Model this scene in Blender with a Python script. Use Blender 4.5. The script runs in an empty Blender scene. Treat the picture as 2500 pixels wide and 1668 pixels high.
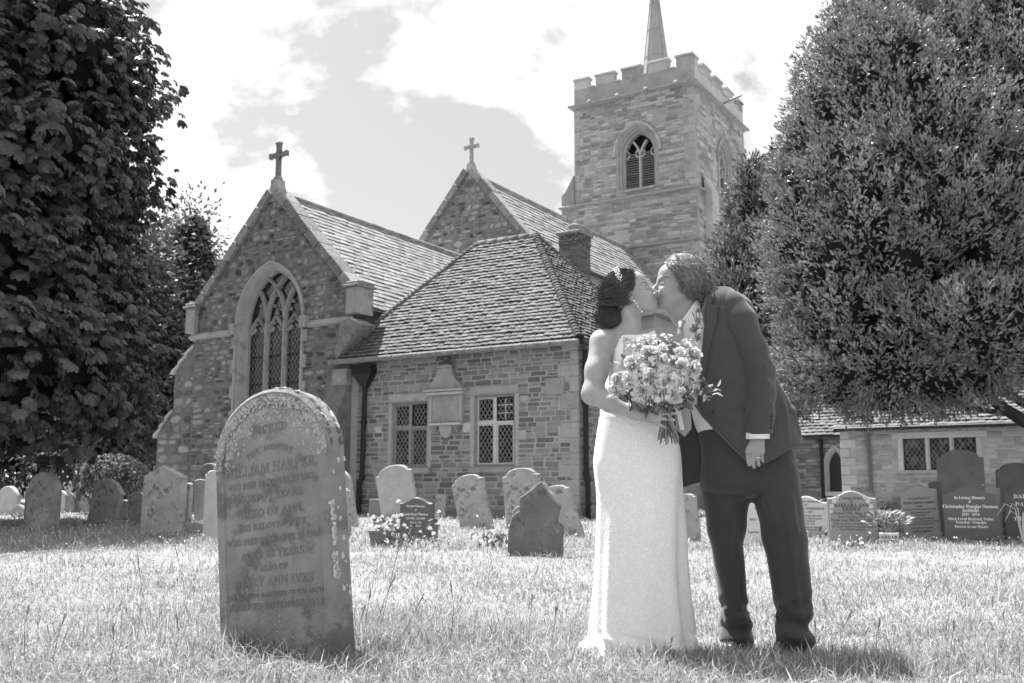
import bpy, bmesh, math, random
import numpy as np
from mathutils import Vector, Matrix
from mathutils.geometry import tessellate_polygon

sc = bpy.context.scene
COL = sc.collection
# ---------------------------------------------------------------- camera
F_PX, IW, IH = 2431.0, 2500.0, 1668.0
PITCH = math.atan(361 / F_PX)
CAM_H = 0.69
cam_d = bpy.data.cameras.new('camera')
cam_d.sensor_width = 36.0
cam_d.lens = 36.0 * F_PX / IW
cam_d.clip_end = 3000
cam_d.dof.use_dof = True
cam_d.dof.focus_distance = 4.5
cam_d.dof.aperture_fstop = 6.3
cam = bpy.data.objects.new('camera', cam_d)
COL.objects.link(cam)
cam.location = (0, 0, CAM_H)
cam.rotation_euler = (math.pi / 2 + PITCH, 0, 0)
sc.camera = cam
# ---------------------------------------------------------------- sun, sky, exposure
SUN_DIR = Vector((-0.289, 0.352, 1.0)).normalized()      # towards the sun
SUN_EL = math.asin(SUN_DIR.z)
sun_d = bpy.data.lights.new('sun', 'SUN')
sun_d.energy = 5.0
sun_d.angle = math.radians(0.53)
sun_d.color = (1, 1, 1)                                  # the photograph is black and white
sun = bpy.data.objects.new('sun', sun_d)
COL.objects.link(sun)
sun.rotation_euler = SUN_DIR.to_track_quat('Z', 'Y').to_euler()
sun.location = (-10, 12, 40)
sc.view_settings.view_transform = 'Standard'
sc.view_settings.look = 'None'
sc.view_settings.gamma = 1.0
sc.view_settings.exposure = 1.25
sc.render.film_transparent = False
sc.cycles.max_bounces = 6
sc.cycles.diffuse_bounces = 3
sc.cycles.transparent_max_bounces = 8
sc.cycles.caustics_reflective = False
sc.cycles.caustics_refractive = False
world = bpy.data.worlds.new('World')
sc.world = world
world.use_nodes = True
def build_world():
    nt = world.node_tree
    nt.nodes.clear()
    N = lambda t, **k: _n(nt, t, **k)
    out = N('ShaderNodeOutputWorld')
    bg = N('ShaderNodeBackground')
    bg.inputs['Strength'].default_value = 0.1
    sky = N('ShaderNodeTexSky')
    sky.sky_type = 'NISHITA'
    sky.sun_disc = False
    sky.sun_elevation = SUN_EL
    sky.sun_rotation = math.atan2(SUN_DIR.x, SUN_DIR.y)
    sky.air_density = 1.0
    sky.dust_density = 2.2
    bw = N('ShaderNodeRGBToBW')
    nt.links.new(sky.outputs[0], bw.inputs[0])
    mul = N('ShaderNodeMath', operation='MULTIPLY')
    nt.links.new(bw.outputs[0], mul.inputs[0]); mul.inputs[1].default_value = 0.55
    add = N('ShaderNodeMath', operation='ADD')
    nt.links.new(mul.outputs[0], add.inputs[0]); add.inputs[1].default_value = 1.05
    # cumulus: noise on the cloud layer plane (direction divided by its height)
    geo = N('ShaderNodeNewGeometry')
    sep = N('ShaderNodeSeparateXYZ')
    nrm = N('ShaderNodeVectorMath', operation='SCALE'); nrm.inputs['Scale'].default_value = -1.0
    nt.links.new(geo.outputs['Incoming'], nrm.inputs[0])
    nt.links.new(nrm.outputs[0], sep.inputs[0])
    zz = N('ShaderNodeMath', operation='MAXIMUM'); nt.links.new(sep.outputs[2], zz.inputs[0]); zz.inputs[1].default_value = 0.02
    za = N('ShaderNodeMath', operation='ADD'); nt.links.new(zz.outputs[0], za.inputs[0]); za.inputs[1].default_value = 0.42
    dx = N('ShaderNodeMath', operation='DIVIDE'); nt.links.new(sep.outputs[0], dx.inputs[0]); nt.links.new(za.outputs[0], dx.inputs[1])
    dy = N('ShaderNodeMath', operation='DIVIDE'); nt.links.new(sep.outputs[1], dy.inputs[0]); nt.links.new(za.outputs[0], dy.inputs[1])
    com = N('ShaderNodeCombineXYZ')
    nt.links.new(dx.outputs[0], com.inputs[0]); nt.links.new(dy.outputs[0], com.inputs[1]); 
    noi = N('ShaderNodeTexNoise'); noi.inputs['Scale'].default_value = 2.3; noi.inputs['Detail'].default_value = 9; noi.inputs['Roughness'].default_value = 0.56
    noi.inputs['Distortion'].default_value = 0.15
    off = N('ShaderNodeVectorMath', operation='ADD'); off.inputs[1].default_value = (CLOUD_OFF[0], CLOUD_OFF[1], CLOUD_OFF[2])
    nt.links.new(com.outputs[0], off.inputs[0]); nt.links.new(off.outputs[0], noi.inputs['Vector'])
    ramp = N('ShaderNodeValToRGB')
    ramp.color_ramp.elements[0].position = 0.468; ramp.color_ramp.elements[0].color = (0, 0, 0, 1)
    ramp.color_ramp.elements[1].position = 0.548; ramp.color_ramp.elements[1].color = (1, 1, 1, 1)
    e = ramp.color_ramp.elements.new(0.496); e.color = (.62, .62, .62, 1)
    nt.links.new(noi.outputs[0], ramp.inputs[0])
    mix = N('ShaderNodeMix'); mix.data_type = 'FLOAT'
    nt.links.new(ramp.outputs[0], mix.inputs[0]); nt.links.new(add.outputs[0], mix.inputs[2]); mix.inputs[3].default_value = 5.4
    nt.links.new(mix.outputs[0], bg.inputs['Color'])
    nt.links.new(bg.outputs[0], out.inputs[0])
def _n(nt, t, **k):
    n = nt.nodes.new(t)
    for a, v in k.items():
        setattr(n, a, v)
    return n
CLOUD_OFF = (7.72, 7.02, 11.7)
build_world()

# ---------------------------------------------------------------- pixel -> place helpers (pixels of the 2500 x 1668 photograph)
CAMV = Vector((0, 0, CAM_H))
def ray(x, y):
    u = (x - 1250) / F_PX; v = -(y - 834) / F_PX
    return Vector((u, math.cos(PITCH) - math.sin(PITCH) * v, math.sin(PITCH) + math.cos(PITCH) * v))
def at_Y(x, y, Y):
    d = ray(x, y)
    return CAMV + d * (Y / d.y)
def ground_z(x, y):
    t = min(max((y - 7.0) / 14.0, 0.0), 1.0); t = t * t * (3 - 2 * t)
    z = 0.10 * t
    z += 0.018 * math.sin(x * 1.1 + 0.7) * math.sin(y * 0.8 + 0.3) + 0.010 * math.sin(x * 2.7 + y * 1.9)
    return z
def ground_np(x, y):
    t = np.clip((y - 7.0) / 14.0, 0, 1); t = t * t * (3 - 2 * t)
    return 0.10 * t + 0.018 * np.sin(x * 1.1 + 0.7) * np.sin(y * 0.8 + 0.3) + 0.010 * np.sin(x * 2.7 + y * 1.9)
def at_ground(x, y):
    z = 0.0
    for _ in range(6):
        d = ray(x, y); t = (z - CAM_H) / d.z
        P = CAMV + d * t
        z = ground_z(P.x, P.y)
    return Vector((P.x, P.y, z))

# ---------------------------------------------------------------- object helpers
def tag(o, label=None, cat=None, group=None, kind=None):
    if label: o['label'] = label
    if cat: o['category'] = cat
    if group: o['group'] = group
    if kind: o['kind'] = kind
    return o
def empty(name, loc=(0, 0, 0), rz=0, label=None, cat=None, group=None):
    o = bpy.data.objects.new(name, None)
    o.empty_display_size = 0.1
    COL.objects.link(o)
    o.location = loc; o.rotation_euler = (0, 0, rz)
    return tag(o, label, cat, group)
class MB:
    """collects shapes; build() links them as one mesh object"""
    def __init__(s):
        s.v = []; s.f = []; s.r = []
    def add(s, vs, fs, r=None):
        b = len(s.v)
        s.v.extend([tuple(map(float, q)) for q in vs])
        s.f.extend([tuple(b + i for i in f) for f in fs])
        s.r.extend([(random.random() if r is None else r)] * len(fs))
        return s
    def box(s, x0, x1, y0, y1, z0, z1, r=None):
        vs = [(x, y, z) for z in (z0, z1) for y in (y0, y1) for x in (x0, x1)]
        return s.add(vs, [(0, 2, 3, 1), (4, 5, 7, 6), (0, 1, 5, 4), (2, 6, 7, 3), (0, 4, 6, 2), (1, 3, 7, 5)], r)
    def bbox(s, x0, x1, y0, y1, z0, z1, b=0.01, r=None):
        """box with its 4 front (-y) edges chamfered and top edges eased"""
        m = MB(); 
        o = [(x0, z0), (x1, z0), (x1, z1), (x0, z1)]
        i = [(x0 + b, z0 + b), (x1 - b, z0 + b), (x1 - b, z1 - b), (x0 + b, z1 - b)]
        vs = [(x, y1, z) for x, z in o] + [(x, y0 + b, z) for x, z in o] + [(x, y0, z) for x, z in i]
        fs = [(0, 1, 2, 3)]
        for k in range(4):
            n = (k + 1) % 4
            fs += [(k, k + 4, n + 4, n), (k + 4, k + 8, n + 8, n + 4)]
        fs.append((11, 10, 9, 8))
        return s.add(vs, fs, r)
    def prism(s, poly, y0, y1, r=None, holes=()):
        """polygon in (x,z) extruded from y0 to y1 (front at y0)"""
        loops = [list(poly)] + [list(h) for h in holes]
        tris = tessellate_polygon([[Vector((a, b, 0)) for a, b in L] for L in loops])
        flat = [q for L in loops for q in L]
        n = len(flat)
        vs = [(a, y0, b) for a, b in flat] + [(a, y1, b) for a, b in flat]
        fs = [tuple(t) for t in tris] + [tuple(i + n for i in reversed(t)) for t in tris]
        k = 0
        for L in loops:
            m = len(L)
            for i in range(m):
                j = (i + 1) % m
                fs.append((k + i, k + j, k + j + n, k + i + n))
            k += m
        return s.add(vs, fs, r)
    def tube(s, pts, rad, seg=8, r=None, cap=True):
        pts = [Vector(p) for p in pts]
        rad = list(rad) if hasattr(rad, '__len__') else [rad] * len(pts)
        vs = []; fs = []
        ref = Vector((0.12, 0.34, 0.93)).normalized()
        for i, p in enumerate(pts):
            t = (pts[min(i + 1, len(pts) - 1)] - pts[max(i - 1, 0)]).normalized()
            a = t.cross(ref)
            if a.length < 0.15: a = t.cross(Vector((1, 0, 0)))
            a.normalize(); b = t.cross(a)
            for k in range(seg):
                w = 2 * math.pi * k / seg
                vs.append(p + (a * math.cos(w) + b * math.sin(w)) * rad[i])
        for i in range(len(pts) - 1):
            for k in range(seg):
                n = (k + 1) % seg
                fs.append((i * seg + k, i * seg + n, (i + 1) * seg + n, (i + 1) * seg + k))
        if cap:
            fs.append(tuple(range(seg - 1, -1, -1))); fs.append(tuple(range((len(pts) - 1) * seg, len(pts) * seg)))
        return s.add(vs, fs, r)
    def lathe(s, prof, c=(0, 0, 0), seg=16, r=None, a0=0.0):
        vs = []; fs = []
        for rr, z in prof:
            for k in range(seg):
                w = 2 * math.pi * k / seg + a0
                vs.append((c[0] + rr * math.cos(w), c[1] + rr * math.sin(w), c[2] + z))
        for i in range(len(prof) - 1):
            for k in range(seg):
                n = (k + 1) % seg
                fs.append((i * seg + k, i * seg + n, (i + 1) * seg + n, (i + 1) * seg + k))
        fs.append(tuple(range(seg - 1, -1, -1))); fs.append(tuple(range((len(prof) - 1) * seg, len(prof) * seg)))
        return s.add(vs, fs, r)
    def mesh(s, name, mat, smooth=False):
        me = bpy.data.meshes.new(name)
        me.from_pydata(s.v, [], s.f)
        if s.r:
            at = me.attributes.new('rnd', 'FLOAT', 'FACE')
            at.data.foreach_set('value', np.array(s.r, dtype=np.float32))
        me.validate(clean_customdata=False)
        fix_normals(me)
        if smooth: me.shade_smooth()
        if mat: me.materials.append(mat)
        return me
    def build(s, name, mat, parent=None, smooth=False, loc=None):
        o = bpy.data.objects.new(name, s.mesh(name, mat, smooth))
        COL.objects.link(o)
        o.parent = parent
        if loc is not None: o.location = loc
        return o
def fix_normals(me):
    if len(me.polygons) > 60000: return
    bm = bmesh.new(); bm.from_mesh(me)
    bmesh.ops.recalc_face_normals(bm, faces=bm.faces)
    bm.to_mesh(me); bm.free()
def np_mesh(name, verts, faces, mat, parent=None, rnd=None, smooth=False, link=True):
    """verts (n,3); faces (m,k) with constant k"""
    verts = np.ascontiguousarray(verts, dtype=np.float32); faces = np.ascontiguousarray(faces, dtype=np.int32)
    me = bpy.data.meshes.new(name)
    m, k = faces.shape
    me.vertices.add(len(verts)); me.vertices.foreach_set('co', verts.ravel())
    me.loops.add(m * k); me.loops.foreach_set('vertex_index', faces.ravel())
    me.polygons.add(m)
    me.polygons.foreach_set('loop_start', np.arange(0, m * k, k, dtype=np.int32))
    if rnd is not None:
        at = me.attributes.new('rnd', 'FLOAT', 'FACE'); at.data.foreach_set('value', np.asarray(rnd, dtype=np.float32))
    me.polygons.foreach_set('use_smooth', np.full(m, smooth, dtype=bool))
    me.update(calc_edges=True)
    if mat: me.materials.append(mat)
    if not link: return me
    o = bpy.data.objects.new(name, me); COL.objects.link(o); o.parent = parent
    return o
def inst(name, me, parent, M):
    o = bpy.data.objects.new(name, me); COL.objects.link(o); o.parent = parent
    o.matrix_basis = M
    return o

# ---------------------------------------------------------------- materials (greys: the photograph has no colour)
def mat(name, base=0.3, var=0.0, rough=0.85, scale=6.0, contrast=0.0, blotch=0.0, blotch_v=0.6, blotch_scale=3.0,
        bump=0.0, bump_scale=40.0, spec=0.3, piece=0.0, thr=0.62, detail=5, sub=0.0, trans=0.0, metal=0.0, spots=()):
    """procedural grey: noise mottling, lichen-like blotches, per-piece variation, fine relief"""
    m = bpy.data.materials.new(name); m.use_nodes = True
    nt = m.node_tree; N = lambda t, **k: _n(nt, t, **k); L = nt.links.new
    b = nt.nodes['Principled BSDF']
    b.inputs['Roughness'].default_value = rough
    b.inputs['Specular IOR Level'].default_value = spec
    b.inputs['Metallic'].default_value = metal
    co = N('ShaderNodeTexCoord').outputs['Object']
    val = N('ShaderNodeValue'); val.outputs[0].default_value = base
    cur = val.outputs[0]
    def math_(op, a, c):
        n = N('ShaderNodeMath', operation=op)
        for i, q in enumerate((a, c)):
            if isinstance(q, (int, float)): n.inputs[i].default_value = q
            else: L(q, n.inputs[i])
        return n.outputs[0]
    def noise(s, d=detail, ro=0.6):
        n = N('ShaderNodeTexNoise'); n.inputs['Scale'].default_value = s; n.inputs['Detail'].default_value = d; n.inputs['Roughness'].default_value = ro
        L(co, n.inputs['Vector']); return n.outputs[0]
    if contrast:
        cur = math_('MULTIPLY', cur, math_('ADD', math_('MULTIPLY', math_('SUBTRACT', noise(scale), 0.5), contrast * 2), 1.0))
    if var or piece:
        at = N('ShaderNodeAttribute'); at.attribute_name = 'rnd'
        oi = N('ShaderNodeObjectInfo')
        fr = math_('FRACT', math_('ADD', at.outputs['Fac'], math_('MULTIPLY', oi.outputs['Random'], 7.31)), 0)
        cur = math_('MULTIPLY', cur, math_('ADD', math_('MULTIPLY', math_('SUBTRACT', fr, 0.5), 2 * (var or piece)), 1.0))
    def blot(cur, s, th, v, soft=0.05, am=1.0):
        rp = N('ShaderNodeMapRange'); rp.inputs[1].default_value = th - soft; rp.inputs[2].default_value = th + soft
        L(noise(s, 7, 0.65), rp.inputs[0])
        mx = N('ShaderNodeMix'); mx.data_type = 'FLOAT'
        L(math_('MULTIPLY', rp.outputs[0], am), mx.inputs[0]); L(cur, mx.inputs[2]); mx.inputs[3].default_value = v
        return mx.outputs[0]
    if blotch: cur = blot(cur, blotch_scale, thr, blotch_v, 0.04, blotch)
    for s_, th_, v_, soft_, am_ in spots: cur = blot(cur, s_, th_, v_, soft_, am_)
    L(cur, b.inputs['Base Color'])
    if bump:
        bp = N('ShaderNodeBump'); bp.inputs['Strength'].default_value = min(1.0, bump); bp.inputs['Distance'].default_value = 0.02
        L(noise(bump_scale, 6, 0.65), bp.inputs['Height']); L(bp.outputs[0], b.inputs['Normal'])
    if trans:
        tb = N('ShaderNodeBsdfTranslucent'); L(cur, tb.inputs['Color'])
        ms = N('ShaderNodeMixShader'); ms.inputs[0].default_value = trans
        L(b.outputs[0], ms.inputs[1]); L(tb.outputs[0], ms.inputs[2])
        L(ms.outputs[0], nt.nodes['Material Output'].inputs[0])
    return m
# ================================================================= ground, grass
random.seed(11); RNG = np.random.default_rng(11)
M_soil = mat('turf_ground', 0.24, contrast=0.5, scale=9, bump=0.5, bump_scale=30, rough=1.0, spec=0.05)
def build_ground():
    xs = np.concatenate([[-900, -300, -120, -60], np.linspace(-34, 34, 90), [60, 120, 300, 900]])
    ys = np.concatenate([[-120, -40, -15], np.linspace(-4, 48, 90), [70, 120, 300, 1500]])
    X, Y = np.meshgrid(xs, ys); Z = ground_np(X, Y)
    V = np.stack([X, Y, Z], -1).reshape(-1, 3)
    n = len(xs); I = np.arange(len(ys) - 1)[:, None] * n + np.arange(n - 1)[None, :]
    Fq = np.stack([I, I + 1, I + n + 1, I + n], -1).reshape(-1, 4)
    o = np_mesh('ground', V, Fq, M_soil, smooth=True)
    tag(o, kind='structure', label='dry sunlit churchyard turf running back to the church')
build_ground()
M_grass = mat('grass_blades', 0.47, var=0.58, rough=0.75, spec=0.15, trans=0.35)
def blades(n, x, y, h, w, lean, seg=2):
    """n blades; returns verts, faces: each a bent tapering strip of quads + tip"""
    a = RNG.uniform(0, 2 * np.pi, n); b = RNG.uniform(0, 2 * np.pi, n)
    z = ground_np(x, y) - 0.01
    dx, dy = np.cos(a), np.sin(a)
    lx, ly = np.cos(b) * lean * h, np.sin(b) * lean * h
    V = np.empty((n, 5, 3), np.float32)
    for i, (t, ww) in enumerate(((0, 1.0), (0.55, 0.8))):
        V[:, 2 * i, 0] = x + lx * t * t - dx * w * ww / 2; V[:, 2 * i, 1] = y + ly * t * t - dy * w * ww / 2
        V[:, 2 * i + 1, 0] = x + lx * t * t + dx * w * ww / 2; V[:, 2 * i + 1, 1] = y + ly * t * t + dy * w * ww / 2
        V[:, 2 * i, 2] = V[:, 2 * i + 1, 2] = z + h * t * (1 - 0.25 * np.abs(lean) * t)
    V[:, 4, 0] = x + lx; V[:, 4, 1] = y + ly; V[:, 4, 2] = z + h * np.maximum(0.25, 1 - 0.4 * np.abs(lean))
    base = (np.arange(n) * 5)[:, None]
    T = np.concatenate([base + np.array([[0, 1, 3]]), base + np.array([[0, 3, 2]]), base + np.array([[2, 3, 4]])])
    tone = np.clip(.62 * RNG.uniform(0, 1, n) + .38 * (.5 * clump(x, y, 1.7, 3.1) + .5 * clump(x, y, 4.3, .6)) + .02, 0, .999)
    return V.reshape(-1, 3), T, np.tile(tone, 3)
def scatter_view(n, y0, y1, margin=0.6):
    """points in the camera's ground wedge, density falling with distance"""
    u = RNG.uniform(0, 1, n)
    y = 1 / (1 / y0 + u * (1 / y1 - 1 / y0))          # ~ constant per screen row
    x = RNG.uniform(-1, 1, n) * (y * 0.54 + margin)
    return x, y
def clump(x, y, s, ph):
    return 0.5 + 0.5 * np.sin(x * s + ph) * np.sin(y * s * 1.13 + ph * 1.7) * np.cos((x - y) * s * 0.61 + ph)
def build_grass():
    parts = []
    n = 180000
    x, y = scatter_view(n, 3.3, 13.0)
    c = clump(x, y, 2.3, .4) * .6 + clump(x, y, 6.1, 1.9) * .4
    h = RNG.gamma(4.0, 0.0125, n) * (0.35 + 1.15 * c); h = np.clip(h, .015, .20)
    w = RNG.uniform(.0025, .006, n) * (0.8 + y / 9)
    parts.append(blades(n, x, y, h, w, RNG.uniform(.2, 1.3, n)))
    n = 80000
    x, y = scatter_view(n, 11.0, 45.0, 2)
    h = RNG.gamma(5.0, 0.014, n); w = RNG.uniform(.008, .02, n) * (y / 16)
    parts.append(blades(n, x, y, np.clip(h, .02, .2), w, RNG.uniform(.2, 1.2, n)))
    # taller darker tussocks at the foot of the near stone and in the couple's grass
    for cx, cy, rx, ry, n, hm in TUSSOCKS:
        x = cx + RNG.normal(0, 1, n) * rx; y = cy + RNG.normal(0, 1, n) * ry
        parts.append(blades(n, x, y, RNG.uniform(.4, 1, n) * hm, RNG.uniform(.003, .006, n), RNG.uniform(.1, .8, n)))
    V = []; T = []; R = []; k = 0
    for v, t, r in parts:
        V.append(v); T.append(t + k); R.append(r); k += len(v)
    o = np_mesh('grass', np.concatenate(V), np.concatenate(T), M_grass, rnd=np.concatenate(R))
    tag(o, 'pale sunlit meadow grass with longer tufts across the churchyard', 'grass', kind='stuff')
TUSSOCKS = [(-0.95, 4.36, .22, .05, 1500, .17), (-0.58, 4.42, .10, .12, 700, .19), (-1.24, 4.5, .03, .08, 200, .15),
            (1.05, 4.22, .35, .10, 1500, .12), (.5, 4.25, .25, .08, 900, .11), (1.5, 4.0, .35, .12, 1300, .15), (-0.35, 4.75, .3, .25, 700, .22),
            (-1.7, 4.9, .35, .3, 500, .2)]
build_grass()
# ================================================================= church buildings (one local frame: x along the east walls, y back to the west)
CH_O = Vector((1.33, 20.0, 0.0)); CH_R = math.radians(-31.3)
M_mortar = mat('lime_mortar', 0.42, contrast=0.35, scale=5, bump=0.5, bump_scale=35, rough=0.95)
M_mortar_dk = mat('old_mortar', 0.20, contrast=0.7, scale=4, bump=0.6, bump_scale=30, rough=0.95)
M_mortar_tw = mat('tower_mortar', 0.33, contrast=0.4, scale=1.5, bump=0.5, bump_scale=14, rough=0.95)
M_vstone = mat('vestry_ironstone', 0.26, var=0.42, contrast=0.4, scale=7, bump=0.6, bump_scale=30, rough=0.95)
M_rubble = mat('rubble_stone', 0.235, var=0.72, contrast=0.55, scale=4, bump=0.8, bump_scale=22, rough=0.95, blotch=0.7, blotch_v=0.55, blotch_scale=8, thr=0.62)
M_tstone = mat('tower_stone', 0.345, var=0.42, contrast=0.45, scale=1.6, bump=0.6, bump_scale=12, rough=0.95, blotch=0.5, blotch_v=0.15, blotch_scale=1.3, thr=0.62)
M_hstone = mat('hall_limestone', 0.40, var=0.25, contrast=0.3, scale=5, bump=0.5, bump_scale=25, rough=0.95)
M_dress = mat('dressed_limestone', 0.37, var=0.14, contrast=0.35, scale=4, bump=0.3, bump_scale=25, rough=0.9, blotch=0.5, blotch_v=0.16, blotch_scale=2.4, thr=0.60)
M_dress_lt = mat('pale_limestone', 0.52, var=0.12, contrast=0.25, scale=5, bump=0.25, bump_scale=25, rough=0.9)
M_coping = mat('lichened_coping', 0.25, var=0.3, contrast=0.7, scale=9, bump=0.9, bump_scale=30, rough=0.98, blotch=0.7, blotch_v=0.5, blotch_scale=14, thr=0.6)
M_slate = mat('roof_slate', 0.29, var=0.22, contrast=0.4, scale=3, rough=0.7, spec=0.35, bump=0.3, bump_scale=18, blotch=0.5, blotch_v=0.14, blotch_scale=7, thr=0.63)
M_tile = mat('clay_tile', 0.165, var=0.26, contrast=0.4, scale=3, rough=0.9, bump=0.5, bump_scale=40, blotch=0.45, blotch_v=0.42, blotch_scale=11, thr=0.64)
M_lead = mat('lead_sheet', 0.33, contrast=0.4, scale=1.4, rough=0.6, spec=0.5)
M_iron = mat('black_painted_iron', 0.018, contrast=0.4, scale=8, rough=0.5, spec=0.4)
M_glass = mat('old_glass', 0.02, rough=0.08, spec=0.6, var=0.5)
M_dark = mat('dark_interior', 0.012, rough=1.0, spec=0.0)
M_leadcame = mat('lead_came', 0.28, rough=0.7, spec=0.3)
M_wfrm = mat('painted_window_frame', 0.55, contrast=0.2, scale=9, rough=0.6)
M_woak = mat('weathered_oak_frame', 0.27, contrast=0.4, scale=9, rough=0.85)
M_brick = mat('chimney_brick', 0.15, var=0.35, contrast=0.4, scale=8, bump=0.5, bump_scale=40, rough=0.95)
M_louvre = mat('louvre_slat', 0.15, var=0.15, contrast=0.3, scale=4, rough=0.85)

# ---- unit stones: x,z in [-.5,.5], front at y=-1
def unit_stones(n, jag, seed, rounded=0.13):
    rs = random.Random(seed); out = []
    for _ in range(n):
        ring = []
        for cx, cz in ((-.5, -.5), (.5, -.5), (.5, .5), (-.5, .5)):
            r1 = rounded * rs.uniform(.4, 1.6); r2 = rounded * rs.uniform(.4, 1.6)
            jx = rs.uniform(0, jag) * -np.sign(cx); jz = rs.uniform(0, jag) * -np.sign(cz)
            a = (cx + jx, cz + jz - np.sign(cz) * r1); b = (cx + jx - np.sign(cx) * r2, cz + jz)
            ring += [a, b] if cx * cz > 0 else [b, a]
        # order: bottom-left corner gives left-side point then bottom point ...
        ring = sorted(ring, key=lambda q: math.atan2(q[1], q[0]))
        sx, sz = rs.uniform(-.15, .15), rs.uniform(-.15, .15)
        V = [(x, 0, z) for x, z in ring] + [(x * .88, -.75 - sx * x - sz * z, z * .84) for x, z in ring] + [(0, -1, 0)]
        T = []
        for k in range(8):
            m = (k + 1) % 8
            T += [(k, m, m + 8), (k, m + 8, k + 8), (k + 8, m + 8, 16)]
        out.append((np.array(V, np.float32), np.array(T, np.int32)))
    return out
U_COURSED = unit_stones(8, .05, 3, .07)
U_RUBBLE = unit_stones(12, .20, 4, .20)
def frame_y(c, s0=0.0):     # wall in the plane y=c facing -y
    return lambda s, t: Vector((s, c, t)), Vector((1, 0, 0)), Vector((0, -1, 0))
def frame_x(c):             # wall in the plane x=c facing +x
    return lambda s, t: Vector((c, s, t)), Vector((0, 1, 0)), Vector((1, 0, 0))
class StoneSet:
    def __init__(s, name, units, matl):
        s.name, s.units, s.mat, s.items = name, units, matl, []
        s.meshes = [np_mesh(name, V, T, matl, link=False) for V, T in units]
    def fill(s, frame, spans, z0, z1, hh, ww, gap=.012, proud=(.012, .03), seed=1, merge=0.0):
        rs = random.Random(seed); pt, sd, nd = frame
        z = z0
        while z < z1 - hh[0] * .4:
            h = rs.uniform(*hh)
            if z + h > z1: h = z1 - z
            for a, b in spans(z + h * .5, h):
                x = a
                while x < b - .03:
                    w = rs.uniform(*ww) * (1 + .5 * (h - hh[0]) / max(hh[1] - hh[0], .01))
                    if b - x - w < ww[0] * .55: w = b - x
                    if b - x - w < 0: w = b - x
                    hs = [(z, h)]
                    if merge and rs.random() < merge and w > 1.2 * h * .8:
                        k = rs.uniform(.35, .65); hs = [(z, h * k), (z + h * k, h * (1 - k))]
                    for zz, hk in hs:
                        jz = rs.uniform(-.006, .006)
                        s.items.append((pt(x + w / 2, zz + hk / 2 + jz), sd, nd, max(w - gap * rs.uniform(.7, 1.4), .02), max(hk - gap * rs.uniform(.7, 1.4), .02), rs.uniform(*proud), rs.randrange(len(s.units)), rs.random()))
                    x += w
            z += h
    def build(s, parent, limit=300, prefer=None):
        if prefer: order = sorted(s.items, key=lambda q: -prefer(q[0]) * q[3] * q[4])
        else: order = sorted(s.items, key=lambda q: -q[3] * q[4])
        for P, sd, nd, w, h, d, k, r in order[:limit]:
            M = Matrix.Identity(4)
            M.col[0][:3] = sd * w; M.col[1][:3] = nd * -d; M.col[2][:3] = (0, 0, h); M.col[3][:3] = P
            inst(s.name, s.meshes[k], parent, M)
        rest = order[limit:]
        if rest:
            V = []; T = []; R = []; b = 0
            for P, sd, nd, w, h, d, k, r in rest:
                v, t = s.units[k]
                A = np.array([[sd.x * w, -nd.x * d, 0], [sd.y * w, -nd.y * d, 0], [0, 0, h]], np.float32)
                V.append(v @ A.T + np.array(P, np.float32)); T.append(t + b); R.append(np.full(len(t), r)); b += len(v)
            o = np_mesh(s.name + 'work', np.concatenate(V), np.concatenate(T), s.mat, parent, rnd=np.concatenate(R))
            o['kind'] = 'stuff'
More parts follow.
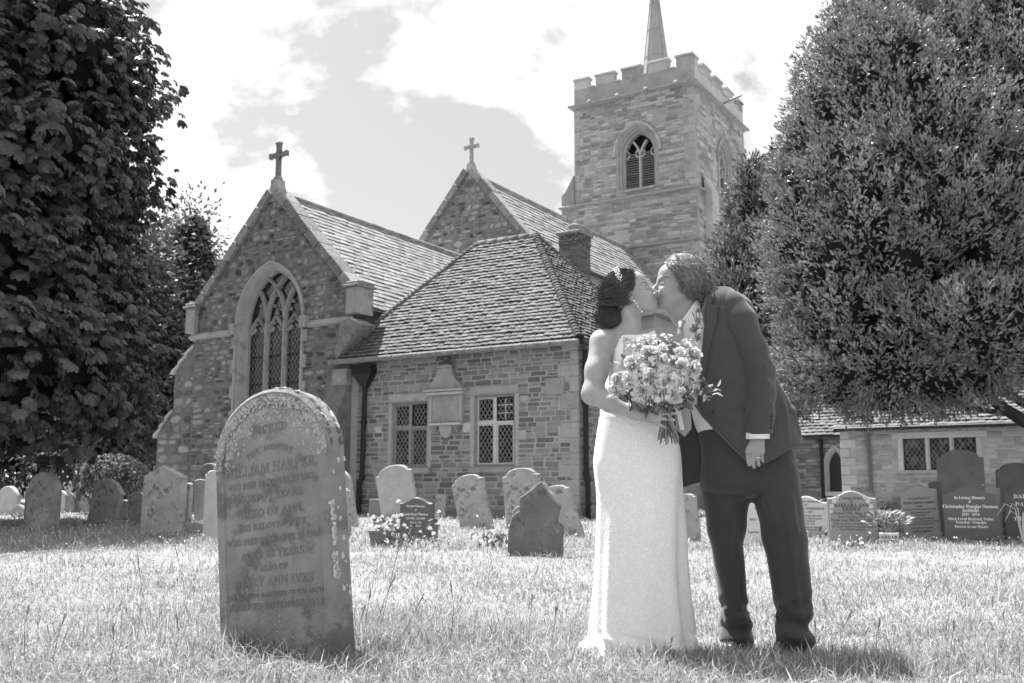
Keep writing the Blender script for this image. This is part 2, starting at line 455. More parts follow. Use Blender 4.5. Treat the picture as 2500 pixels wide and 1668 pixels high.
# ---- roofs of single tiles
def unit_tile(curve=0.0):
    V = []
    for v, n in ((0, 2.2), (1, .5)):
        for u in (-.5, 0, .5):
            V.append((u, v, n + (curve if u == 0 else 0)))
        for u in (-.5, 0, .5):
            V.append((u, v, n - 1.0 + (curve if u == 0 else 0)))
    # rows: 0-2 top low edge, 3-5 under low edge, 6-8 top high edge, 9-11 under high edge
    T = [(0, 1, 7), (0, 7, 6), (1, 2, 8), (1, 8, 7), (3, 4, 1), (3, 1, 0), (4, 5, 2), (4, 2, 1), (2, 5, 11), (2, 11, 8), (3, 0, 6), (3, 6, 9)]
    return np.array(V, np.float32), np.array(T, np.int32)
U_TILE = unit_tile(.5); U_SLATE = unit_tile(0)
def tile_roof(name, parent, P0, ud, vd, vlen, spans, gauge, width, thick, unit, matl, limit=300, seed=5, lap=1.35, wob=.3):
    rs = random.Random(seed); ud = Vector(ud).normalized(); vd = Vector(vd).normalized(); nd = ud.cross(vd)
    if nd.z < 0: nd = -nd
    P0 = Vector(P0); items = []
    rows = max(1, int(round(vlen / gauge))); g = vlen / rows
    for i in range(rows):
        v = i * g; a, b = spans(v + g * .5)
        n = max(1, int(round((b - a) / width))); w = (b - a) / n
        us = [a + w * k for k in range(n + 1)] if i % 2 == 0 else [a] + [a + w * (k + .5) for k in range(n)] + [b]
        for k in range(len(us) - 1):
            ww = us[k + 1] - us[k]
            if ww < .02: continue
            items.append((P0 + ud * ((us[k] + us[k + 1]) / 2 + rs.uniform(-.004, .004)) + vd * (v + rs.uniform(-.06, .06) * g) + nd * rs.uniform(0, wob) * thick, ww - .006, g * lap, thick * rs.uniform(.85, 1.3), rs.random(), rs.uniform(-.25, .25)))
    me = np_mesh(name, unit[0], unit[1], matl, link=False)
    order = items[:]; rs.shuffle(order)
    order.sort(key=lambda q: -q[1] * q[2])
    # the lowest courses show largest
    order = sorted(items, key=lambda q: (q[0] - P0).dot(vd) // (g * 3))
    for P, w, l, t, r, tl in order[:limit]:
        M = Matrix.Identity(4)
        M.col[0][:3] = ud * w; M.col[1][:3] = vd * l; M.col[2][:3] = nd * t; M.col[3][:3] = P
        inst(name, me, parent, M)
    rest = order[limit:]
    if rest:
        V = []; T = []; R = []; b = 0
        for P, w, l, t, r, tl in rest:
            A = np.stack([np.array(ud) * w, np.array(vd) * l, np.array(nd) * t], 1).astype(np.float32)
            vv = unit[0].copy(); vv[:, 2] += vv[:, 0] * tl
            V.append(vv @ A.T + np.array(P, np.float32)); T.append(unit[1] + b); R.append(np.full(len(unit[1]), r)); b += len(vv)
        o = np_mesh(name + '_courses', np.concatenate(V), np.concatenate(T), matl, parent, rnd=np.concatenate(R)); o['kind'] = 'stuff'
def arch_pts(cx, a, zs, rise, z0, n=10):
    """outline of a pointed opening from bottom-left round to bottom-right"""
    R = (a * a + rise * rise) / (2 * a); am = math.asin(min(1, rise / R))
    right = [(cx + a - R + R * math.cos(am * k / n), zs + R * math.sin(am * k / n)) for k in range(n + 1)]
    left = [(2 * cx - x, z) for x, z in right]
    return [(cx - a, z0)] + left + right[::-1][1:] + [(cx + a, z0)]
def arch_halfw(a, zs, rise, z):
    if z <= zs: return a
    if z >= zs + rise: return 0
    R = (a * a + rise * rise) / (2 * a)
    return max(0, a - R + math.sqrt(max(0, R * R - (z - zs) ** 2)))
def loft_outlines(mb, outs, plane, closed=False):
    """outs: list of (list of (s,t), depth)"""
    n = len(outs[0][0]); vs = []
    for o, d in outs: vs += [plane(s, t, d) for s, t in o]
    fs = []
    for i in range(len(outs) - 1):
        for k in range(n - (0 if closed else 1)):
            m = (k + 1) % n
            fs.append((i * n + k, i * n + m, (i + 1) * n + m, (i + 1) * n + k))
    mb.add(vs, fs)
def bar_path(mb, pts, w, d0, d1, plane):
    """rectangular stone bar of width w following (s,t) points, from depth d0 to d1 with chamfered front"""
    P = [Vector(q) for q in pts]; vs = []; fs = []
    for i, p in enumerate(P):
        t = (P[min(i + 1, len(P) - 1)] - P[max(i - 1, 0)]).normalized(); n = Vector((-t.y, t.x)) * w / 2
        for k, (f, d) in enumerate(((-1, d1), (-1, (d0 + d1) / 2), (-.35, d0), (.35, d0), (1, (d0 + d1) / 2), (1, d1))):
            q = p + n * f; vs.append(plane(q.x, q.y, d))
    for i in range(len(P) - 1):
        for k in range(6):
            m = (k + 1) % 6; fs.append((i * 6 + k, i * 6 + m, i * 6 + 6 + m, i * 6 + 6 + k))
    fs.append((0, 1, 2, 3, 4, 5)); e = (len(P) - 1) * 6; fs.append((e + 5, e + 4, e + 3, e + 2, e + 1, e))
    mb.add(vs, fs)
def clip_rect(poly, x0, x1, z0, z1):
    for ax, lim, sg in ((0, x0, 1), (0, x1, -1), (1, z0, 1), (1, z1, -1)):
        out = []
        for i in range(len(poly)):
            p, q = poly[i - 1], poly[i]
            dp, dq = sg * (p[ax] - lim), sg * (q[ax] - lim)
            if dp >= 0: out.append(p)
            if dp * dq < 0:
                t = dp / (dp - dq); out.append((p[0] + t * (q[0] - p[0]), p[1] + t * (q[1] - p[1])))
        poly = out
        if len(poly) < 3: return []
    return poly
def diamond_light(root, x0, x1, z0, z1, y, dw, dh, rs, tilt=.05, thin=.008, panes=True):
    """lead lattice with single diamond panes, each tilted a little"""
    lat = MB(); nx = int((x1 - x0) / dw) + 2; nz = int((z1 - z0) / dh) + 2
    for s in (1, -1):
        k0 = -(nx + nz) * 2
        for k in range(k0, -k0):
            # line x = x0 + k*dw + s*(z-z0)*dw/dh
            pts = []
            for z in (z0, z1): pts.append((x0 + k * dw + s * (z - z0) * dw / dh, z))
            (xa, za), (xb, zb) = pts
            t0, t1 = 0., 1.; dx = xb - xa
            ta, tb = sorted(((x0 - xa) / dx, (x1 - xa) / dx))
            t0, t1 = max(0, ta), min(1, tb)
            if t1 - t0 < .02: continue
            A = (xa + dx * t0, za + (zb - za) * t0); B = (xa + dx * t1, za + (zb - za) * t1)
            lat.tube([(A[0], y - .012, A[1]), (B[0], y - .012, B[1])], thin, seg=4)
    lat.build('lead_lattice', M_leadcame, root)
    if not panes:
        return
    for i in range(-1, nx * 2 + 1):
        for j in range(-1, nz * 2 + 1):
            if (i + j) % 2: continue
            cx, cz = x0 + i * dw / 2, z0 + j * dh / 2
            if (i + j) % 2 == 0 and True:
                poly = clip_rect([(cx - dw / 2, cz), (cx, cz - dh / 2), (cx + dw / 2, cz), (cx, cz + dh / 2)], x0, x1, z0, z1)
                if len(poly) < 3: continue
                ar = .5 * abs(sum(poly[q - 1][0] * poly[q][1] - poly[q][0] * poly[q - 1][1] for q in range(len(poly))))
                if ar < dw * dh * .08: continue
                tx, tz = rs.gauss(0, tilt), rs.gauss(0, tilt)
                m = MB(); n = len(poly)
                vs = [(a, y + (a - cx) * tx + (b - cz) * tz, b) for a, b in poly] + [(a, y + .006 + (a - cx) * tx + (b - cz) * tz, b) for a, b in poly]
                m.add(vs, [tuple(range(n)), tuple(range(2 * n - 1, n - 1, -1))] + [(q, (q + 1) % n, (q + 1) % n + n, q + n) for q in range(n)])
                m.build('pane', M_glass, root)

# ================================================================= vestry
random.seed(21)
VE = empty('vestry', CH_O, CH_R, 'low stone vestry with hipped clay tile roof and lattice windows', 'vestry')
def vestry():
    EZ = 3.66
    wins = [(-4.73, -3.73, 1.16, 2.62), (-2.51, -1.49, 1.16, 2.68)]
    w = MB()
    w.prism([(-6.0, -.4), (0, -.4), (0, EZ), (-6.0, EZ)], 0, .3, holes=[[(a, c), (b, c), (b, d), (a, d)] for a, b, c, d in wins])
    w.box(-.3, -.001, .301, 5.0, -.4, EZ); w.box(-6.0, -.301, 4.7, 5.0, -.4, EZ)
    wall = w.build('wall', M_mortar, VE)
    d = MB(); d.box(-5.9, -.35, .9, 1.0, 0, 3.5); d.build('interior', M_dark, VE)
    def spans(z, h):
        out = [(-5.75, -.02)] if z > EZ - .2 else [(-5.75, -.02 - .30 * ((int(z * 3.1)) % 2) - .12)]
        blocks = [(a - .08, b + .08, c - .12, d + .16) for a, b, c, d in wins] + [(-3.60, -2.78, 1.98, 3.0)]
        for a, b, c, dd in blocks:
            if c < z < dd:
                nw = []
                for p, q in out:
                    if b <= p or a >= q: nw.append((p, q)); continue
                    if a - p > .06: nw.append((p, a))
                    if q - b > .06: nw.append((b, q))
                out = nw
        return out
    st = StoneSet('stone', U_COURSED, M_vstone)
    st.fill(frame_y(-.001), spans, .02, EZ - .02, (.075, .135), (.14, .34), gap=.024, proud=(.012, .028), seed=31, merge=.08)
    st.build(VE, 300)
    st2 = StoneSet('side_stone', U_COURSED, M_vstone)
    st2.fill(frame_x(.001), lambda z, h: [(.02, 4.95)], .02, EZ - .02, (.09, .15), (.18, .4), gap=.02, seed=32)
    st2.build(VE, 0)
    # quoins at the corner
    z = .3; k = 0
    while z < EZ - .1:
        h = random.uniform(.24, .34); lw = .40 if k % 2 else .20
        q = MB(); q.bbox(-lw, .012, -.018, .18, z + .006, min(z + h, EZ) - .006, .012); q.build('quoin', M_dress, VE); z += h; k += 1
    for a, b, c, dd in [(-5.2, -5.0, 1.95, 2.1), (-3.6, -3.42, 1.9, 2.1), (-2.78, -2.6, 1.9, 2.1), (-1.42, -1.2, 1.7, 1.9), (-1.35, -1.15, 2.5, 2.62), (-.75, -.3, 2.6, 2.95)]:
        q = MB(); q.bbox(a, b, -.032, .05, c, dd, .012); q.build('patch_block', M_dress if random.random() < .5 else M_dress_lt, VE)
    pl = MB(); pl.bbox(-5.75, .06, -.07, .1, -.3, .30, .03); pl.build('plinth', M_vstone, VE)
    # windows
    rs = random.Random(5)
    for i, (a, b, c, dd) in enumerate(wins):
        wr = bpy.data.objects.new('window', None); COL.objects.link(wr); wr.parent = VE
        mt = M_wfrm if i else M_woak
        m = MB(); t = .055
        m.box(a, a + t, .05, .15, c, dd); m.box(b - t, b, .05, .15, c, dd); m.box(a + t, b - t, .05, .15, c, c + t); m.box(a + t, b - t, .05, .15, dd - t, dd)
        m.build('frame', M_woak, wr)
        xm = (a + b) / 2; zt = c + (dd - c) * .61
        m = MB(); m.box(xm - .035, xm + .035, .04, .14, c + t, dd - t); m.build('mullion', mt, wr)
        m = MB(); m.box(a + t, xm - .035, .045, .14, zt - .03, zt + .03); m.box(xm + .035, b - t, .045, .14, zt - .03, zt + .03); m.build('transom', mt, wr)
        for q, (x0, x1) in enumerate(((a + t, xm - .035), (xm + .035, b - t))):
            for r, (z0, z1) in enumerate(((c + t, zt - .03), (zt + .03, dd - t))):
                e = .028; m = MB()
                dark = (q == 1 and r == 1)
                m.box(x0, x0 + e, .06, .11, z0, z1); m.box(x1 - e, x1, .06, .11, z0, z1); m.box(x0 + e, x1 - e, .06, .11, z0, z0 + e); m.box(x0 + e, x1 - e, .06, .11, z1 - e, z1)
                m.build('casement', M_iron if dark else mt, wr)
                if dark and i == 1:
                    m = MB()
                    for k in (1, 2):
                        zz = z0 + (z1 - z0) * k / 3; m.box(x0 + e, x1 - e, .07, .085, zz - .008, zz + .008)
                    m.box((x0 + x1) / 2 - .009, (x0 + x1) / 2 + .009, .068, .083, z0 + e, z1 - e); m.build('glazing_bar', M_wfrm, wr)
                diamond_light(wr, x0 + e, x1 - e, z0 + e, z1 - e, .092, .105, .155, rs, tilt=.05, thin=.0075)
        m = MB(); m.bbox(a - .12, b + .12, -.09, .06, c - .14, c - .01, .025); m.build('sill', M_dress, wr)
        m = MB(); m.bbox(a - .10, b + .10, -.06, .06, dd + .005, dd + .20, .03); m.build('lintel', M_dress, wr)
    # memorial tablet
    tb = bpy.data.objects.new('memorial_tablet', None); COL.objects.link(tb); tb.parent = VE
    cx = -3.19
    m = MB(); m.bbox(cx - .36, cx + .36, -.10, 0, 2.12, 2.72, .015); m.build('panel', M_dress, tb)
    for s in (-1, 1):
        m = MB(); m.bbox(cx + s * .40 - .04, cx + s * .40 + .04, -.12, 0, 2.12, 2.72, .012); m.build('pilaster', M_dress, tb)
    m = MB(); m.bbox(cx - .48, cx + .48, -.20, 0, 2.72, 2.79, .02); m.bbox(cx - .52, cx + .52, -.24, 0, 2.795, 2.84, .012); m.build('cornice', M_dress_lt, tb)
    m = MB(); prof = [(-.46, 2.845), (.46, 2.845), (.45, 2.90), (.40, 2.97), (.30, 3.04), (.235, 3.12), (.205, 3.21), (.19, 3.30), (-.19, 3.30), (-.205, 3.21), (-.235, 3.12), (-.30, 3.04), (-.40, 2.97), (-.45, 2.90)]
    m.prism([(cx + x, z) for x, z in prof], -.16, 0); m.prism([(cx - .24, 3.302), (cx + .24, 3.302), (cx + .20, 3.36), (cx - .20, 3.36)], -.20, 0); m.build('pediment', M_dress, tb)
    m = MB(); m.lathe([(.16, 3.36), (.15, 3.39), (.09, 3.42), (.06, 3.46), (.05, 3.49), (.09, 3.52), (.075, 3.55), (.08, 3.60), (.02, 3.72)], (cx, -.08, 0), 12); m.build('finial', M_coping, tb)
    m = MB(); m.bbox(cx - .42, cx + .42, -.16, 0, 2.06, 2.115, .015); m.build('base_moulding', M_dress_lt, tb)
    m = MB(); m.prism([(cx + .17 * math.cos(math.pi + math.pi * k / 14), 2.055 + .27 * math.sin(math.pi + math.pi * k / 14)) for k in range(15)], -.09, 0); m.build('apron', M_dress, tb)
    for s in (-1, 1):
        m = MB(); m.prism([(cx + s * .38, 2.055), (cx + s * .22, 2.055), (cx + s * .25, 1.92), (cx + s * .34, 1.92)], -.12, 0); m.build('bracket', M_coping, tb)
    # roof
    e = .28; y0, y1, xl, xr = -e, 5.1 + e * .2, -6.32, .18; ze, zr = 3.68, 6.72; yr = 2.4; rl, rr = -3.98, -2.36
    core = MB()
    core.add([(xl, y0, ze - .06), (xr, y0, ze - .06), (xr, y1, ze - .06), (xl, y1, ze - .06), (rl, yr, zr - .07), (rr, yr, zr - .07)], [(0, 1, 5, 4), (1, 2, 5), (2, 3, 4, 5), (3, 0, 4), (3, 2, 1, 0)])
    core.build('roof_deck', M_tile, VE)
    sl = math.hypot(yr - y0, zr - ze)
    tile_roof('roof_tile', VE, (xl, y0, ze), (1, 0, 0), (0, yr - y0, zr - ze), sl, lambda v: ((rl - xl) * v / sl, (xr - xl) + (rr - xr) * v / sl), .118, .165, .021, U_TILE, M_tile, 300, 7, 1.3, .35)
    sl2 = math.hypot(xr - rr, zr - ze)
    tile_roof('side_roof_tile', VE, (xr, y0, ze), (0, 1, 0), (rr - xr, 0, zr - ze), sl2, lambda v: ((yr - y0) * v / sl2, (y1 - y0) + (yr - y1) * v / sl2), .118, .165, .021, U_TILE, M_tile, 0, 8, 1.3, .35)
    sl3 = math.hypot(rl - xl, zr - ze)
    tile_roof('valley_roof_tile', VE, (xl, y1, ze), (0, -1, 0), (rl - xl, 0, zr - ze), sl3, lambda v: ((y1 - yr) * v / sl3, (y1 - y0) - (yr - y0) * v / sl3), .16, .2, .016, U_TILE, M_tile, 0, 9)
    # bonnet hips and ridge
    def bonnet_mesh():
        V = []; n = 7
        for v, rad in ((0, 1.0), (1, .72)):
            for k in range(n):
                a = math.pi * (-.08 + 1.16 * k / (n - 1)); V.append((rad * math.cos(a), v, rad * math.sin(a) * .8))
        for v, rad in ((0, .86), (1, .6)):
            for k in range(n):
                a = math.pi * (-.08 + 1.16 * k / (n - 1)); V.append((rad * math.cos(a), v, rad * math.sin(a) * .8))
        T = []
        for k in range(n - 1):
            T += [(k, k + 1, k + 1 + n, k + n), (k, k + 2 * n, k + 1 + 2 * n, k + 1)]
        return V, T
    bm_ = MB(); bm_.add(*bonnet_mesh()); bme = bm_.mesh('bonnet_tile', M_tile, True)
    def hip(A, B, step, rad):
        A, B = Vector(A), Vector(B); d = (B - A); n = int(d.length / step); d.normalize()
        side = d.cross(Vector((0, 0, 1))).normalized(); up = side.cross(d)
        for i in range(n):
            P = A + d * step * i + up * (-.03) + Vector((0, 0, 0))
            M = Matrix.Identity(4); r = rad * random.uniform(.92, 1.08)
            dd = (d + up * random.uniform(.10, .16)).normalized()
            M.col[0][:3] = side * r; M.col[1][:3] = (d * .98 - up * .16) * step * 1.5; M.col[2][:3] = up * r; M.col[3][:3] = P + up * .05
            inst('bonnet_tile', bme, VE, M)
    hip((xr, y0, ze), (rr, yr, zr), .118, .105)
    hip((xl + .3, y0 + .37, ze + .42), (rl, yr, zr), .118, .10)
    hip((xr, y1, ze), (rr, yr, zr), .118, .10)
    k = 0; x = rl
    while x < rr:
        m = MB(); m.tube([(x, yr, zr - .03), (min(x + .29, rr + .1), yr, zr - .03)], .115, 10); m.build('ridge_tile', M_tile, VE, True); x += .30
    # gutter and pipes
    g = MB(); g.tube([(xl, y0 - .06, ze - .07), (xr + .02, y0 - .06, ze - .07)], .062, 8); 
    for k in range(9): g.tube([(xl + .7 * k + .25, y0 - .06, ze - .07), (xl + .7 * k + .31, y0 - .06, ze - .07)], .07, 8)
    g.build('gutter', M_coping, VE)
    g = MB(); g.tube([(xr + .06, y0, ze - .07), (xr + .06, y1, ze - .07)], .06, 8); g.build('gutter', M_iron, VE)
    def pipe(pts, hop):
        p = MB(); p.tube(pts, .055, 8)
        for q in pts[1:-1]: p.tube([Vector(q) - Vector((0, 0, .05)), Vector(q) + Vector((0, 0, .05))], .07, 8)
        o = p.build('downpipe', M_iron, VE)
        if hop:
            h = MB(); x, y, z = pts[0]
            h.add([(x - .27, y - .16, z + .30), (x + .27, y - .16, z + .30), (x + .27, y + .07, z + .30), (x - .27, y + .07, z + .30),
                   (x - .27, y - .16, z + .08), (x + .27, y - .16, z + .08), (x + .27, y + .07, z + .08), (x - .27, y + .07, z + .08),
                   (x - .06, y - .06, z - .22), (x + .06, y - .06, z - .22), (x + .06, y + .06, z - .22), (x - .06, y + .06, z - .22)],
                  [(0, 1, 2, 3), (0, 4, 5, 1), (1, 5, 6, 2), (2, 6, 7, 3), (3, 7, 4, 0), (4, 8, 9, 5), (5, 9, 10, 6), (6, 10, 11, 7), (7, 11, 8, 4), (8, 11, 10, 9)])
            h.build('hopper', M_iron, o)
    pipe([(-5.44, -.10, 3.22), (-5.46, -.10, 2.2), (-5.48, -.10, .95), (-5.52, -.13, .85), (-5.53, -.13, .1)], True)
    pipe([(.10, .14, 3.5), (.10, .14, 2.4), (.10, .14, 1.0), (.13, .14, .9), (.13, .14, .05)], False)
    # brick chimney
    ch = bpy.data.objects.new('chimney', None); COL.objects.link(ch); ch.parent = VE
    X0, X1, Y0, Y1 = -3.13, -2.54, 5.0, 5.66
    m = MB(); m.box(X0, X1, Y0, Y1, 3, 7.36); m.build('flue', M_mortar_dk, ch)
    bms = [MB().bbox(-.5, .5, -1, 0, -.5, .5, .04).mesh('brick', M_brick)]
    for face in (0, 1):
        L = (X1 - X0) if face == 0 else (Y1 - Y0)
        z = 5.5; r = 0
        while z < 7.38:
            o = .012 if z < 7.10 else .045
            x = -.11 * (r % 2)
            while x < L:
                a, b = max(x, 0), min(x + .218, L)
                if b - a > .03:
                    M = Matrix.Identity(4)
                    if face == 0:
                        M.col[0][:3] = (b - a - .012, 0, 0); M.col[1][:3] = (0, o, 0); M.col[3][:3] = (X0 + (a + b) / 2, Y0, z + .036)
                    else:
                        M.col[0][:3] = (0, b - a - .012, 0); M.col[1][:3] = (-o, 0, 0); M.col[3][:3] = (X1, Y0 + (a + b) / 2, z + .036)
                    M.col[2][:3] = (0, 0, .064); inst('brick', bms[0], ch, M)
                x += .23
            z += .077; r += 1
    m = MB(); m.bbox(X0 - .07, X1 + .07, Y0 - .07, Y1 + .07, 7.40, 7.48, .02); m.build('cap_slab', M_coping, ch)
    m = MB(); m.lathe([(.17, 7.48), (.15, 7.56), (.14, 7.64), (.18, 7.65), (.17, 7.70), (.06, 7.76)], ((X0 + X1) / 2, (Y0 + Y1) / 2, 0), 12); m.build('chimney_pot', M_coping, ch, True)
vestry()

# ================================================================= chancel and nave
CN = empty('church', CH_O, CH_R, 'flint and stone church with traceried east window and slate roofs', 'church')
def chancel_nave():
    xc, xl, xr = -8.63, -11.3, -5.96
    za, zk = 8.22, 5.33
    m_ = (za - zk) / (xr - xc)
    cw, zs, rise, zb = .93, 4.85, 1.28, 1.9
    out = arch_pts(xc, 1.08, zs, 1.42, zb)
    w = MB()
    w.prism([(xl, -.4), (xr, -.4), (xr, zk), (xc, za - .1), (xl, zk)], 0, .6, holes=[out[::-1]])
    w.build('gable_wall', M_mortar_dk, CN)
    s_ = MB(); s_.box(xr - .6, xr, .601, 8.9, -.4, 5.1); s_.box(xl, xl + .6, .601, 8.9, -.4, 5.1); s_.build('side_wall', M_mortar_dk, CN)
    def spans(z, h):
        zt = z + h * .4
        if zt < zk: a, b = xl + .02, xr - .02
        else: a, b = xl + (zt - zk) / m_ + .05, xr - (zt - zk) / m_ - .05
        if b - a < .1: return []
        hw = arch_halfw(1.15, zs, 1.5, z - h * .3) if z > zb else 0
        if hw > .02: return [(a, xc - hw), (xc + hw, b)]
        return [(a, b)]
    st = StoneSet('stone', U_RUBBLE, M_rubble)
    st.fill(frame_y(-.001), spans, 4.72, za - .25, (.10, .23), (.09, .30), gap=.020, proud=(.006, .022), seed=41, merge=.4)
    st.fill(frame_y(-.001), spans, .0, 4.56, (.08, .17), (.12, .36), gap=.018, proud=(.006, .02), seed=42, merge=.2)
    # ---- east window
    wr = bpy.data.objects.new('east_window', None); COL.objects.link(wr); wr.parent = CN
    pl = lambda s, t, d: (s, d, t)
    m = MB()
    loft_outlines(m, [(arch_pts(xc, a, zs, r, zb), d) for a, r, d in ((1.17, 1.53, 0), (1.17, 1.53, -.06), (1.12, 1.47, -.07), (1.09, 1.43, -.01), (1.05, 1.39, .0), (1.01, 1.35, .10), (.99, 1.33, .10), (.95, 1.30, .22), (.93, 1.28, .22), (.93, 1.28, .45))], pl)
    m.build('arch_moulding', M_dress, wr)
    m = MB(); m.bbox(xc - 1.25, xc + 1.25, -.12, .44, zb - .22, zb, .04); m.build('sill', M_dress, wr)
    R = (cw * cw + rise * rise) / (2 * cw); d0, d1 = .16, .34
    lw = .31
    for sx in (-1, 1):
        m = MB(); bar_path(m, [(xc + sx * lw, zb), (xc + sx * lw, 3.4), (xc + sx * lw, zs)], .10, d0, d1, pl); m.build('mullion', M_dress, wr)
    def arc(x0, sgn, zmax=99):
        pts = []
        for k in range(25):
            z = zs + k * .05
            x = x0 + sgn * (-R + math.sqrt(max(0, R * R - (z - zs) ** 2)))
            hw = arch_halfw(cw, zs, rise, z)
            pts.append((x, z))
            if abs(x - xc) > hw - .02: break
        return pts
    for sx in (-1, 1):
        for sg in (1, -1):
            m = MB(); bar_path(m, arc(xc + sx * lw, sg), .075, d0, d1, pl); m.build('tracery_bar', M_dress, wr)
    for k, cx in enumerate((xc - .62, xc, xc + .62)):
        a = .27
        for sx in (-1, 1):
            pts = [(cx + sx * a, zs - .28)]
            for q in range(1, 9):
                t = q / 8
                pts.append((cx + sx * a * (1 - t ** 1.7) , zs - .28 + .42 * t))
            m = MB(); bar_path(m, pts, .05, d0 + .02, d1, pl); m.build('light_head', M_dress, wr)
            # cusps
            m = MB(); bar_path(m, [(cx + sx * a, zs - .24), (cx + sx * .15, zs - .20), (cx + sx * .09, zs - .12)], .04, d0 + .04, d1, pl)
            bar_path(m, [(cx + sx * .17, zs + .0), (cx + sx * .10, zs - .03), (cx + sx * .05, zs + .02)], .035, d0 + .04, d1, pl); m.build('cusp', M_dress, wr)
    for cx, cz in ((xc - .46, zs + .42), (xc + .46, zs + .42), (xc, zs + .36), (xc, zs + .82)):
        for q in range(3):
            a = math.pi / 2 + q * 2.094; m = MB()
            bar_path(m, [(cx + .15 * math.cos(a + .9), cz + .17 * math.sin(a + .9)), (cx + .06 * math.cos(a + 1.05), cz + .07 * math.sin(a + 1.05)), (cx + .15 * math.cos(a + 1.3), cz + .17 * math.sin(a + 1.3))], .035, d0 + .05, d1, pl); m.build('cusp', M_dress, wr)
    g = MB(); g.prism(arch_pts(xc, cw + .02, zs, rise + .02, zb - .05), .30, .31); g.build('glass', M_glass, wr)
    rs = random.Random(4)
    for cx in (xc - .62, xc, xc + .62):
        diamond_light(wr, cx - .255, cx + .255, zb, zs - .05, .298, .13, .19, rs, thin=.007, panes=False)
        for z in (2.6, 3.3, 4.0): 
            m = MB(); m.tube([(cx - .26, .27, z), (cx + .26, .27, z)], .012, 6); m.build('saddle_bar', M_iron, wr)
    # label stops + string course
    for sx in (-1, 1):
        m = MB(); m.bbox(xc + sx * 1.21 - .10, xc + sx * 1.21 + .10, -.16, .0, 4.58, 4.86, .03); m.build('label_stop', M_dress, CN)
    for a, b in ((xl - .14, xc - 1.32), (xc + 1.32, xr + .05)):
        m = MB(); m.add([(a, 0, 4.56), (b, 0, 4.56), (a, -.10, 4.60), (b, -.10, 4.60), (a, -.10, 4.65), (b, -.10, 4.65), (a, 0, 4.74), (b, 0, 4.74)], [(0, 1, 3, 2), (2, 3, 5, 4), (4, 5, 7, 6), (0, 2, 4, 6), (1, 7, 5, 3)])
        m.build('string_course', M_dress, CN)
    # jamb blocks
    z = 2.0; k = 0
    while z < 4.5:
        h = random.uniform(.26, .36)
        for sx in (-1, 1):
            a, b = sorted((xc + sx * 1.09, xc + sx * (1.28 if (k % 2) else 1.16)))
            m = MB(); m.bbox(a, b, -.05, .05, z + .005, z + h - .005, .01); m.build('jamb_block', M_dress, CN)
        z += h; k += 1
    # gable coping
    def coping(x0, z0, x1, z1, yy0, yy1, t=.17, n=7, mt=M_coping):
        for i in range(n):
            a, b = i / n + .004, (i + 1) / n - .004
            p, q = (x0 + (x1 - x0) * a, z0 + (z1 - z0) * a), (x0 + (x1 - x0) * b, z0 + (z1 - z0) * b)
            L = math.hypot(x1 - x0, z1 - z0); nx, nz = -(z1 - z0) / L, (x1 - x0) / L
            if nz < 0: nx, nz = -nx, -nz
            j = random.uniform(-.012, .012)
            m = MB(); m.prism([(p[0] - nx * .04, p[1] - nz * .04), (q[0] - nx * .04, q[1] - nz * .04), (q[0] + nx * (t + j), q[1] + nz * (t + j)), (p[0] + nx * (t + j), p[1] + nz * (t + j))], yy0, yy1)
            m.build('coping_stone', mt, CN)
    coping(xl, zk - .02, xc - .03, za - .08, -.10, .42)
    coping(xr, zk - .02, xc + .03, za - .08, -.10, .42)
    def kneeler(x, s):
        a, b = sorted((x - s * .10, x + s * .26))
        m = MB(); m.bbox(a, b, -.14, .45, 4.76, 5.40, .02); o = m.build('kneeler', M_dress, CN)
        m = MB(); m.bbox(a - .06, b + .06, -.20, .5, 5.405, 5.46, .015); m.bbox(a - .02, b + .02, -.15, .46, 5.463, 5.54, .02); m.build('cap', M_coping, o)
    kneeler(xl, -1); kneeler(xr, 1)
    def cross(x, y, z, s, stepped):
        c = bpy.data.objects.new('gable_cross', None); COL.objects.link(c); c.parent = CN
        m = MB(); m.prism([(x - .30 * s, z - .42 * s), (x + .30 * s, z - .42 * s), (x + .12 * s, z + .0), (x + .11 * s, z + .16 * s), (x - .11 * s, z + .16 * s), (x - .12 * s, z)], y - .14 * s, y + .14 * s)
        m.lathe([(.10 * s, z + .16 * s), (.13 * s, z + .19 * s), (.10 * s, z + .24 * s), (.07 * s, z + .27 * s)], (x, y, 0), 10); m.build('pedestal', M_dress, c)
        t = .055 * s; zc = z + .86 * s; top = z + 1.16 * s
        prof = [(-t, z + .26 * s), (t, z + .26 * s), (t * .9, zc - .09 * s), (.22 * s, zc - .075 * s), (.30 * s, zc - .11 * s), (.30 * s, zc + .05 * s), (.22 * s, zc + .02 * s), (t * .9, zc + .03 * s), (t * 1.0, top - .08 * s), (t * 1.7, top), (-t * 1.7, top), (-t, top - .08 * s), (-t * .9, zc + .03 * s), (-.22 * s, zc + .02 * s), (-.30 * s, zc + .05 * s), (-.30 * s, zc - .11 * s), (-.22 * s, zc - .075 * s), (-t * .9, zc - .09 * s)]
        m = MB(); m.prism([(x + a, b) for a, b in prof], y - t, y + t); m.build('shaft', M_coping, c)
        if stepped:
            m = MB()
            for q in range(16):
                a0, a1 = q * math.pi / 8, (q + 1) * math.pi / 8
                m.tube([(x + .13 * s * math.cos(a0), y, zc - .03 * s + .13 * s * math.sin(a0)), (x + .13 * s * math.cos(a1), y, zc - .03 * s + .13 * s * math.sin(a1))], .022 * s, 6)
            m.build('ring', M_coping, c)
    cross(xc, .12, 8.35, 1.0, True)
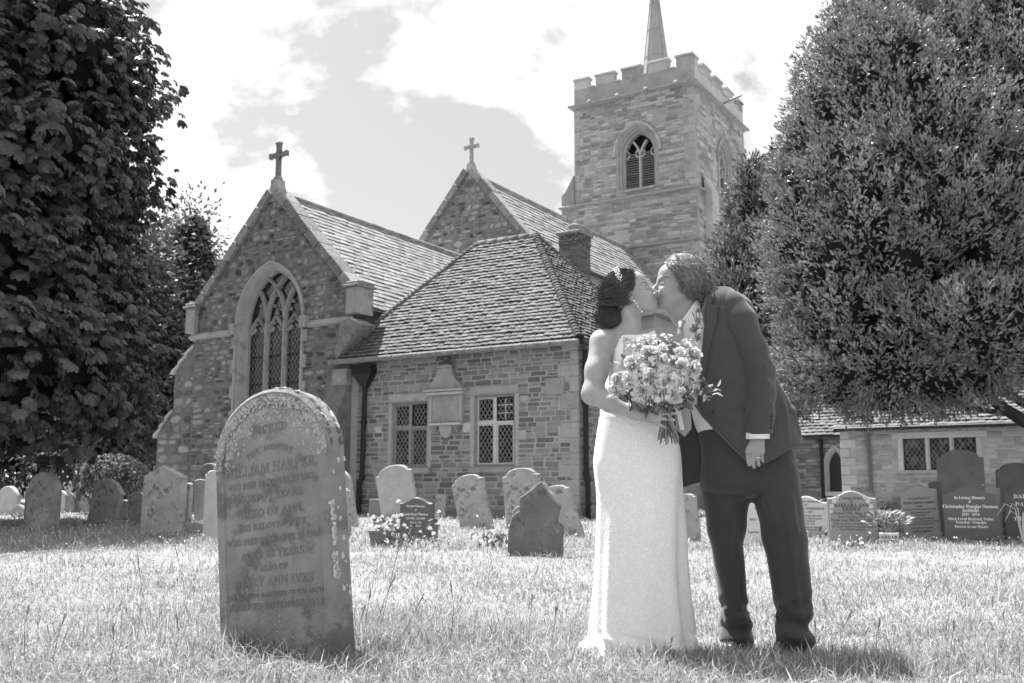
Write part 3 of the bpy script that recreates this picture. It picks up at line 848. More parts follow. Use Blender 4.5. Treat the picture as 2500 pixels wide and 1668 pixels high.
    # left (south) buttress and right buttress
    def buttress(prof, y0, y1, slabs):
        m = MB(); m.prism(prof, y0, y1); b = m.build('buttress', M_mortar_dk, CN)
        for (xa, za_), (xb, zb_) in slabs:
            n = 3
            for i in range(n):
                p = (xa + (xb - xa) * i / n, za_ + (zb_ - za_) * i / n); q = (xa + (xb - xa) * (i + 1.06) / n, za_ + (zb_ - za_) * (i + 1.06) / n)
                m = MB(); m.prism([(p[0] + .01, p[1]), (q[0] - .05, q[1] + .0), (q[0] - .05, q[1] + .10), (p[0] + .01, p[1] + .06)], y0 - .05, y1 + .05); m.build('weathering_slab', M_dress_lt, b)
        return b
    bL = buttress([(xl + .001, -.4), (xl + .001, 4.52), (xl - .05, 4.40), (-12.05, 3.72), (-12.05, 2.70), (-12.62, 2.05), (-12.62, -.4)], .03, .85, [((xl - .05, 4.40), (-12.10, 3.72)), ((-12.06, 2.72), (-12.68, 2.05))])
    def bspans(z, h):
        if z > 3.6: return []
        a = -12.04 if z > 2.6 else (-12.6 if z < 2.05 else -12.04 - (2.7 - z) * .86)
        return [(a, xl)]
    st.fill(frame_y(.029), bspans, 0, 3.6, (.14, .26), (.2, .5), gap=.02, seed=44)
    m = MB(); m.add([(-6.5, 0, -.4), (-5.92, 0, -.4), (-5.92, -.55, -.4), (-6.5, -.55, -.4), (-6.5, 0, 3.9), (-5.92, 0, 3.9), (-5.92, -.22, 3.35), (-6.5, -.22, 3.35), (-6.5, -.22, 2.9), (-5.92, -.22, 2.9), (-5.92, -.55, 2.3), (-6.5, -.55, 2.3)],
        [(0, 1, 2, 3), (4, 5, 6, 7), (7, 6, 9, 8), (8, 9, 10, 11), (11, 10, 2, 3), (0, 3, 11, 8, 7, 4), (1, 2, 10, 9, 6, 5), (0, 1, 5, 4)])
    b2 = m.build('buttress', M_mortar_dk, CN)
    st.fill(frame_y(-.551), lambda z, h: [(-6.49, -5.93)], 0, 2.3, (.14, .26), (.2, .4), seed=45)
    z = .1
    while z < 3.3:
        h = random.uniform(.25, .4); d = -.56 if z + h < 2.3 else -.23
        if not (z < 2.9 and z + h > 2.3):
            m = MB(); m.bbox(-6.2 if random.random() < .5 else -6.32, -5.90, d - .012, d + .2, z, z + h - .01, .012); m.build('buttress_block', M_rubble, CN)
        z += h
    # skew stone that dies on to the vestry roof
    m = MB(); m.prism([(-6.0, 4.55), (-5.72, 4.62), (-5.42, 4.45), (-6.1, 3.66), (-6.16, 3.82)], -.36, .25); m.build('skew_stone', M_coping, CN)
    # chancel roof
    ex_, ez = xr + .28, 4.95; zr = 8.16; run = ex_ - xc
    sl = math.hypot(run, zr - ez)
    rd = MB(); rd.add([(ex_, .35, ez - .05), (ex_, 8.95, ez - .05), (xc, 8.95, zr - .05), (xc, .35, zr - .05), (2 * xc - ex_, .35, ez - .05), (2 * xc - ex_, 8.95, ez - .05)], [(0, 1, 2, 3), (3, 2, 5, 4), (0, 3, 4), (1, 5, 2)]); rd.build('roof_deck', M_slate, CN)
    tile_roof('roof_slate', CN, (ex_, .35, ez), (0, 1, 0), (-run, 0, zr - ez), sl, lambda v: (0, 8.6), .185, .28, .014, U_SLATE, M_slate, 260, 17, 1.25, .5)
    y = .3
    while y < 8.8:
        m = MB(); m.tube([(xc, y, zr), (xc, min(y + .43, 8.9), zr)], .10, 8); m.build('ridge_tile', M_slate, CN, True); y += .44
    # nave
    ny, nxr, nze, nza = 8.9, -6.28, 8.40, 11.28
    mn = (nza - nze) / (nxr - xc); nxl = 2 * xc - nxr
    w = MB(); w.prism([(nxl - .1, 0), (nxr, 0), (nxr, nze), (xc, nza - .12), (nxl - .1, nze)], ny, ny + .6); w.build('nave_gable', M_mortar_dk, CN)
    st.fill(frame_y(ny - .001), lambda z, h: [(xc - (nza - z - h * .4) / mn + .12, xc + (nza - z - h * .4) / mn - .12)] if nza - z - h * .4 > .25 else [], 7.0, nza - .2, (.12, .26), (.12, .36), gap=.022, proud=(.006, .025), seed=47, merge=.4)
    coping(nxl - .05, nze - .02, xc - .03, nza - .08, ny - .12, ny + .4, n=6); coping(nxr + .05, nze - .02, xc + .03, nza - .08, ny - .12, ny + .4, n=6)
    cross(xc, ny + .12, nza + .05, .92, False)
    w = MB(); w.box(nxr - .5, nxr - .03, ny + .601, 21.75, 0, nze - .05); w.box(nxl, nxl + .5, ny + .601, 21.75, 0, nze - .05); w.build('nave_side_wall', M_tstone, CN)
    ex2, ez2, zr2 = nxr + .16, nze - .20, 11.12; run = ex2 - xc; sl = math.hypot(run, zr2 - ez2)
    rd = MB(); rd.add([(ex2, ny + .35, ez2 - .05), (ex2, 21.78, ez2 - .05), (xc, 21.78, zr2 - .05), (xc, ny + .35, zr2 - .05), (2 * xc - ex2, ny + .35, ez2 - .05), (2 * xc - ex2, 21.78, ez2 - .05)], [(0, 1, 2, 3), (3, 2, 5, 4), (0, 3, 4), (1, 5, 2)]); rd.build('nave_roof_deck', M_slate, CN)
    tile_roof('nave_slate', CN, (ex2, ny + .35, ez2), (0, 1, 0), (-run, 0, zr2 - ez2), sl, lambda v: (0, 12.4), .235, .38, .018, U_SLATE, M_slate, 200, 18, 1.25, .5)
    y = ny + .3
    while y < 21.6:
        m = MB(); m.tube([(xc, y, zr2), (xc, min(y + .48, 21.75), zr2)], .12, 8); m.build('ridge_tile', M_slate, CN, True); y += .49
    m = MB(); m.tube([(ex2 + .07, ny + .3, ez2 - .03), (ex2 + .07, 21.7, ez2 - .03)], .07, 8); m.build('gutter', M_iron, CN)
    # north aisle
    w = MB(); w.box(nxr - .02, -2.4, 9.6, 21.5, 0, 5.9); w.build('aisle_wall', M_tstone, CN)
    m = MB(); m.add([(nxr - .05, 9.4, 7.4), (nxr - .05, 21.6, 7.4), (-2.1, 21.6, 5.85), (-2.1, 9.4, 5.85), (nxr - .05, 9.4, 5.8), (nxr - .05, 21.6, 5.8)], [(0, 1, 2, 3), (0, 3, 4), (1, 5, 2), (4, 3, 2, 5)]); m.build('aisle_roof', M_slate, CN)
    st.build(CN, 300, prefer=lambda P: 1.0 if (P.y < 1 and P.z > 2.2) else (.5 if P.y > 5 else .05))
chancel_nave()

# ================================================================= bell tower
TW = empty('bell_tower', CH_O, CH_R, 'square battlemented stone bell tower with slim spire behind the nave', 'tower')
def bell_tower():
    x0, x1, y0, y1 = -11.4, -5.55, 21.8, 28.7
    zs1, zc, zp = 13.62, 18.40, 19.2
    bx_c, byc = -8.25, 25.75
    a_o, sp, ri, zb = 1.0, 15.62, 1.28, 14.02
    w = MB()
    hole = arch_pts(bx_c, a_o, sp, ri, zb)
    w.prism([(x0, zs1), (x1, zs1), (x1, zc), (x0, zc)], y0, y0 + .7, holes=[hole[::-1]]); 
    o = w.build('upper_wall', M_mortar_tw, TW)
    w = MB(); w.prism([(y0 + .701, zs1), (y1, zs1), (y1, zc), (y0 + .701, zc)], 0, .7, holes=[arch_pts(byc, a_o, sp, ri, zb)[::-1]])
    w.v = [(x1 - d, s, t) for s, d, t in w.v]; w.build('upper_wall', M_mortar_tw, TW)
    w = MB(); w.box(x0, x0 + .7, y0 + .701, y1, zs1, zc); w.box(x0 + .701, x1 - .701, y1 - .7, y1, zs1, zc); w.build('upper_wall', M_mortar_tw, TW)
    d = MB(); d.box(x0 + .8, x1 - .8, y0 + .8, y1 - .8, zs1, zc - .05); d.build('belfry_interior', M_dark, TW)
    w = MB(); w.box(x0 - .1, x1 + .14, y0 - .12, y1 + .1, -.3, zs1); w.build('lower_wall', M_mortar_tw, TW)
    # stair turret shoulder on the left
    w = MB(); w.prism([(x0 - .001, 0), (-12.04, 0), (-12.04, 14.15), (-11.86, 14.3), (x0 - .001, 15.05)], y0 - .12, y0 + 1.8); w.build('stair_turret', M_tstone, TW)
    # clasping buttress on the right face
    w = MB(); w.add([(x1 + .14, y0 - .05, 0), (x1 + .14, y0 + .8, 0), (x1 + .14, y0 + .8, 14.3), (x1 + .14, y0 - .05, 14.3), (x1 + .5, y0 - .05, 0), (x1 + .5, y0 + .8, 0), (x1 + .5, y0 + .8, 13.5), (x1 + .5, y0 - .05, 13.5)], [(0, 1, 2, 3), (4, 7, 6, 5), (0, 3, 7, 4), (1, 5, 6, 2), (3, 2, 6, 7), (0, 4, 5, 1)])
    w.v = [(x, y + .75, z) for x, y, z in w.v]; w.build('buttress', M_tstone, TW)
    st = StoneSet('stone', U_COURSED, M_tstone)
    def spE(z, h):
        hw = arch_halfw(a_o + .03, sp, ri + .05, z) if zb - .05 < z else 0
        A, B = x0 + .02 + (.45 if int(z * 2.6) % 2 else .25), x1 - .02 - (.45 if int(z * 2.6) % 2 else .25)
        return [(A, bx_c - hw), (bx_c + hw, B)] if hw > .02 else [(A, B)]
    st.fill(frame_y(y0 - .001), spE, zs1 + .1, zc - .05, (.09, .19), (.18, .50), gap=.016, proud=(.006, .024), seed=51, merge=.12)
    st.fill(frame_y(y0 - .121), lambda z, h: [(-12.0, x1 + .1)], 8.0, zs1 - .12, (.09, .20), (.2, .55), gap=.016, proud=(.006, .024), seed=52, merge=.12)
    def spN(z, h):
        hw = arch_halfw(a_o + .03, sp, ri + .05, z) if zb - .05 < z else 0
        A, B = y0 + .3, y1 - .3
        return [(A, byc - hw), (byc + hw, B)] if hw > .02 else [(A, B)]
    st.fill(frame_x(x1 + .001), spN, zs1 + .1, zc - .05, (.13, .26), (.25, .6), gap=.016, proud=(.006, .02), seed=53, merge=.12)
    st.fill(frame_x(x1 + .141), lambda z, h: [(y0, y1)], 8.0, zs1 - .12, (.14, .28), (.25, .6), gap=.016, proud=(.006, .02), seed=54)
    st.build(TW, 300, prefer=lambda P: 1.0 if (P.y < 22 and P.z > 12) else .1)
    z = zs1 + .1; k = 0
    while z < zc - .1:
        h = min(random.uniform(.3, .42), zc - z); l1, l2 = (.45, .28) if k % 2 else (.26, .45)
        m = MB(); m.bbox(x1 - l1, x1 + .012, y0 - .02, y0 + .12, z + .006, z + h - .006, .01); m.box(x1 - .05, x1 + .018, y0 + .121, y0 + l2, z + .008, z + h - .008); m.build('quoin', M_dress, TW)
        m = MB(); m.bbox(x0 - .012, x0 + l2, y0 - .02, y0 + .12, z + .006, z + h - .006, .01); m.build('quoin', M_dress, TW)
        z += h; k += 1
    def band(z, h, out, name, mt, X0=x0, X1=x1, Y0=y0, Y1=y1, Zup=None):
        t = Zup if Zup else h * .6
        m = MB(); o = out
        V = []
        for zz, e in ((z, .0), (z + h * .35, o), (z + h * .7, o), (z + h + t * .3, 0)):
            V += [(X0 - e, Y0 - e, zz), (X1 + e, Y0 - e, zz), (X1 + e, Y1 + e, zz), (X0 - e, Y1 + e, zz)]
        F = []
        for i in range(3):
            for k in range(4):
                n = (k + 1) % 4; F.append((i * 4 + k, i * 4 + n, i * 4 + 4 + n, i * 4 + 4 + k))
        F += [(3, 2, 1, 0), (12, 13, 14, 15)]
        m.add(V, F); m.build(name, mt, TW)
    band(zs1 - .14, .16, .12, 'string_course', M_coping, x0 - .64, x1 + .14, y0 - .13, y1 + .1)
    band(11.2, .14, .08, 'string_course', M_coping, x0 - .64, x1 + .14, y0 - .121, y1 + .1)
    band(zc - .14, .22, .24, 'cornice', M_dress)
    for k in range(4):
        m = MB(); xx = x0 + .9 + k * 1.42; m.lathe([(.03, -.12), (.12, -.06), (.14, .02), (.08, .12)], (xx, y0 - .2, zc - .02), 8); m.build('carved_boss', M_dress, TW, True)
    m = MB(); m.tube([(x1 + .1, y0 + 3.5, zc + .12), (x1 + 1.15, y0 + 3.2, zc + .22)], .05, 8); m.build('water_spout', M_lead, TW)
    # parapet
    tp = .32
    P = MB(); P.box(x0, x1, y0, y0 + tp, zc + .12, zp); P.box(x1 - tp, x1, y0 + tp + .001, y1, zc + .12, zp); P.box(x0, x0 + tp, y0 + tp + .001, y1, zc + .12, zp); P.box(x0 + tp + .001, x1 - tp - .001, y1 - tp, y1, zc + .12, zp); P.box(x0 + tp, x1 - tp, y0 + tp, y1 - tp, zc + .1, zc + .2); P.build('parapet', M_tstone, TW)
    def merlons(L):
        c, mm = .75, .95; n = 3; g = (L - 2 * c - n * mm) / (n + 1); out = [(0, c)]; s = c + g
        for _ in range(n): out.append((s, s + mm)); s += mm + g
        out.append((L - c, L)); return out, g
    for side in range(4):
        L = (x1 - x0) if side % 2 == 0 else (y1 - y0)
        ms, g = merlons(L)
        for i, (a, b) in enumerate(ms):
            zt = 19.66
            def mk(a, b, z0_, z1_, e, name, mt, par):
                m = MB(); ov = e
                if side == 0: m.bbox(x0 + a - ov, x0 + b + ov, y0 - ov - .002, y0 + tp + ov, z0_, z1_, .012)
                elif side == 1: m.box(x1 - tp - ov, x1 + ov + .002, y0 + max(a, tp + .003 if z0_ < 19.5 else tp + .1) - ov, y0 + b + ov, z0_, z1_)
                elif side == 2: m.box(x0 + a - ov, x0 + b + ov, y1 - tp - ov, y1 + ov + .002, z0_, z1_)
                else: m.box(x0 - ov - .002, x0 + tp + ov, y0 + max(a, tp + .1) - ov, y0 + b + ov, z0_, z1_)
                return m.build(name, mt, par)
            o = mk(a, b, zp + .002, zt, 0, 'merlon', M_tstone, TW)
            mk(a, b, zt + .002, zt + .10, .055, 'cap_stone', M_dress_lt, o)
        for (a, b), (c, d) in zip(ms[:-1], ms[1:]):
            m = MB()
            if side == 0: m.box(x0 + b + .06, x0 + c - .06, y0 - .05, y0 + tp + .05, zp + .002, zp + .06); m.build('crenel_sill', M_dress_lt, TW)
            elif side == 1: m.box(x1 - tp - .05, x1 + .05, y0 + b + .06, y0 + c - .06, zp + .002, zp + .06); m.build('crenel_sill', M_dress_lt, TW)
    # belfry windows
    for plane, cx in ((lambda s, t, d: (s, y0 + d, t), bx_c), (lambda s, t, d: (x1 - d, s, t), byc)):
        wr = bpy.data.objects.new('belfry_window', None); COL.objects.link(wr); wr.parent = TW
        m = MB(); loft_outlines(m, [(arch_pts(cx, a, sp, r, zb), d) for a, r, d in ((1.0, 1.28, -.01), (.93, 1.2, .02), (.90, 1.17, .10), (.82, 1.10, .13), (.80, 1.08, .22), (.70, 1.0, .28), (.68, .98, .50))], plane); m.build('arch_moulding', M_dress, wr)
        m = MB()
        zh = sp - .05
        loft_outlines(m, [(arch_pts(cx, a, sp, r, zh), d) for a, r, d in ((1.18, 1.48, -.0), (1.18, 1.48, -.10), (1.08, 1.37, -.11), (1.02, 1.3, -.02))], plane); m.build('hood_mould', M_dress, wr)
        m = MB(); bar_path(m, [(cx, zb), (cx, sp + .1)], .15, .26, .48, plane); m.build('mullion', M_dress_lt, wr)
        for sx in (-1, 1):
            m = MB(); bar_path(m, [(cx, sp + .02), (cx + sx * .08, sp + .25), (cx + sx * .2, sp + .48), (cx + sx * .33, sp + .66)], .10, .28, .48, plane); m.build('tracery_bar', M_dress_lt, wr)
            lc = cx + sx * .37
            for q in (-1, 1):
                m = MB(); bar_path(m, [(lc + q * .31, sp - .12), (lc + q * .18, sp - .02), (lc + q * .14, sp + .04)], .08, .30, .48, plane)
                bar_path(m, [(lc + q * .30, sp + .26), (lc + q * .2, sp + .2), (lc + q * .15, sp + .10)], .06, .30, .48, plane); m.build('cusp', M_dress_lt, wr)
            z = zb + .05
            while z < sp + .10:
                m = MB(); A, B = lc - .29, lc + .29
                V = [plane(A, z, .34), plane(B, z, .34), plane(B, z + .055, .34), plane(A, z + .055, .34), plane(A, z + .10, .50), plane(B, z + .10, .50), plane(B, z + .14, .50), plane(A, z + .14, .50)]
                m.add(V, [(0, 1, 2, 3), (4, 7, 6, 5), (0, 4, 5, 1), (3, 2, 6, 7), (0, 3, 7, 4), (1, 5, 6, 2)]); m.build('louvre', M_louvre, wr); z += .112
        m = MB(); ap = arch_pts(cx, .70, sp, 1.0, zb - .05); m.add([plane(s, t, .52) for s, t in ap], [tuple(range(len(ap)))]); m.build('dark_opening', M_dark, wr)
        m = MB(); V = []
        for s in (cx - .8, cx + .8):
            V += [plane(s, zb - .16, -.06), plane(s, zb - .06, -.06), plane(s, zb + .02, .5), plane(s, zb - .16, .5)]
        m.add(V, [(0, 1, 2, 3), (7, 6, 5, 4), (0, 4, 5, 1), (1, 5, 6, 2), (2, 6, 7, 3), (3, 7, 4, 0)]); m.build('sill', M_dress, wr)
    # spire
    c = ((x0 + x1) / 2 - .02, 24.8)
    m = MB(); m.lathe([(.98, 18.6), (.80, 19.4), (.62, 20.6), (.46, 22.0), (.30, 23.4), (.17, 24.7), (.07, 25.9)], (c[0], c[1], 0), 8, a0=math.pi / 8); sp_ = m.build('spire', M_lead, TW)
    for k in range(8):
        a = math.pi / 8 + k * math.pi / 4; m = MB()
        m.tube([(c[0] + r * math.cos(a), c[1] + r * math.sin(a), z) for r, z in ((.98, 18.6), (.80, 19.4), (.62, 20.6), (.46, 22.0), (.30, 23.4), (.17, 24.7), (.07, 25.9))], .035, 6); m.build('lead_roll', M_lead, sp_)
    for zz, r in ((19.9, .735), (21.3, .545), (22.7, .385), (24.05, .24)):
        m = MB(); m.lathe([(r + .005, zz), (r + .03, zz + .02), (r - .0, zz + .06)], (c[0], c[1], 0), 8, a0=math.pi / 8); m.build('lead_lap', M_lead, sp_)
bell_tower()

# ================================================================= low hall on the right
HL = empty('church_hall', CH_O, CH_R, 'low pale limestone hall with mullioned lattice window behind the yew', 'hall')
def church_hall():
    y, xa, xb, ez = 12.0, 2.32, 13.0, 2.50
    win = (3.98, 5.95, 1.22, 2.10)
    w = MB(); w.prism([(xa, -.4), (xb, -.4), (xb, ez), (xa, ez)], y, y + .4, holes=[[(win[0], win[2]), (win[1], win[2]), (win[1], win[3]), (win[0], win[3])]])
    w.box(xa, xa + .4, y + .401, y + 6, -.4, ez); w.build('wall', M_mortar, HL)
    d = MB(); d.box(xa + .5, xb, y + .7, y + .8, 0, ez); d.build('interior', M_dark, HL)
    def spans(z, h):
        out = [(xa + (.42 if int(z * 3.3) % 2 else .22), 9.5)]
        if win[2] - .15 < z < win[3] + .16: out = [(out[0][0], win[0] - (.24 if int(z * 2.7) % 2 else .12)), (win[1] + (.24 if int(z * 2.7) % 2 else .12), 9.5)]
        return out
    st = StoneSet('stone', U_COURSED, M_hstone); st.fill(frame_y(y - .001), spans, .1, ez - .1, (.09, .17), (.15, .42), gap=.022, seed=61, merge=.15); st.build(HL, 300, prefer=lambda P: 1 if P.x < 8 else .1)
    z = .1; k = 0
    while z < ez - .15:
        h = min(random.uniform(.22, .3), ez - z); m = MB(); m.bbox(xa - .01, xa + (.42 if k % 2 else .24), y - .03, y + .2, z + .005, z + h - .005, .012); m.build('quoin', M_dress_lt, HL); z += h; k += 1
    wr = bpy.data.objects.new('window', None); COL.objects.link(wr); wr.parent = HL
    a, b, c, dd = win; rs = random.Random(9)
    m = MB(); t = .10
    m.bbox(a - .1, a + .04, y - .03, y + .25, c - .02, dd + .01, .02); m.build('jamb', M_dress_lt, wr); m = MB(); m.bbox(b - .04, b + .1, y - .03, y + .25, c - .02, dd + .01, .02); m.build('jamb', M_dress_lt, wr)
    m = MB(); m.bbox(a - .24, b + .24, y - .04, y + .25, dd + .012, dd + .19, .02); m.build('lintel', M_dress_lt, wr)
    m = MB(); m.add([(a - .16, y - .10, c - .20), (b + .16, y - .10, c - .20), (b + .16, y - .10, c - .14), (a - .16, y - .10, c - .14), (a - .16, y + .2, c - .022), (b + .16, y + .2, c - .022), (a - .16, y + .2, c - .2), (b + .16, y + .2, c - .2)], [(0, 1, 2, 3), (3, 2, 5, 4), (4, 5, 7, 6), (0, 3, 4, 6), (1, 7, 5, 2), (0, 6, 7, 1)]); m.build('sill', M_dress, wr)
    n = 3; lw = (b - a - .08) / n
    for k in range(n):
        x0, x1 = a + .04 + lw * k, a + .04 + lw * (k + 1)
        if k:
            m = MB(); bar_path(m, [(x0, c), (x0, dd)], .13, y + .0, y + .2, lambda s, t, d: (s, d, t)); m.build('mullion', M_dress_lt, wr)
        g0, g1 = x0 + (.065 if k else .0), x1 - (.065 if k < n - 1 else 0)
        m = MB(); e = .025; m.box(g0, g0 + e, y + .12, y + .16, c, dd); m.box(g1 - e, g1, y + .12, y + .16, c, dd); m.box(g0 + e, g1 - e, y + .12, y + .16, c, c + e); m.box(g0 + e, g1 - e, y + .12, y + .16, dd - e, dd); m.build('casement', M_iron, wr)
        diamond_light(wr, g0 + e, g1 - e, c + e, dd - e, y + .14, .13, .19, rs, tilt=.06, thin=.007)
    # roof and gutter
    vd = Vector((0, .80, .60)).normalized(); sl = 5.0
    m = MB(); A = Vector((xa - .15, y - .25, ez - .12)); B = A + vd * sl; m.add([A, A + Vector((11, 0, 0)), B + Vector((11, 0, 0)), B, A + Vector((0, 6, 0)), A + Vector((11, 6, 0))], [(0, 1, 2, 3), (0, 3, 4), (1, 5, 2), (3, 2, 5, 4), (0, 4, 5, 1)]); m.build('roof_deck', M_tile, HL)
    tile_roof('roof_tile', HL, A + Vector((0, -.01, .04)), (1, 0, 0), vd, sl, lambda v: (0, 7.6), .16, .24, .022, U_TILE, M_tile, 200, 27, 1.3, .9)
    m = MB(); m.tube([(xa - .1, y - .33, ez - .10), (xb, y - .33, ez - .10)], .06, 8); m.build('gutter', M_iron, HL)
    m = MB(); m.tube([(xa + .78, y - .33, ez - .14), (xa + .80, y - .1, ez - .35), (xa + .80, y - .09, 1.2), (xa + .80, y - .09, .1)], .05, 8); m.build('downpipe', M_louvre, HL)
    # older aisle end to its left with the lancet
    ya, zA = 14.0, 2.34
    lx, la, lsp, lri, lb = 1.66, .22, 1.35, .50, .62
    w = MB(); w.prism([(-2.4, -.4), (2.6, -.4), (2.6, zA), (-2.4, zA)], ya, ya + .4, holes=[arch_pts(lx, la + .1, lsp, lri + .12, lb, 6)[::-1]]); w.build('old_wall', M_mortar_dk, HL)
    st = StoneSet('old_stone', U_COURSED, M_vstone)
    def sp2(z, h):
        hw = arch_halfw(la + .1, lsp, lri + .12, z) if z > lb else 0
        return [(-2.3, lx - hw - .02), (lx + hw + .02, 2.5)] if hw > .02 else [(-2.3, 2.5)]
    st.fill(frame_y(ya - .001), sp2, .1, zA - .05, (.08, .15), (.15, .4), seed=63, merge=.1); st.build(HL, 150, prefer=lambda P: 1 if P.x > 0 else .05)
    wl = bpy.data.objects.new('lancet_window', None); COL.objects.link(wl); wl.parent = HL
    m = MB(); loft_outlines(m, [(arch_pts(lx, aa, lsp, r, lb, 6), d) for aa, r, d in ((la + .16, lri + .20, ya), (la + .16, lri + .2, ya - .04), (la + .09, lri + .1, ya - .04), (la, lri, ya + .12), (la, lri, ya + .3))], lambda s, t, d: (s, d, t)); m.build('arch_moulding', M_dress_lt, wl)
    m = MB(); m.prism(arch_pts(lx, la + .02, lsp, lri + .02, lb - .05, 6), ya + .18, ya + .19); m.build('glass', M_glass, wl)
    m = MB(); m.bbox(lx - .45, lx + .45, ya - .08, ya + .2, lb - .14, lb, .02); m.build('sill', M_dress_lt, wl)
    A = Vector((-2.6, ya - .2, zA - .05)); vd = Vector((0, .75, .66)).normalized()
    m = MB(); B = A + vd * 3.2; m.add([A, A + Vector((5.4, 0, 0)), B + Vector((5.4, 0, 0)), B, A + Vector((0, 4, 0)), A + Vector((5.4, 4, 0))], [(0, 1, 2, 3), (0, 3, 4), (1, 5, 2), (3, 2, 5, 4), (0, 4, 5, 1)]); m.build('roof_deck', M_tile, HL)
    tile_roof('old_roof_tile', HL, A + Vector((0, -.01, .04)), (1, 0, 0), vd, 3.2, lambda v: (0, 5.4), .16, .22, .022, U_TILE, M_tile, 100, 28, 1.3, .9)
    m = MB(); m.tube([(1.28, ya - .09, zA - .1), (1.28, ya - .09, .05)], .055, 8); m.build('downpipe', M_iron, HL)
church_hall()
# ================================================================= trees and shrubs
random.seed(71); RNG = np.random.default_rng(71)
M_chest = mat('chestnut_leaf', 0.086, var=0.5, rough=0.40, spec=0.5, trans=0.25)
M_yew = mat('yew_needles', 0.25, var=0.72, rough=0.40, spec=0.5, trans=0.08)
M_leaf = mat('tree_leaf', 0.10, var=0.5, rough=0.5, spec=0.35, trans=0.3)
M_bark = mat('bark', 0.055, contrast=0.6, scale=7, bump=1.0, bump_scale=18, rough=0.95)
M_weep = mat('weeping_leaf', 0.15, var=0.5, rough=0.6, spec=0.3, trans=0.3)
def leaf_unit_palmate():
    V = []; T = []
    for k in range(5):
        a = math.radians(-62 + 31 * k); L = .175 * (.68, .9, 1.0, .9, .68)[k]; w = .056 * L / .175
        d = np.array([math.cos(a), math.sin(a), 0]); s = np.array([-math.sin(a), math.cos(a), 0]); b = len(V)
        V += [d * .01, d * L * .68 + s * w + [0, 0, -.034], d * L * .68 - s * w + [0, 0, -.034], d * L * .93 + s * w * .55 + [0, 0, -.075], d * L * .93 - s * w * .55 + [0, 0, -.075], d * L * 1.02 + [0, 0, -.09], d * L * .66 + [0, 0, -.016]]
        T += [(b, b + 6, b + 1), (b, b + 2, b + 6), (b + 1, b + 6, b + 3), (b + 6, b + 2, b + 4), (b + 6, b + 4, b + 5), (b + 6, b + 5, b + 3)]
    return np.array(V, np.float32), np.array(T, np.int32)
def leaf_unit_spray():
    """yew shoot: needles fanned round a short axis along +x"""
    V = []; T = []; rs = random.Random(77)
    for k in range(7):
        t = .00 + .055 * k / 6; an = k * 2.4; sp = .030 + .012 * rs.random(); L = .070 + .03 * rs.random()
        p = np.array([t, 0, 0]); q = p + np.array([L * .8, sp * math.cos(an), sp * math.sin(an)]); w = np.array([.002, -math.sin(an), math.cos(an)]) * .0115
        b = len(V); V.extend([p - w, p + w, q]); T.append((b, b + 1, b + 2))
    return np.array(V, np.float32), np.array(T, np.int32)
def leaf_unit_simple():
    V = [(0, 0, 0), (.05, .028, .008), (.05, -.028, .008), (.11, 0, -.012)]
    T = [(0, 2, 1), (1, 2, 3)]
    return np.array(V, np.float32), np.array(T, np.int32)
U_PALM, U_SPRAY, U_LEAF = leaf_unit_palmate(), leaf_unit_spray(), leaf_unit_simple()
def bake_leaves(unit, P, D, UP, S):
    """unit leaf placed n times: x axis along D, z roughly UP, scale S"""
    D = D / np.linalg.norm(D, axis=1, keepdims=True)
    Yv = np.cross(UP, D); Yv /= np.maximum(np.linalg.norm(Yv, axis=1, keepdims=True), 1e-6)
    Z = np.cross(D, Yv)
    v, t = unit; n = len(P); k = len(v)
    W = (P[:, None, :] + S[:, None, None] * (v[None, :, 0, None] * D[:, None, :] + v[None, :, 1, None] * Yv[:, None, :] + v[None, :, 2, None] * Z[:, None, :]))
    T = (t[None] + (np.arange(n) * k)[:, None, None]).reshape(-1, 3)
    return W.reshape(-1, 3), T, np.repeat(RNG.uniform(0, 1, n), len(t))
def unit_dirs(n):
    d = RNG.normal(size=(n, 3)); return d / np.linalg.norm(d, axis=1, keepdims=True)
def lobes_px(L):
    """(px x, px y, px half width, px half height, Y, depth half m) -> ellipsoids"""
    out = []
    for x, y, rx, ry, Y, dy in L:
        c = at_Y(x, y, Y); out.append((np.array(c), np.array([rx * Y / F_PX, dy, ry * Y / F_PX])))
    return out
def crown_points(lobes, n, r0, r1, inside=.93):
    P = []; N = []
    w = np.array([l[1].prod() ** (2 / 3) for l in lobes]); w /= w.sum()
    for (c, r), k in zip(lobes, (w * n).astype(int) + 1):
        d = unit_dirs(k); q = c + d * r * RNG.uniform(r0, r1, (k, 1)); nn = d / r; nn /= np.linalg.norm(nn, axis=1, keepdims=True)
        keep = np.ones(k, bool)
        for c2, r2 in lobes:
            if c2 is c: continue
            keep &= (((q - c2) / r2) ** 2).sum(1) > inside ** 2
        P.append(q[keep]); N.append(nn[keep])
    return np.concatenate(P), np.concatenate(N)
M_core = mat('shade_core', 0.022, contrast=.5, scale=3, rough=1.0, spec=.0)
def core(lobes, k, parent, off):  # opaque near-black shells added inside the crowns to block light and darken gaps
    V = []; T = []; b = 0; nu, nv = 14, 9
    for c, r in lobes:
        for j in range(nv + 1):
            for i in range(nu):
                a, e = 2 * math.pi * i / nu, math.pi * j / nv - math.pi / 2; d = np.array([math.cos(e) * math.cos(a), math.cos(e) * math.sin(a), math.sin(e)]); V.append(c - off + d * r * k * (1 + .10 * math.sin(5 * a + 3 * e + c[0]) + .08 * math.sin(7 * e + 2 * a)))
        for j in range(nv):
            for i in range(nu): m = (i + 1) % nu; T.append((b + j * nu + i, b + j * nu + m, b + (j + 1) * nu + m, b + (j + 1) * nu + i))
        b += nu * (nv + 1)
    return np_mesh('shade_core', np.array(V), np.array(T), M_core, parent)
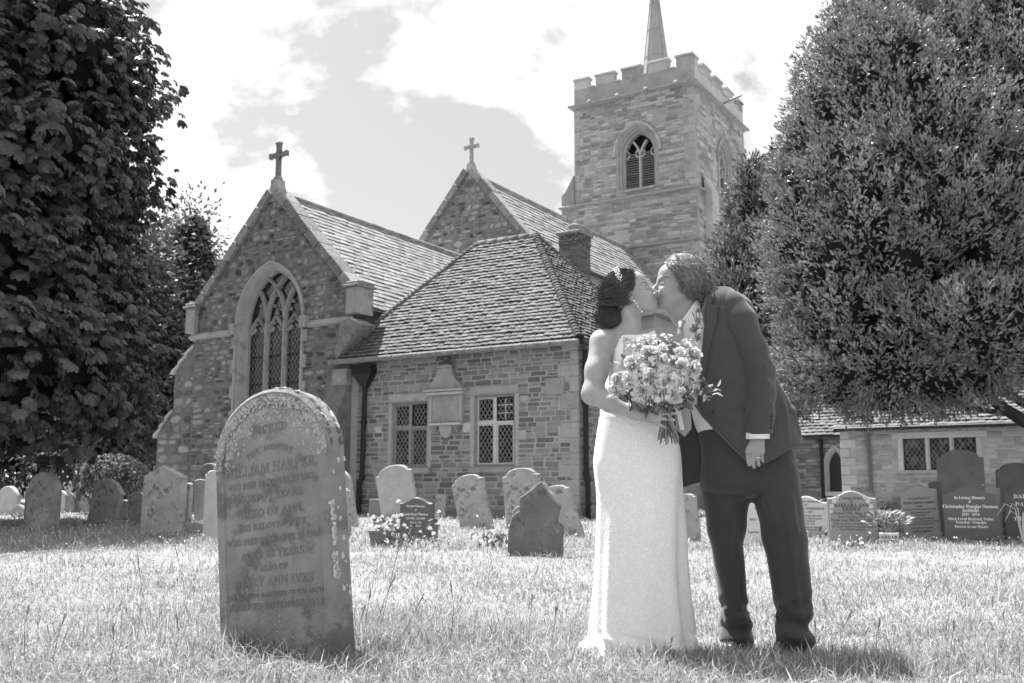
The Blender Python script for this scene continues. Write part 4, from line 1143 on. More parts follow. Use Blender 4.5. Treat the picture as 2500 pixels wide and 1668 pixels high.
def join_crown(name, parts, matl, parent):
    V = []; T = []; R = []; b = 0
    for v, t, r in parts: V.append(v); T.append(t + b); R.append(r); b += len(v)
    return np_mesh(name, np.concatenate(V), np.concatenate(T), matl, parent, rnd=np.concatenate(R))
def limb(root, name, pts, rad):
    m = MB(); m.tube(pts, rad, 9); return m.build(name, M_bark, root, True)
def in_view(P, m=160):
    """keep points the photograph could see (plus a margin) and all else thinned"""
    q = P - np.array([0, 0, CAM_H]); cz = q[:, 1] * math.cos(PITCH) + q[:, 2] * math.sin(PITCH); cy = -q[:, 1] * math.sin(PITCH) + q[:, 2] * math.cos(PITCH)
    x = 1250 + F_PX * q[:, 0] / cz; y = 834 - F_PX * cy / cz
    return (x > -m) & (x < 2500 + m) & (y > -m) & (y < 1668 + m)
def thin(P, N, keep=.25):
    k = in_view(P) | (RNG.uniform(0, 1, len(P)) < keep); return P[k], N[k]
# ---- horse chestnut at the left
def chestnut():
    root = empty('chestnut_tree', (-9.9, 17.6, 0), 0, 'large dark horse chestnut with hanging palmate leaves at the left', 'tree')
    off = np.array([-9.9, 17.6, 0])
    L = lobes_px([(0, 60, 300, 420, 17.5, 4.2), (30, 330, 275, 260, 17.0, 4.0), (60, 640, 200, 240, 16.6, 3.6), (0, 800, 270, 230, 16.4, 3.8), (90, 880, 195, 170, 16.6, 3.4), (-260, 500, 420, 560, 17.8, 4.5), (-150, -350, 420, 420, 18, 4.5), (215, 130, 105, 170, 16.8, 2.6), (200, 380, 105, 110, 16.5, 2.4)])
    B, N = crown_points(L, 3000, .80, 1.0, .95); B, N = thin(B, N, .3)
    parts = []; nl = 12
    out = N.copy(); out[:, 2] = out[:, 2] * .4 - .15; out /= np.linalg.norm(out, axis=1, keepdims=True)
    k = len(B)
    sc_ = RNG.uniform(.7, 1.25, (k, 1, 1))
    J = np.clip(RNG.normal(size=(k, nl, 3)), -1.5, 1.5) * np.array([.23, .23, .12]) * sc_
    P = (B[:, None] + J + out[:, None] * np.abs(J[:, :, :1]) * .6 - np.array([0, 0, 1]) * (np.linalg.norm(J[:, :, :2], axis=2, keepdims=True) * .45)).reshape(-1, 3)
    D = (out[:, None] * .8 + J * 2.2 + RNG.normal(size=(k, nl, 3)) * .35).reshape(-1, 3); D[:, 2] -= .35
    UP = np.tile([0, 0, 1.0], (len(P), 1)) + RNG.normal(size=P.shape) * .35 + np.repeat(out, nl, 0) * .5
    parts.append(bake_leaves(U_PALM, P - off, D, UP, RNG.uniform(.65, 1.25, len(P))))
    # inner leaves that close the crown
    B2, N2 = crown_points(L, 3000, .66, .88, .6); B2, N2 = thin(B2, N2, .2)
    D2 = unit_dirs(len(B2)); D2[:, 2] -= .4
    parts.append(bake_leaves(U_PALM, B2 - off, D2, np.tile([0, 0, 1.0], (len(B2), 1)) + RNG.normal(size=B2.shape) * .6, RNG.uniform(1.1, 1.9, len(B2))))
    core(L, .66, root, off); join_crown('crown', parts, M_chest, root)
    limb(root, 'trunk', [(0, 0, -.3), (.05, 0, .3), (0, .05, 2.5), (.1, 0, 6), (0, 0, 11)], [.62, .48, .42, .34, .1])
    for a, z, l in ((.3, 2.6, 3.4), (2.2, 3.2, 3), (3.9, 2.9, 3.2), (5.3, 3.6, 3.4), (1.2, 5, 3), (4.5, 5.6, 3), (6.0, 7, 2.6), (2.9, 7.6, 2.6), (5.6, 2.2, 3)):
        limb(root, 'limb', [(0, 0, z), (math.cos(a) * l * .4, math.sin(a) * l * .4, z + .8), (math.cos(a) * l * .75, math.sin(a) * l * .75, z + 1.2), (math.cos(a) * l, math.sin(a) * l, z + .9)], [.17, .12, .07, .02])
chestnut()
# ---- yews at the right
def yew(name, label, base, lobes, nb, ns, limbs, size=1.0, inner=9000):
    root = empty(name, base, 0, label, 'tree', 'yews at the right'); off = np.array(base)
    L = lobes_px(lobes)
    B, N = crown_points(L, nb, .84, 1.06, .96); B, N = thin(B, N, .12)
    vw = np.array([0, 0, CAM_H]) - B; vw /= np.linalg.norm(vw, axis=1, keepdims=True); kp = ((N * vw).sum(1) > -.25) | (RNG.uniform(0, 1, len(B)) < .35); B, N = B[kp], N[kp]
    k = len(B); up = N.copy(); up[:, 2] += .75; up /= np.linalg.norm(up, axis=1, keepdims=True)
    low = np.clip((2.6 - B[:, 2:3]) / 1.2, 0, 1); up = up * (1 - low) + (N * np.array([1, 1, .2]) + np.array([0, 0, -.55])) * low
    up /= np.linalg.norm(up, axis=1, keepdims=True)
    # plume: sprays climb along the bough tip
    t = RNG.uniform(-.55, .45, (k, ns, 1)) ; ln = RNG.uniform(.40, .75, (k, 1, 1)) * size
    side = RNG.normal(size=(k, ns, 3)) * (.13 * size * (1 - .7 * np.clip(t + .5, 0, 1)))
    P = (B[:, None] + up[:, None] * t * ln + side).reshape(-1, 3)
    D = (up[:, None] * 1.0 + side * 4.2 / size + RNG.normal(size=(k, ns, 3)) * .35).reshape(-1, 3)
    UP = np.repeat(N, ns, 0) + np.array([-.3, .2, .6]) + RNG.normal(size=P.shape) * .5
    v_, t_, r_ = bake_leaves(U_SPRAY, P - off, D, UP, RNG.uniform(.75, 1.35, len(P)) * size)
    bt = np.repeat(RNG.uniform(0, 1, k), ns * len(U_SPRAY[1])); parts = [(v_, t_, np.clip(.45 * r_ + .55 * bt, 0, .999))]
    B2, N2 = crown_points(L, inner, .86, .97, .8); B2, N2 = thin(B2, N2, .12)
    parts.append(bake_leaves(U_SPRAY, B2 - off, unit_dirs(len(B2)) + N2 * .3, unit_dirs(len(B2)), RNG.uniform(1.0, 1.5, len(B2)) * size))
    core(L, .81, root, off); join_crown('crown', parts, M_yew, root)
    for nm, pts, rad in limbs: limb(root, nm, [Vector(p) - Vector(base) for p in pts], rad)
    return root
def yews():
    Y = 15.5
    A = lambda x, y, YY=Y: at_Y(x, y, YY)
    b = A(2640, 1180); b.z = 0
    yew('yew_tree', 'broad pointed yew with drooping lower boughs above the headstones', (b.x, b.y, 0),
        [(2230, 560, 330, 420, 15.5, 2.6), (2120, 330, 190, 330, 15.6, 1.9), (2060, 620, 190, 330, 15.2, 2.0), (2420, 350, 330, 480, 16.2, 2.6), (2280, 835, 300, 160, 14.8, 2.4), (2060, 860, 160, 150, 15.0, 1.7), (2560, 590, 260, 330, 15.6, 2.6), (2180, 920, 240, 90, 14.6, 1.6), (2022, 260, 60, 150, 15.8, .8), (2075, 120, 60, 170, 15.9, .8), (1962, 390, 48, 130, 15.6, .7), (1930, 520, 50, 140, 15.5, .7), (2150, 40, 60, 150, 15.9, .9), (2000, 560, 60, 120, 14.6, .7), (2110, 480, 60, 130, 14.2, .8), (2180, 640, 70, 130, 13.9, .8), (2050, 760, 70, 120, 14.2, .8), (2270, 430, 70, 150, 14.2, .8), (2380, 620, 70, 140, 13.9, .8)], 9800, 24,
        [('trunk', [(b.x, b.y, -.2), (b.x + .05, b.y, 1.2), (b.x - .2, b.y, 3), (b.x - .4, b.y, 7)], [.55, .42, .34, .12]),
         ('limb', [A(2640, 1090), A(2500, 1028), A(2440, 990), A(2390, 950), A(2330, 905), A(2240, 880)], [.14, .105, .085, .07, .05, .02]),
         ('limb', [A(2640, 1010), A(2500, 985), A(2440, 950), A(2380, 915), A(2300, 840)], [.12, .075, .06, .05, .02]),
         ('limb', [A(2480, 1012), A(2420, 1005), A(2360, 995), A(2300, 985), A(2200, 970)], [.06, .045, .035, .028, .01]),
         ('limb', [A(2600, 900), A(2420, 760), A(2300, 640), A(2230, 480)], [.16, .11, .07, .02])], 0.62, 14000)
    b = A(1900, 1180, 18.5); b.z = .05
    yew('yew_tree', 'smaller lighter yew with twin tips just behind the groom', (b.x, b.y, 0),
        [(1842, 655, 70, 235, 18.0, 1.1), (1785, 745, 64, 165, 17.8, 1.0), (1825, 470, 30, 80, 17.9, .5), (1868, 500, 32, 90, 17.8, .5), (1900, 760, 130, 260, 18.2, 1.6), (1930, 540, 80, 190, 18.3, 1.1), (1860, 880, 90, 130, 17.8, 1.1)], 3600, 22,
        [('trunk', [(b.x, b.y, -.2), (b.x, b.y, 1.2), (b.x - .1, b.y, 4.5)], [.26, .2, .05])], 0.74, 5000)
    b = A(2620, 1180, 24); b.z = .1
    yew('yew_tree', 'tall dark yew rising behind the broad one at the top right', (b.x, b.y, 0),
        [(2330, 120, 230, 380, 22, 3.0), (2500, 60, 220, 420, 22, 3.0), (2230, 60, 140, 300, 22.5, 2.2)], 2600, 20,
        [('trunk', [(b.x, b.y, -.2), (b.x, b.y, 3), (b.x - .1, b.y, 9)], [.4, .3, .1])], 1.0, 5000)
yews()
# ---- background trees, weeping tree, far house
def leafy(name, label, base, lobes, nb, nl, matl, size, group, inner, trunk, cat='tree', spread=.42):
    root = empty(name, base, 0, label, cat, group); off = np.array(base); L = lobes_px(lobes)
    B, N = crown_points(L, nb, .85, 1.12, .95); k = len(B)
    J = RNG.normal(size=(k, nl, 3)) * spread
    P = (B[:, None] + J).reshape(-1, 3)
    D = (N[:, None] * .5 + J + RNG.normal(size=J.shape) * .5).reshape(-1, 3)
    parts = [bake_leaves(U_LEAF, P - off, D, np.tile([0, 0, 1.0], (len(P), 1)) + RNG.normal(size=P.shape) * .6, RNG.uniform(.7, 1.3, len(P)) * size)]
    B2, N2 = crown_points(L, inner, .4, .85, .3)
    parts.append(bake_leaves(U_LEAF, B2 - off, unit_dirs(len(B2)), unit_dirs(len(B2)), RNG.uniform(1.4, 2.4, len(B2)) * size))
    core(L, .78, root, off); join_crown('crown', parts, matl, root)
    limb(root, 'trunk', *trunk)
def back_trees():
    b = at_Y(440, 1190, 40)
    leafy('background_tree', 'pointed leafy tree standing just left of the chancel gable', (b.x, b.y, 0), [(430, 740, 95, 190, 40, 3), (465, 640, 60, 120, 40, 2), (380, 800, 90, 220, 39, 3), (450, 950, 100, 180, 38, 3), (478, 575, 34, 60, 40, 1.2)], 800, 30, M_leaf, 2.0, 'trees beyond the churchyard', 4500, ([(0, 0, -.2), (0, 0, 4), (.3, 0, 9)], [.4, .3, .1]), spread=.42)
    b = at_Y(300, 1190, 34)
    leafy('background_tree', 'light leafy tree seen between the chestnut and the pointed tree', (b.x, b.y, 0), [(295, 640, 62, 150, 34, 2), (330, 860, 60, 200, 34, 2.4), (260, 980, 110, 150, 33, 2.5), (335, 700, 50, 90, 35, 2)], 480, 24, M_leaf, 2.3, 'trees beyond the churchyard', 1800, ([(0, 0, -.2), (0, 0, 3), (.2, 0, 6)], [.3, .2, .08]), spread=.5)
    b = at_Y(90, 1190, 42)
    leafy('background_tree', 'dark low tree closing the view under the chestnut crown', (b.x, b.y, 0), [(60, 1090, 150, 75, 42, 3), (200, 1060, 110, 90, 40, 3), (-60, 1060, 120, 110, 42, 3), (300, 1110, 80, 60, 44, 2.5)], 420, 26, M_leaf, 2.4, 'trees beyond the churchyard', 3500, ([(0, 0, -.2), (0, 0, 1.5), (.2, 0, 3)], [.3, .2, .08]), spread=.5)
    # weeping mop-headed tree
    c = at_ground(270, 1253); root = empty('weeping_tree', (c.x, c.y, c.z), 0, 'pale mop headed weeping tree behind the leaning headstone', 'tree')
    k = c.y / F_PX; W, H = 82 * k, 140 * k
    P = []; D = []; UPv = []
    for i in range(190):
        a = random.uniform(0, 6.283); r = math.sqrt(random.random()); x0, y0 = math.cos(a) * r, math.sin(a) * r
        z0 = H * (1.0 - .22 * r * r) + random.uniform(-.06, .06)
        ln = random.uniform(.35, .75) * H * (.35 + .65 * r)
        n = 34
        for q in range(n):
            t = q / n; P.append((x0 * W * (1 + .08 * t) + random.gauss(0, .025), y0 * W * (1 + .08 * t) + random.gauss(0, .025), z0 - ln * t + .05 * math.sin(t * 3))); D.append((random.gauss(0, .5) + x0 * .3, random.gauss(0, .5) + y0 * .3, -.7)); UPv.append((x0 + random.gauss(0, .3), y0 + random.gauss(0, .3), .6))
    join_crown('crown', [bake_leaves(U_LEAF, np.array(P), np.array(D), np.array(UPv), RNG.uniform(.7, 1.2, len(P)))], M_weep, root)
    limb(root, 'trunk', [(0, 0, -.1), (.05, 0, .5), (-.03, 0, H * .8)], [.10, .08, .06])
    for a in (0.3, 1.6, 2.9, 4.1, 5.4): limb(root, 'limb', [(-.02, 0, H * .72), (math.cos(a) * W * .4, math.sin(a) * W * .4, H * .95), (math.cos(a) * W * .85, math.sin(a) * W * .85, H * .8)], [.04, .03, .012])
    # far bungalow at the left edge
    p = at_Y(5, 1195, 62); h = empty('far_bungalow', (p.x, p.y, 0), .2, 'far low white bungalow with dark roof at the left edge', 'house')
    m = MB(); m.box(-4.5, 4.5, 0, 5, -.5, 1.5); m.build('wall', M_wfrm, h)
    m = MB(); m.add([(-5, -.5, 1.45), (5, -.5, 1.45), (5, 5.5, 1.45), (-5, 5.5, 1.45), (-3.2, 2.5, 2.7), (3.2, 2.5, 2.7)], [(0, 1, 5, 4), (1, 2, 5), (2, 3, 4, 5), (3, 0, 4), (3, 2, 1, 0)]); m.build('roof', M_slate, h)
    for x in (-2.8, 0, 2.8):
        m = MB(); m.box(x - .7, x + .7, -.03, .02, .2, 1.1); m.build('window', M_glass, h)
    p = at_Y(383, 1195, 55); h = empty('far_white_house', (p.x, p.y, 0), .3, 'far white house glimpsed beside the chancel buttress', 'house')
    m = MB(); m.prism([(-.9, -.5), (.9, -.5), (.9, 3.6), (0, 4.3), (-.9, 3.6)], 0, 5); m.build('wall', M_wfrm, h)
    m = MB(); m.add([(-1.3, -.3, 3.35), (0, -.3, 4.4), (0, 5.3, 4.4), (-1.3, 5.3, 3.35), (-1.3, -.3, 3.25), (0, -.3, 4.3), (0, 5.3, 4.3), (-1.3, 5.3, 3.25)], [(0, 1, 2, 3), (4, 7, 6, 5), (0, 4, 5, 1), (1, 5, 6, 2), (2, 6, 7, 3), (3, 7, 4, 0)]); m.build('roof', M_slate, h)
back_trees()
# ================================================================= gravestones
random.seed(91); RNG = np.random.default_rng(91)
LICH = ((26, .60, .62, .03, .9), (9, .64, .09, .05, .7))
M_gs = {
 'fore': mat('foreground_headstone', 0.245, contrast=0.65, scale=6, bump=0.6, bump_scale=70, rough=0.95, blotch=0.7, blotch_v=0.095, blotch_scale=5, thr=0.57, spots=((60, .63, .27, .04, .6), (110, .64, .10, .04, .6))),
 'crust': mat('lichen_crust', 0.50, contrast=0.5, scale=40, bump=1.0, bump_scale=80, rough=1.0),
 'rim': mat('foreground_rim', 0.15, contrast=0.8, scale=8, bump=1.0, bump_scale=45, rough=0.98, spots=((9, .585, .60, .03, .9), (30, .60, .5, .03, .7))),
 'grey': mat('weathered_headstone', 0.34, contrast=0.6, scale=4, bump=0.4, bump_scale=40, rough=0.95, blotch=0.8, blotch_v=0.12, blotch_scale=9, thr=0.585, spots=((14, .66, .58, .03, .8),)),
 'pale': mat('pale_headstone', 0.46, contrast=0.35, scale=5, bump=0.35, bump_scale=40, rough=0.95, blotch=0.5, blotch_v=0.2, blotch_scale=9, thr=0.64, spots=((17, .66, .66, .03, .8),)),
 'dark': mat('dark_headstone', 0.25, contrast=0.5, scale=4, bump=0.3, bump_scale=40, rough=0.9, blotch=0.5, blotch_v=0.3, blotch_scale=6, thr=0.66),
 'stained': mat('stained_headstone', 0.15, contrast=0.8, scale=3, bump=0.6, bump_scale=30, rough=0.95, blotch=0.7, blotch_v=0.32, blotch_scale=3.5, thr=0.60, spots=((9, .62, .06, .05, .7),)),
 'black': mat('polished_dark_granite', 0.095, contrast=0.3, scale=90, rough=0.35, spec=0.5),
 'granite': mat('speckled_granite', 0.27, contrast=0.5, scale=120, rough=0.55, spec=0.4),
 'white': mat('white_marble_headstone', 0.55, contrast=0.2, scale=5, rough=0.6),
}
M_ink = mat('dark_inscription', 0.05, rough=0.8)
M_ink_w = mat('white_inscription', 0.80, rough=0.7)
M_ink_s = mat('worn_inscription', 0.17, contrast=0.5, scale=30, rough=0.95)
def serif(s):
    out = ''
    for c in s:
        if 'A' <= c <= 'Z': out += chr(0x1D400 + ord(c) - 65)
        elif 'a' <= c <= 'z': out += chr(0x1D41A + ord(c) - 97)
        elif '0' <= c <= '9': out += chr(0x1D7CE + ord(c) - 48)
        else: out += c
    return out
def text(parent, s, size, x, z, y, matl, w=None, ser=True, italic=False, name='inscription', ext=.0006):
    cu = bpy.data.curves.new(name, 'FONT'); cu.body = serif(s) if ser else s
    cu.size = size; cu.align_x = 'CENTER'; cu.align_y = 'CENTER'; cu.extrude = ext; cu.resolution_u = 1
    if italic: cu.shear = .25
    cu.materials.append(matl)
    tmp = bpy.data.objects.new(name, cu); me = bpy.data.meshes.new_from_object(tmp); me.name = name
    bpy.data.objects.remove(tmp); bpy.data.curves.remove(cu)
    o = bpy.data.objects.new(name, me); COL.objects.link(o); o.parent = parent
    o.location = (x, y, z); o.rotation_euler = (math.pi / 2, 0, 0)
    return o
def top_outline(shape, w, h, n=12):
    """closed outline (x,z), counter-clockwise from bottom-left, base sunk 0.15 m"""
    a = w / 2; P = [(-a, -.15), (a, -.15)]
    def arc(cx, cz, rx, rz, t0, t1, k=n): return [(cx + rx * math.cos(t0 + (t1 - t0) * i / k), cz + rz * math.sin(t0 + (t1 - t0) * i / k)) for i in range(k + 1)]
    if shape == 'round': P += arc(0, h - a, a, a, 0, math.pi, 20)
    elif shape == 'tallround': P += arc(0, h - a * .88, a, a * .88, 0, math.pi, 24)
    elif shape == 'camber': P += arc(0, h - .12 * w, a, .12 * w, 0, math.pi)
    elif shape == 'shoulder': P += [(a, h - .20 * w), (a * .90, h - .17 * w)] + arc(0, h - .18 * w, a * .80, .18 * w, .05, math.pi - .05) + [(-a * .90, h - .17 * w), (-a, h - .20 * w)]
    elif shape == 'apex': P += [(a, h - .20 * w), (0, h), (-a, h - .20 * w)]
    elif shape == 'apexshoulder': P += [(a, h - .32 * w), (a * 1.10, h - .26 * w), (a * .5, h - .06 * w), (0, h), (-a * .5, h - .06 * w), (-a * 1.10, h - .26 * w), (-a, h - .32 * w)]
    elif shape == 'gothic': P += [(a, h - w * .75)] + [(a - a * (i / 8) ** 1.6, h - w * .75 + w * .75 * math.sin(i / 8 * math.pi / 2)) for i in range(1, 8)] + [(0, h)] + [(-a + a * (i / 8) ** 1.6, h - w * .75 + w * .75 * math.sin(i / 8 * math.pi / 2)) for i in range(7, 0, -1)] + [(-a, h - w * .75)]
    elif shape == 'ogee':
        for i in range(17):
            t = 1 - i / 8; P.append((a * t, h - .155 * w * (.5 - .5 * math.cos(math.pi * min(1, abs(t) * 1.12)))))
    elif shape == 'broken': P += [(a * 1.0, h * .28), (a * 1.03, h * .39), (a * .97, h * .425), (a * .84, h * .445), (a * .80, h * .49), (a * .86, h * .56), (a * .93, h * .67), (a * .88, h * .71), (a * .66, h * .83), (a * .42, h * .96), (a * .33, h * 1.0), (a * .22, h * .985), (-a * .04, h * .90), (-a * .33, h * .82), (-a * .50, h * .79), (-a * .53, h * .70), (-a * .52, h * .60), (-a * .62, h * .585), (-a * .78, h * .53), (-a * .88, h * .44), (-a * .94, h * .34)]
    else: P += [(a, h), (-a, h)]
    return P
def inset(P, d):
    n = len(P); out = []
    for i in range(n):
        p, q, r = Vector(P[i - 1]), Vector(P[i]), Vector(P[(i + 1) % n])
        e1, e2 = (q - p), (r - q)
        if e1.length < 1e-6: e1 = e2
        if e2.length < 1e-6: e2 = e1
        n1, n2 = Vector((-e1.y, e1.x)).normalized(), Vector((-e2.y, e2.x)).normalized()
        m = n1 + n2; m = m.normalized() if m.length > .1 else n1
        k = d / max(.5, m.dot(n1)); out.append((q.x + m.x * k, q.y + m.y * k))
    return out
def slab(mb, P, t, bev=.008, panel=None, wob=0.0):
    """thick slab with eased edges, front at y=-t/2; panel=(margin, depth) sinks a face panel"""
    loops = [(P, t / 2 - bev)] ; Pi = inset(P, bev)
    loops = [(Pi, t / 2), (P, t / 2 - bev), (P, -t / 2 + bev), (Pi, -t / 2)]
    if panel:
        Pm = inset(P, panel[0]); Pn = inset(P, panel[0] + .006); loops += [(Pm, -t / 2), (Pn, -t / 2 + panel[1])]
    n = len(P); V = []; F = []
    for L, y in loops: V += [(x, y, z) for x, z in L]
    for i in range(len(loops) - 1):
        for k in range(n):
            m = (k + 1) % n; F.append((i * n + k, i * n + m, i * n + n + m, i * n + n + k))
    for L, base in ((loops[0][0], 0), (loops[-1][0], (len(loops) - 1) * n)):
        for tr in tessellate_polygon([[Vector((x, z, 0)) for x, z in L]]): F.append(tuple(base + i for i in tr))
    mb.add(V, F)
YAW = math.radians(-29)
def headstone(bx, by, w_px, top, shape, matl, label, t=.10, roll=0, tilt=0, yaw=None, group='weathered headstones', cap=True, parts=None, plinth=0, name='headstone', panel=None, front=1.0):
    """base pixel, apparent width and top pixel give place, width and height"""
    P = at_ground(bx, by); yw = YAW if yaw is None else math.radians(yaw)
    vd = Vector((-P.x, -P.y)).normalized(); nd = Vector((math.sin(yw), -math.cos(yw)))
    w = w_px * P.y / F_PX / max(.5, vd.dot(nd)) * front
    h = (at_Y(bx, top, P.y).z - P.z)
    R = empty(name, P, 0, label, 'headstone', group)
    R.rotation_euler = (Matrix.Rotation(yw, 3, 'Z') @ Matrix.Rotation(math.radians(roll), 3, 'Y') @ Matrix.Rotation(math.radians(tilt), 3, 'X')).to_euler()
    m = MB(); slab(m, top_outline(shape, w, h), t, .012 if t > .06 else .006, panel); m.build('slab', matl, R)
    if plinth:
        m = MB(); m.bbox(-w * .58, w * .58, -t * 1.1, t * 1.1, -.15, plinth, .015); m.build('plinth', matl, R)
    return R, w, h, t
def lines(R, t, w, h, rows, matl, ser=True, ext=.0006, dy=0.0):
    """rows: (text, height fraction from the ground, size as fraction of w)"""
    for row in rows:
        s, fz, fs = row[:3]; text(R, s, fs * w, (row[4] if len(row) > 4 else 0) * w, fz * h, -t / 2 - .0012 + dy, matl, ser=ser, italic=(len(row) > 3 and row[3]), ext=ext)
# ---- the near headstone
def near_stone():
    P = Vector((-0.945, 4.32, ground_z(-0.945, 4.32))); w, h, t = .65, 1.135, .125
    R = empty('headstone', P, 0, 'tall round topped lichened headstone in the left foreground, leaning left', 'headstone', 'weathered headstones')
    R.rotation_euler = (Matrix.Rotation(math.radians(-29), 3, 'Z') @ Matrix.Rotation(math.radians(-7.0), 3, 'Y') @ Matrix.Rotation(math.radians(-1.5), 3, 'X')).to_euler()
    m = MB(); out = top_outline('tallround', w, h, 30)
    slab(m, out, t, .016, panel=(.055, .007)); m.build('slab', M_gs['fore'], R)
    # moulded, mossy rim along the top edge
    m = MB(); arc = [(x, z) for x, z in inset(out, .006) if z > h * .60]
    arc = sorted(arc, key=lambda q: math.atan2(q[1] - h * .6, q[0]))
    pts = []
    for i in range(len(arc) - 1):
        for k in range(3):
            f = k / 3; pts.append((arc[i][0] * (1 - f) + arc[i + 1][0] * f, arc[i][1] * (1 - f) + arc[i + 1][1] * f))
    m.tube([(x + random.uniform(-.004, .004), -.035 + random.uniform(-.005, .005), z + random.uniform(-.004, .004)) for x, z in pts], [random.uniform(.009, .014) for _ in pts], 7)
    m.build('moss_rim', M_gs['rim'], R, True)
    m = MB()
    m.tube([(x + random.uniform(-.004, .004), .03 + random.uniform(-.006, .006), z - .004 + random.uniform(-.004, .004)) for x, z in pts], [random.uniform(.009, .015) for _ in pts], 7)
    m.build('moss_rim', M_gs['rim'], R, True)
    # lichen discs
    M_li = mat('lichen_crust', 0.62, contrast=0.3, scale=60, bump=0.8, bump_scale=90, rough=1.0)
    rs = random.Random(12)
    def disc(x, y, z, r, nx):
        m = MB(); n = 11; V = [(0, 0, .0)]; pr = [r * rs.uniform(.7, 1.2) for _ in range(n)]
        for i in range(n): V.append((pr[i] * math.cos(i * 6.283 / n), pr[i] * 1.25 * math.sin(i * 6.283 / n), 0))
        b = [(p[0], p[1], -.004) for p in V]; V = [(p[0] * .8, p[1] * .8, .0025) for p in V] + b
        F = [(0, i + 1, (i + 1) % n + 1) for i in range(n)] + [(i + 1, i + 2 + n, ((i + 1) % n) + 2 + n, (i + 1) % n + 1) for i in range(n)]
        W = [((x + nx * q[2], y + q[0], z + q[1]) if nx else (x + q[0], y - q[2], z + q[1])) for q in V]
        F = [f for f in F]
        m.add(W, F); m.build('lichen_patch', M_li, R)
    for k in range(16):
        z = rs.uniform(.15, .80); x = w / 2
        disc(x - .0005, rs.uniform(-.045, .045), z, rs.uniform(.005, .016), 1)
    for z0, z1 in ((.42, .62), (.30, .40)):        # long crust down the right edge
        for k in range(26): disc(w / 2, -.045 + rs.gauss(0, .006), rs.uniform(z0, z1), rs.uniform(.005, .011), 1)
    V = []; F_ = []
    m = MB(); n_ = 0
    while n_ < 1500:                                # speckled crust under the arch
        a = rs.uniform(.02, 3.12); rr = .325 - abs(rs.gauss(0, .062)); x, z = rr * math.cos(a), h - .33 + rr * math.sin(a) * .93
        if rr < .12 or (rr < .26 and rs.random() < .35 and a < 1.0): continue
        r = rs.uniform(.0012, .0055) * (2.0 if rs.random() < .10 else 1); k6 = [r * rs.uniform(.6, 1.3) for _ in range(6)]; y = -t / 2 + (.007 if rr < .272 else 0) - .0012
        m.add([(x, y - .0006, z)] + [(x + k6[q] * math.cos(q * 1.047), y + .0008, z + k6[q] * math.sin(q * 1.047)) for q in range(6)], [(0, q + 1, (q + 1) % 6 + 1) for q in range(6)]); n_ += 1
    n_ = 0
    while n_ < 130:
        x, z = rs.uniform(-.30, .30), abs(rs.gauss(0, .13)) + .02; r = rs.uniform(.001, .004); y = -t / 2 + .0058
        m.add([(x, y - .0006, z)] + [(x + r * math.cos(q * 1.047), y + .0008, z + r * math.sin(q * 1.047)) for q in range(6)], [(0, q + 1, (q + 1) % 6 + 1) for q in range(6)]); n_ += 1
    o = m.build('lichen_speckle', M_gs['crust'], R); o['kind'] = 'stuff'
    # inscription, worn
    rows = [('SACRED', .845, .085), ('WILLIAM HARPER.', .695, .098), ('WHO DIED DECEMBER 27: 1889.', .640, .062), ('AGED 71 YEARS.', .590, .072), ('ALSO OF ANN,', .530, .078),
            ('HIS BELOVED WIFE', .480, .060), ('WHO DIED DECEMBER 30 1908', .428, .060), ('AGED 88 YEARS.', .375, .070), ('ALSO OF', .325, .055), ('MARY ANN IVES', .275, .085), ('THE BELOVED DAUGHTER OF THE ABOVE', .228, .042), ('WHO DIED NOVEMBER 20 19', .188, .058)]
    for s, fz, fs in rows:
        o = text(R, s, fs * w, 0.0, fz * h, -t / 2 + .0062, M_ink_s, ser=True, ext=.0012)
        wd = len(s) * fs * w * .62
        if wd > w * .82: o.scale.x = w * .82 / wd
    arcs = 'TO THE MEMORY OF'
    for i, c in enumerate(arcs):
        if c == ' ': continue
        a = math.radians(90 + 46 - 92 * i / (len(arcs) - 1)); rad = .26
        o = text(R, c, .055 * w, rad * math.cos(a), .545 * h + rad * math.sin(a), -t / 2 + .0062, M_ink_s, ser=True, ext=.0012); o.rotation_euler = (math.pi / 2, math.pi / 2 - a, 0)
near_stone()
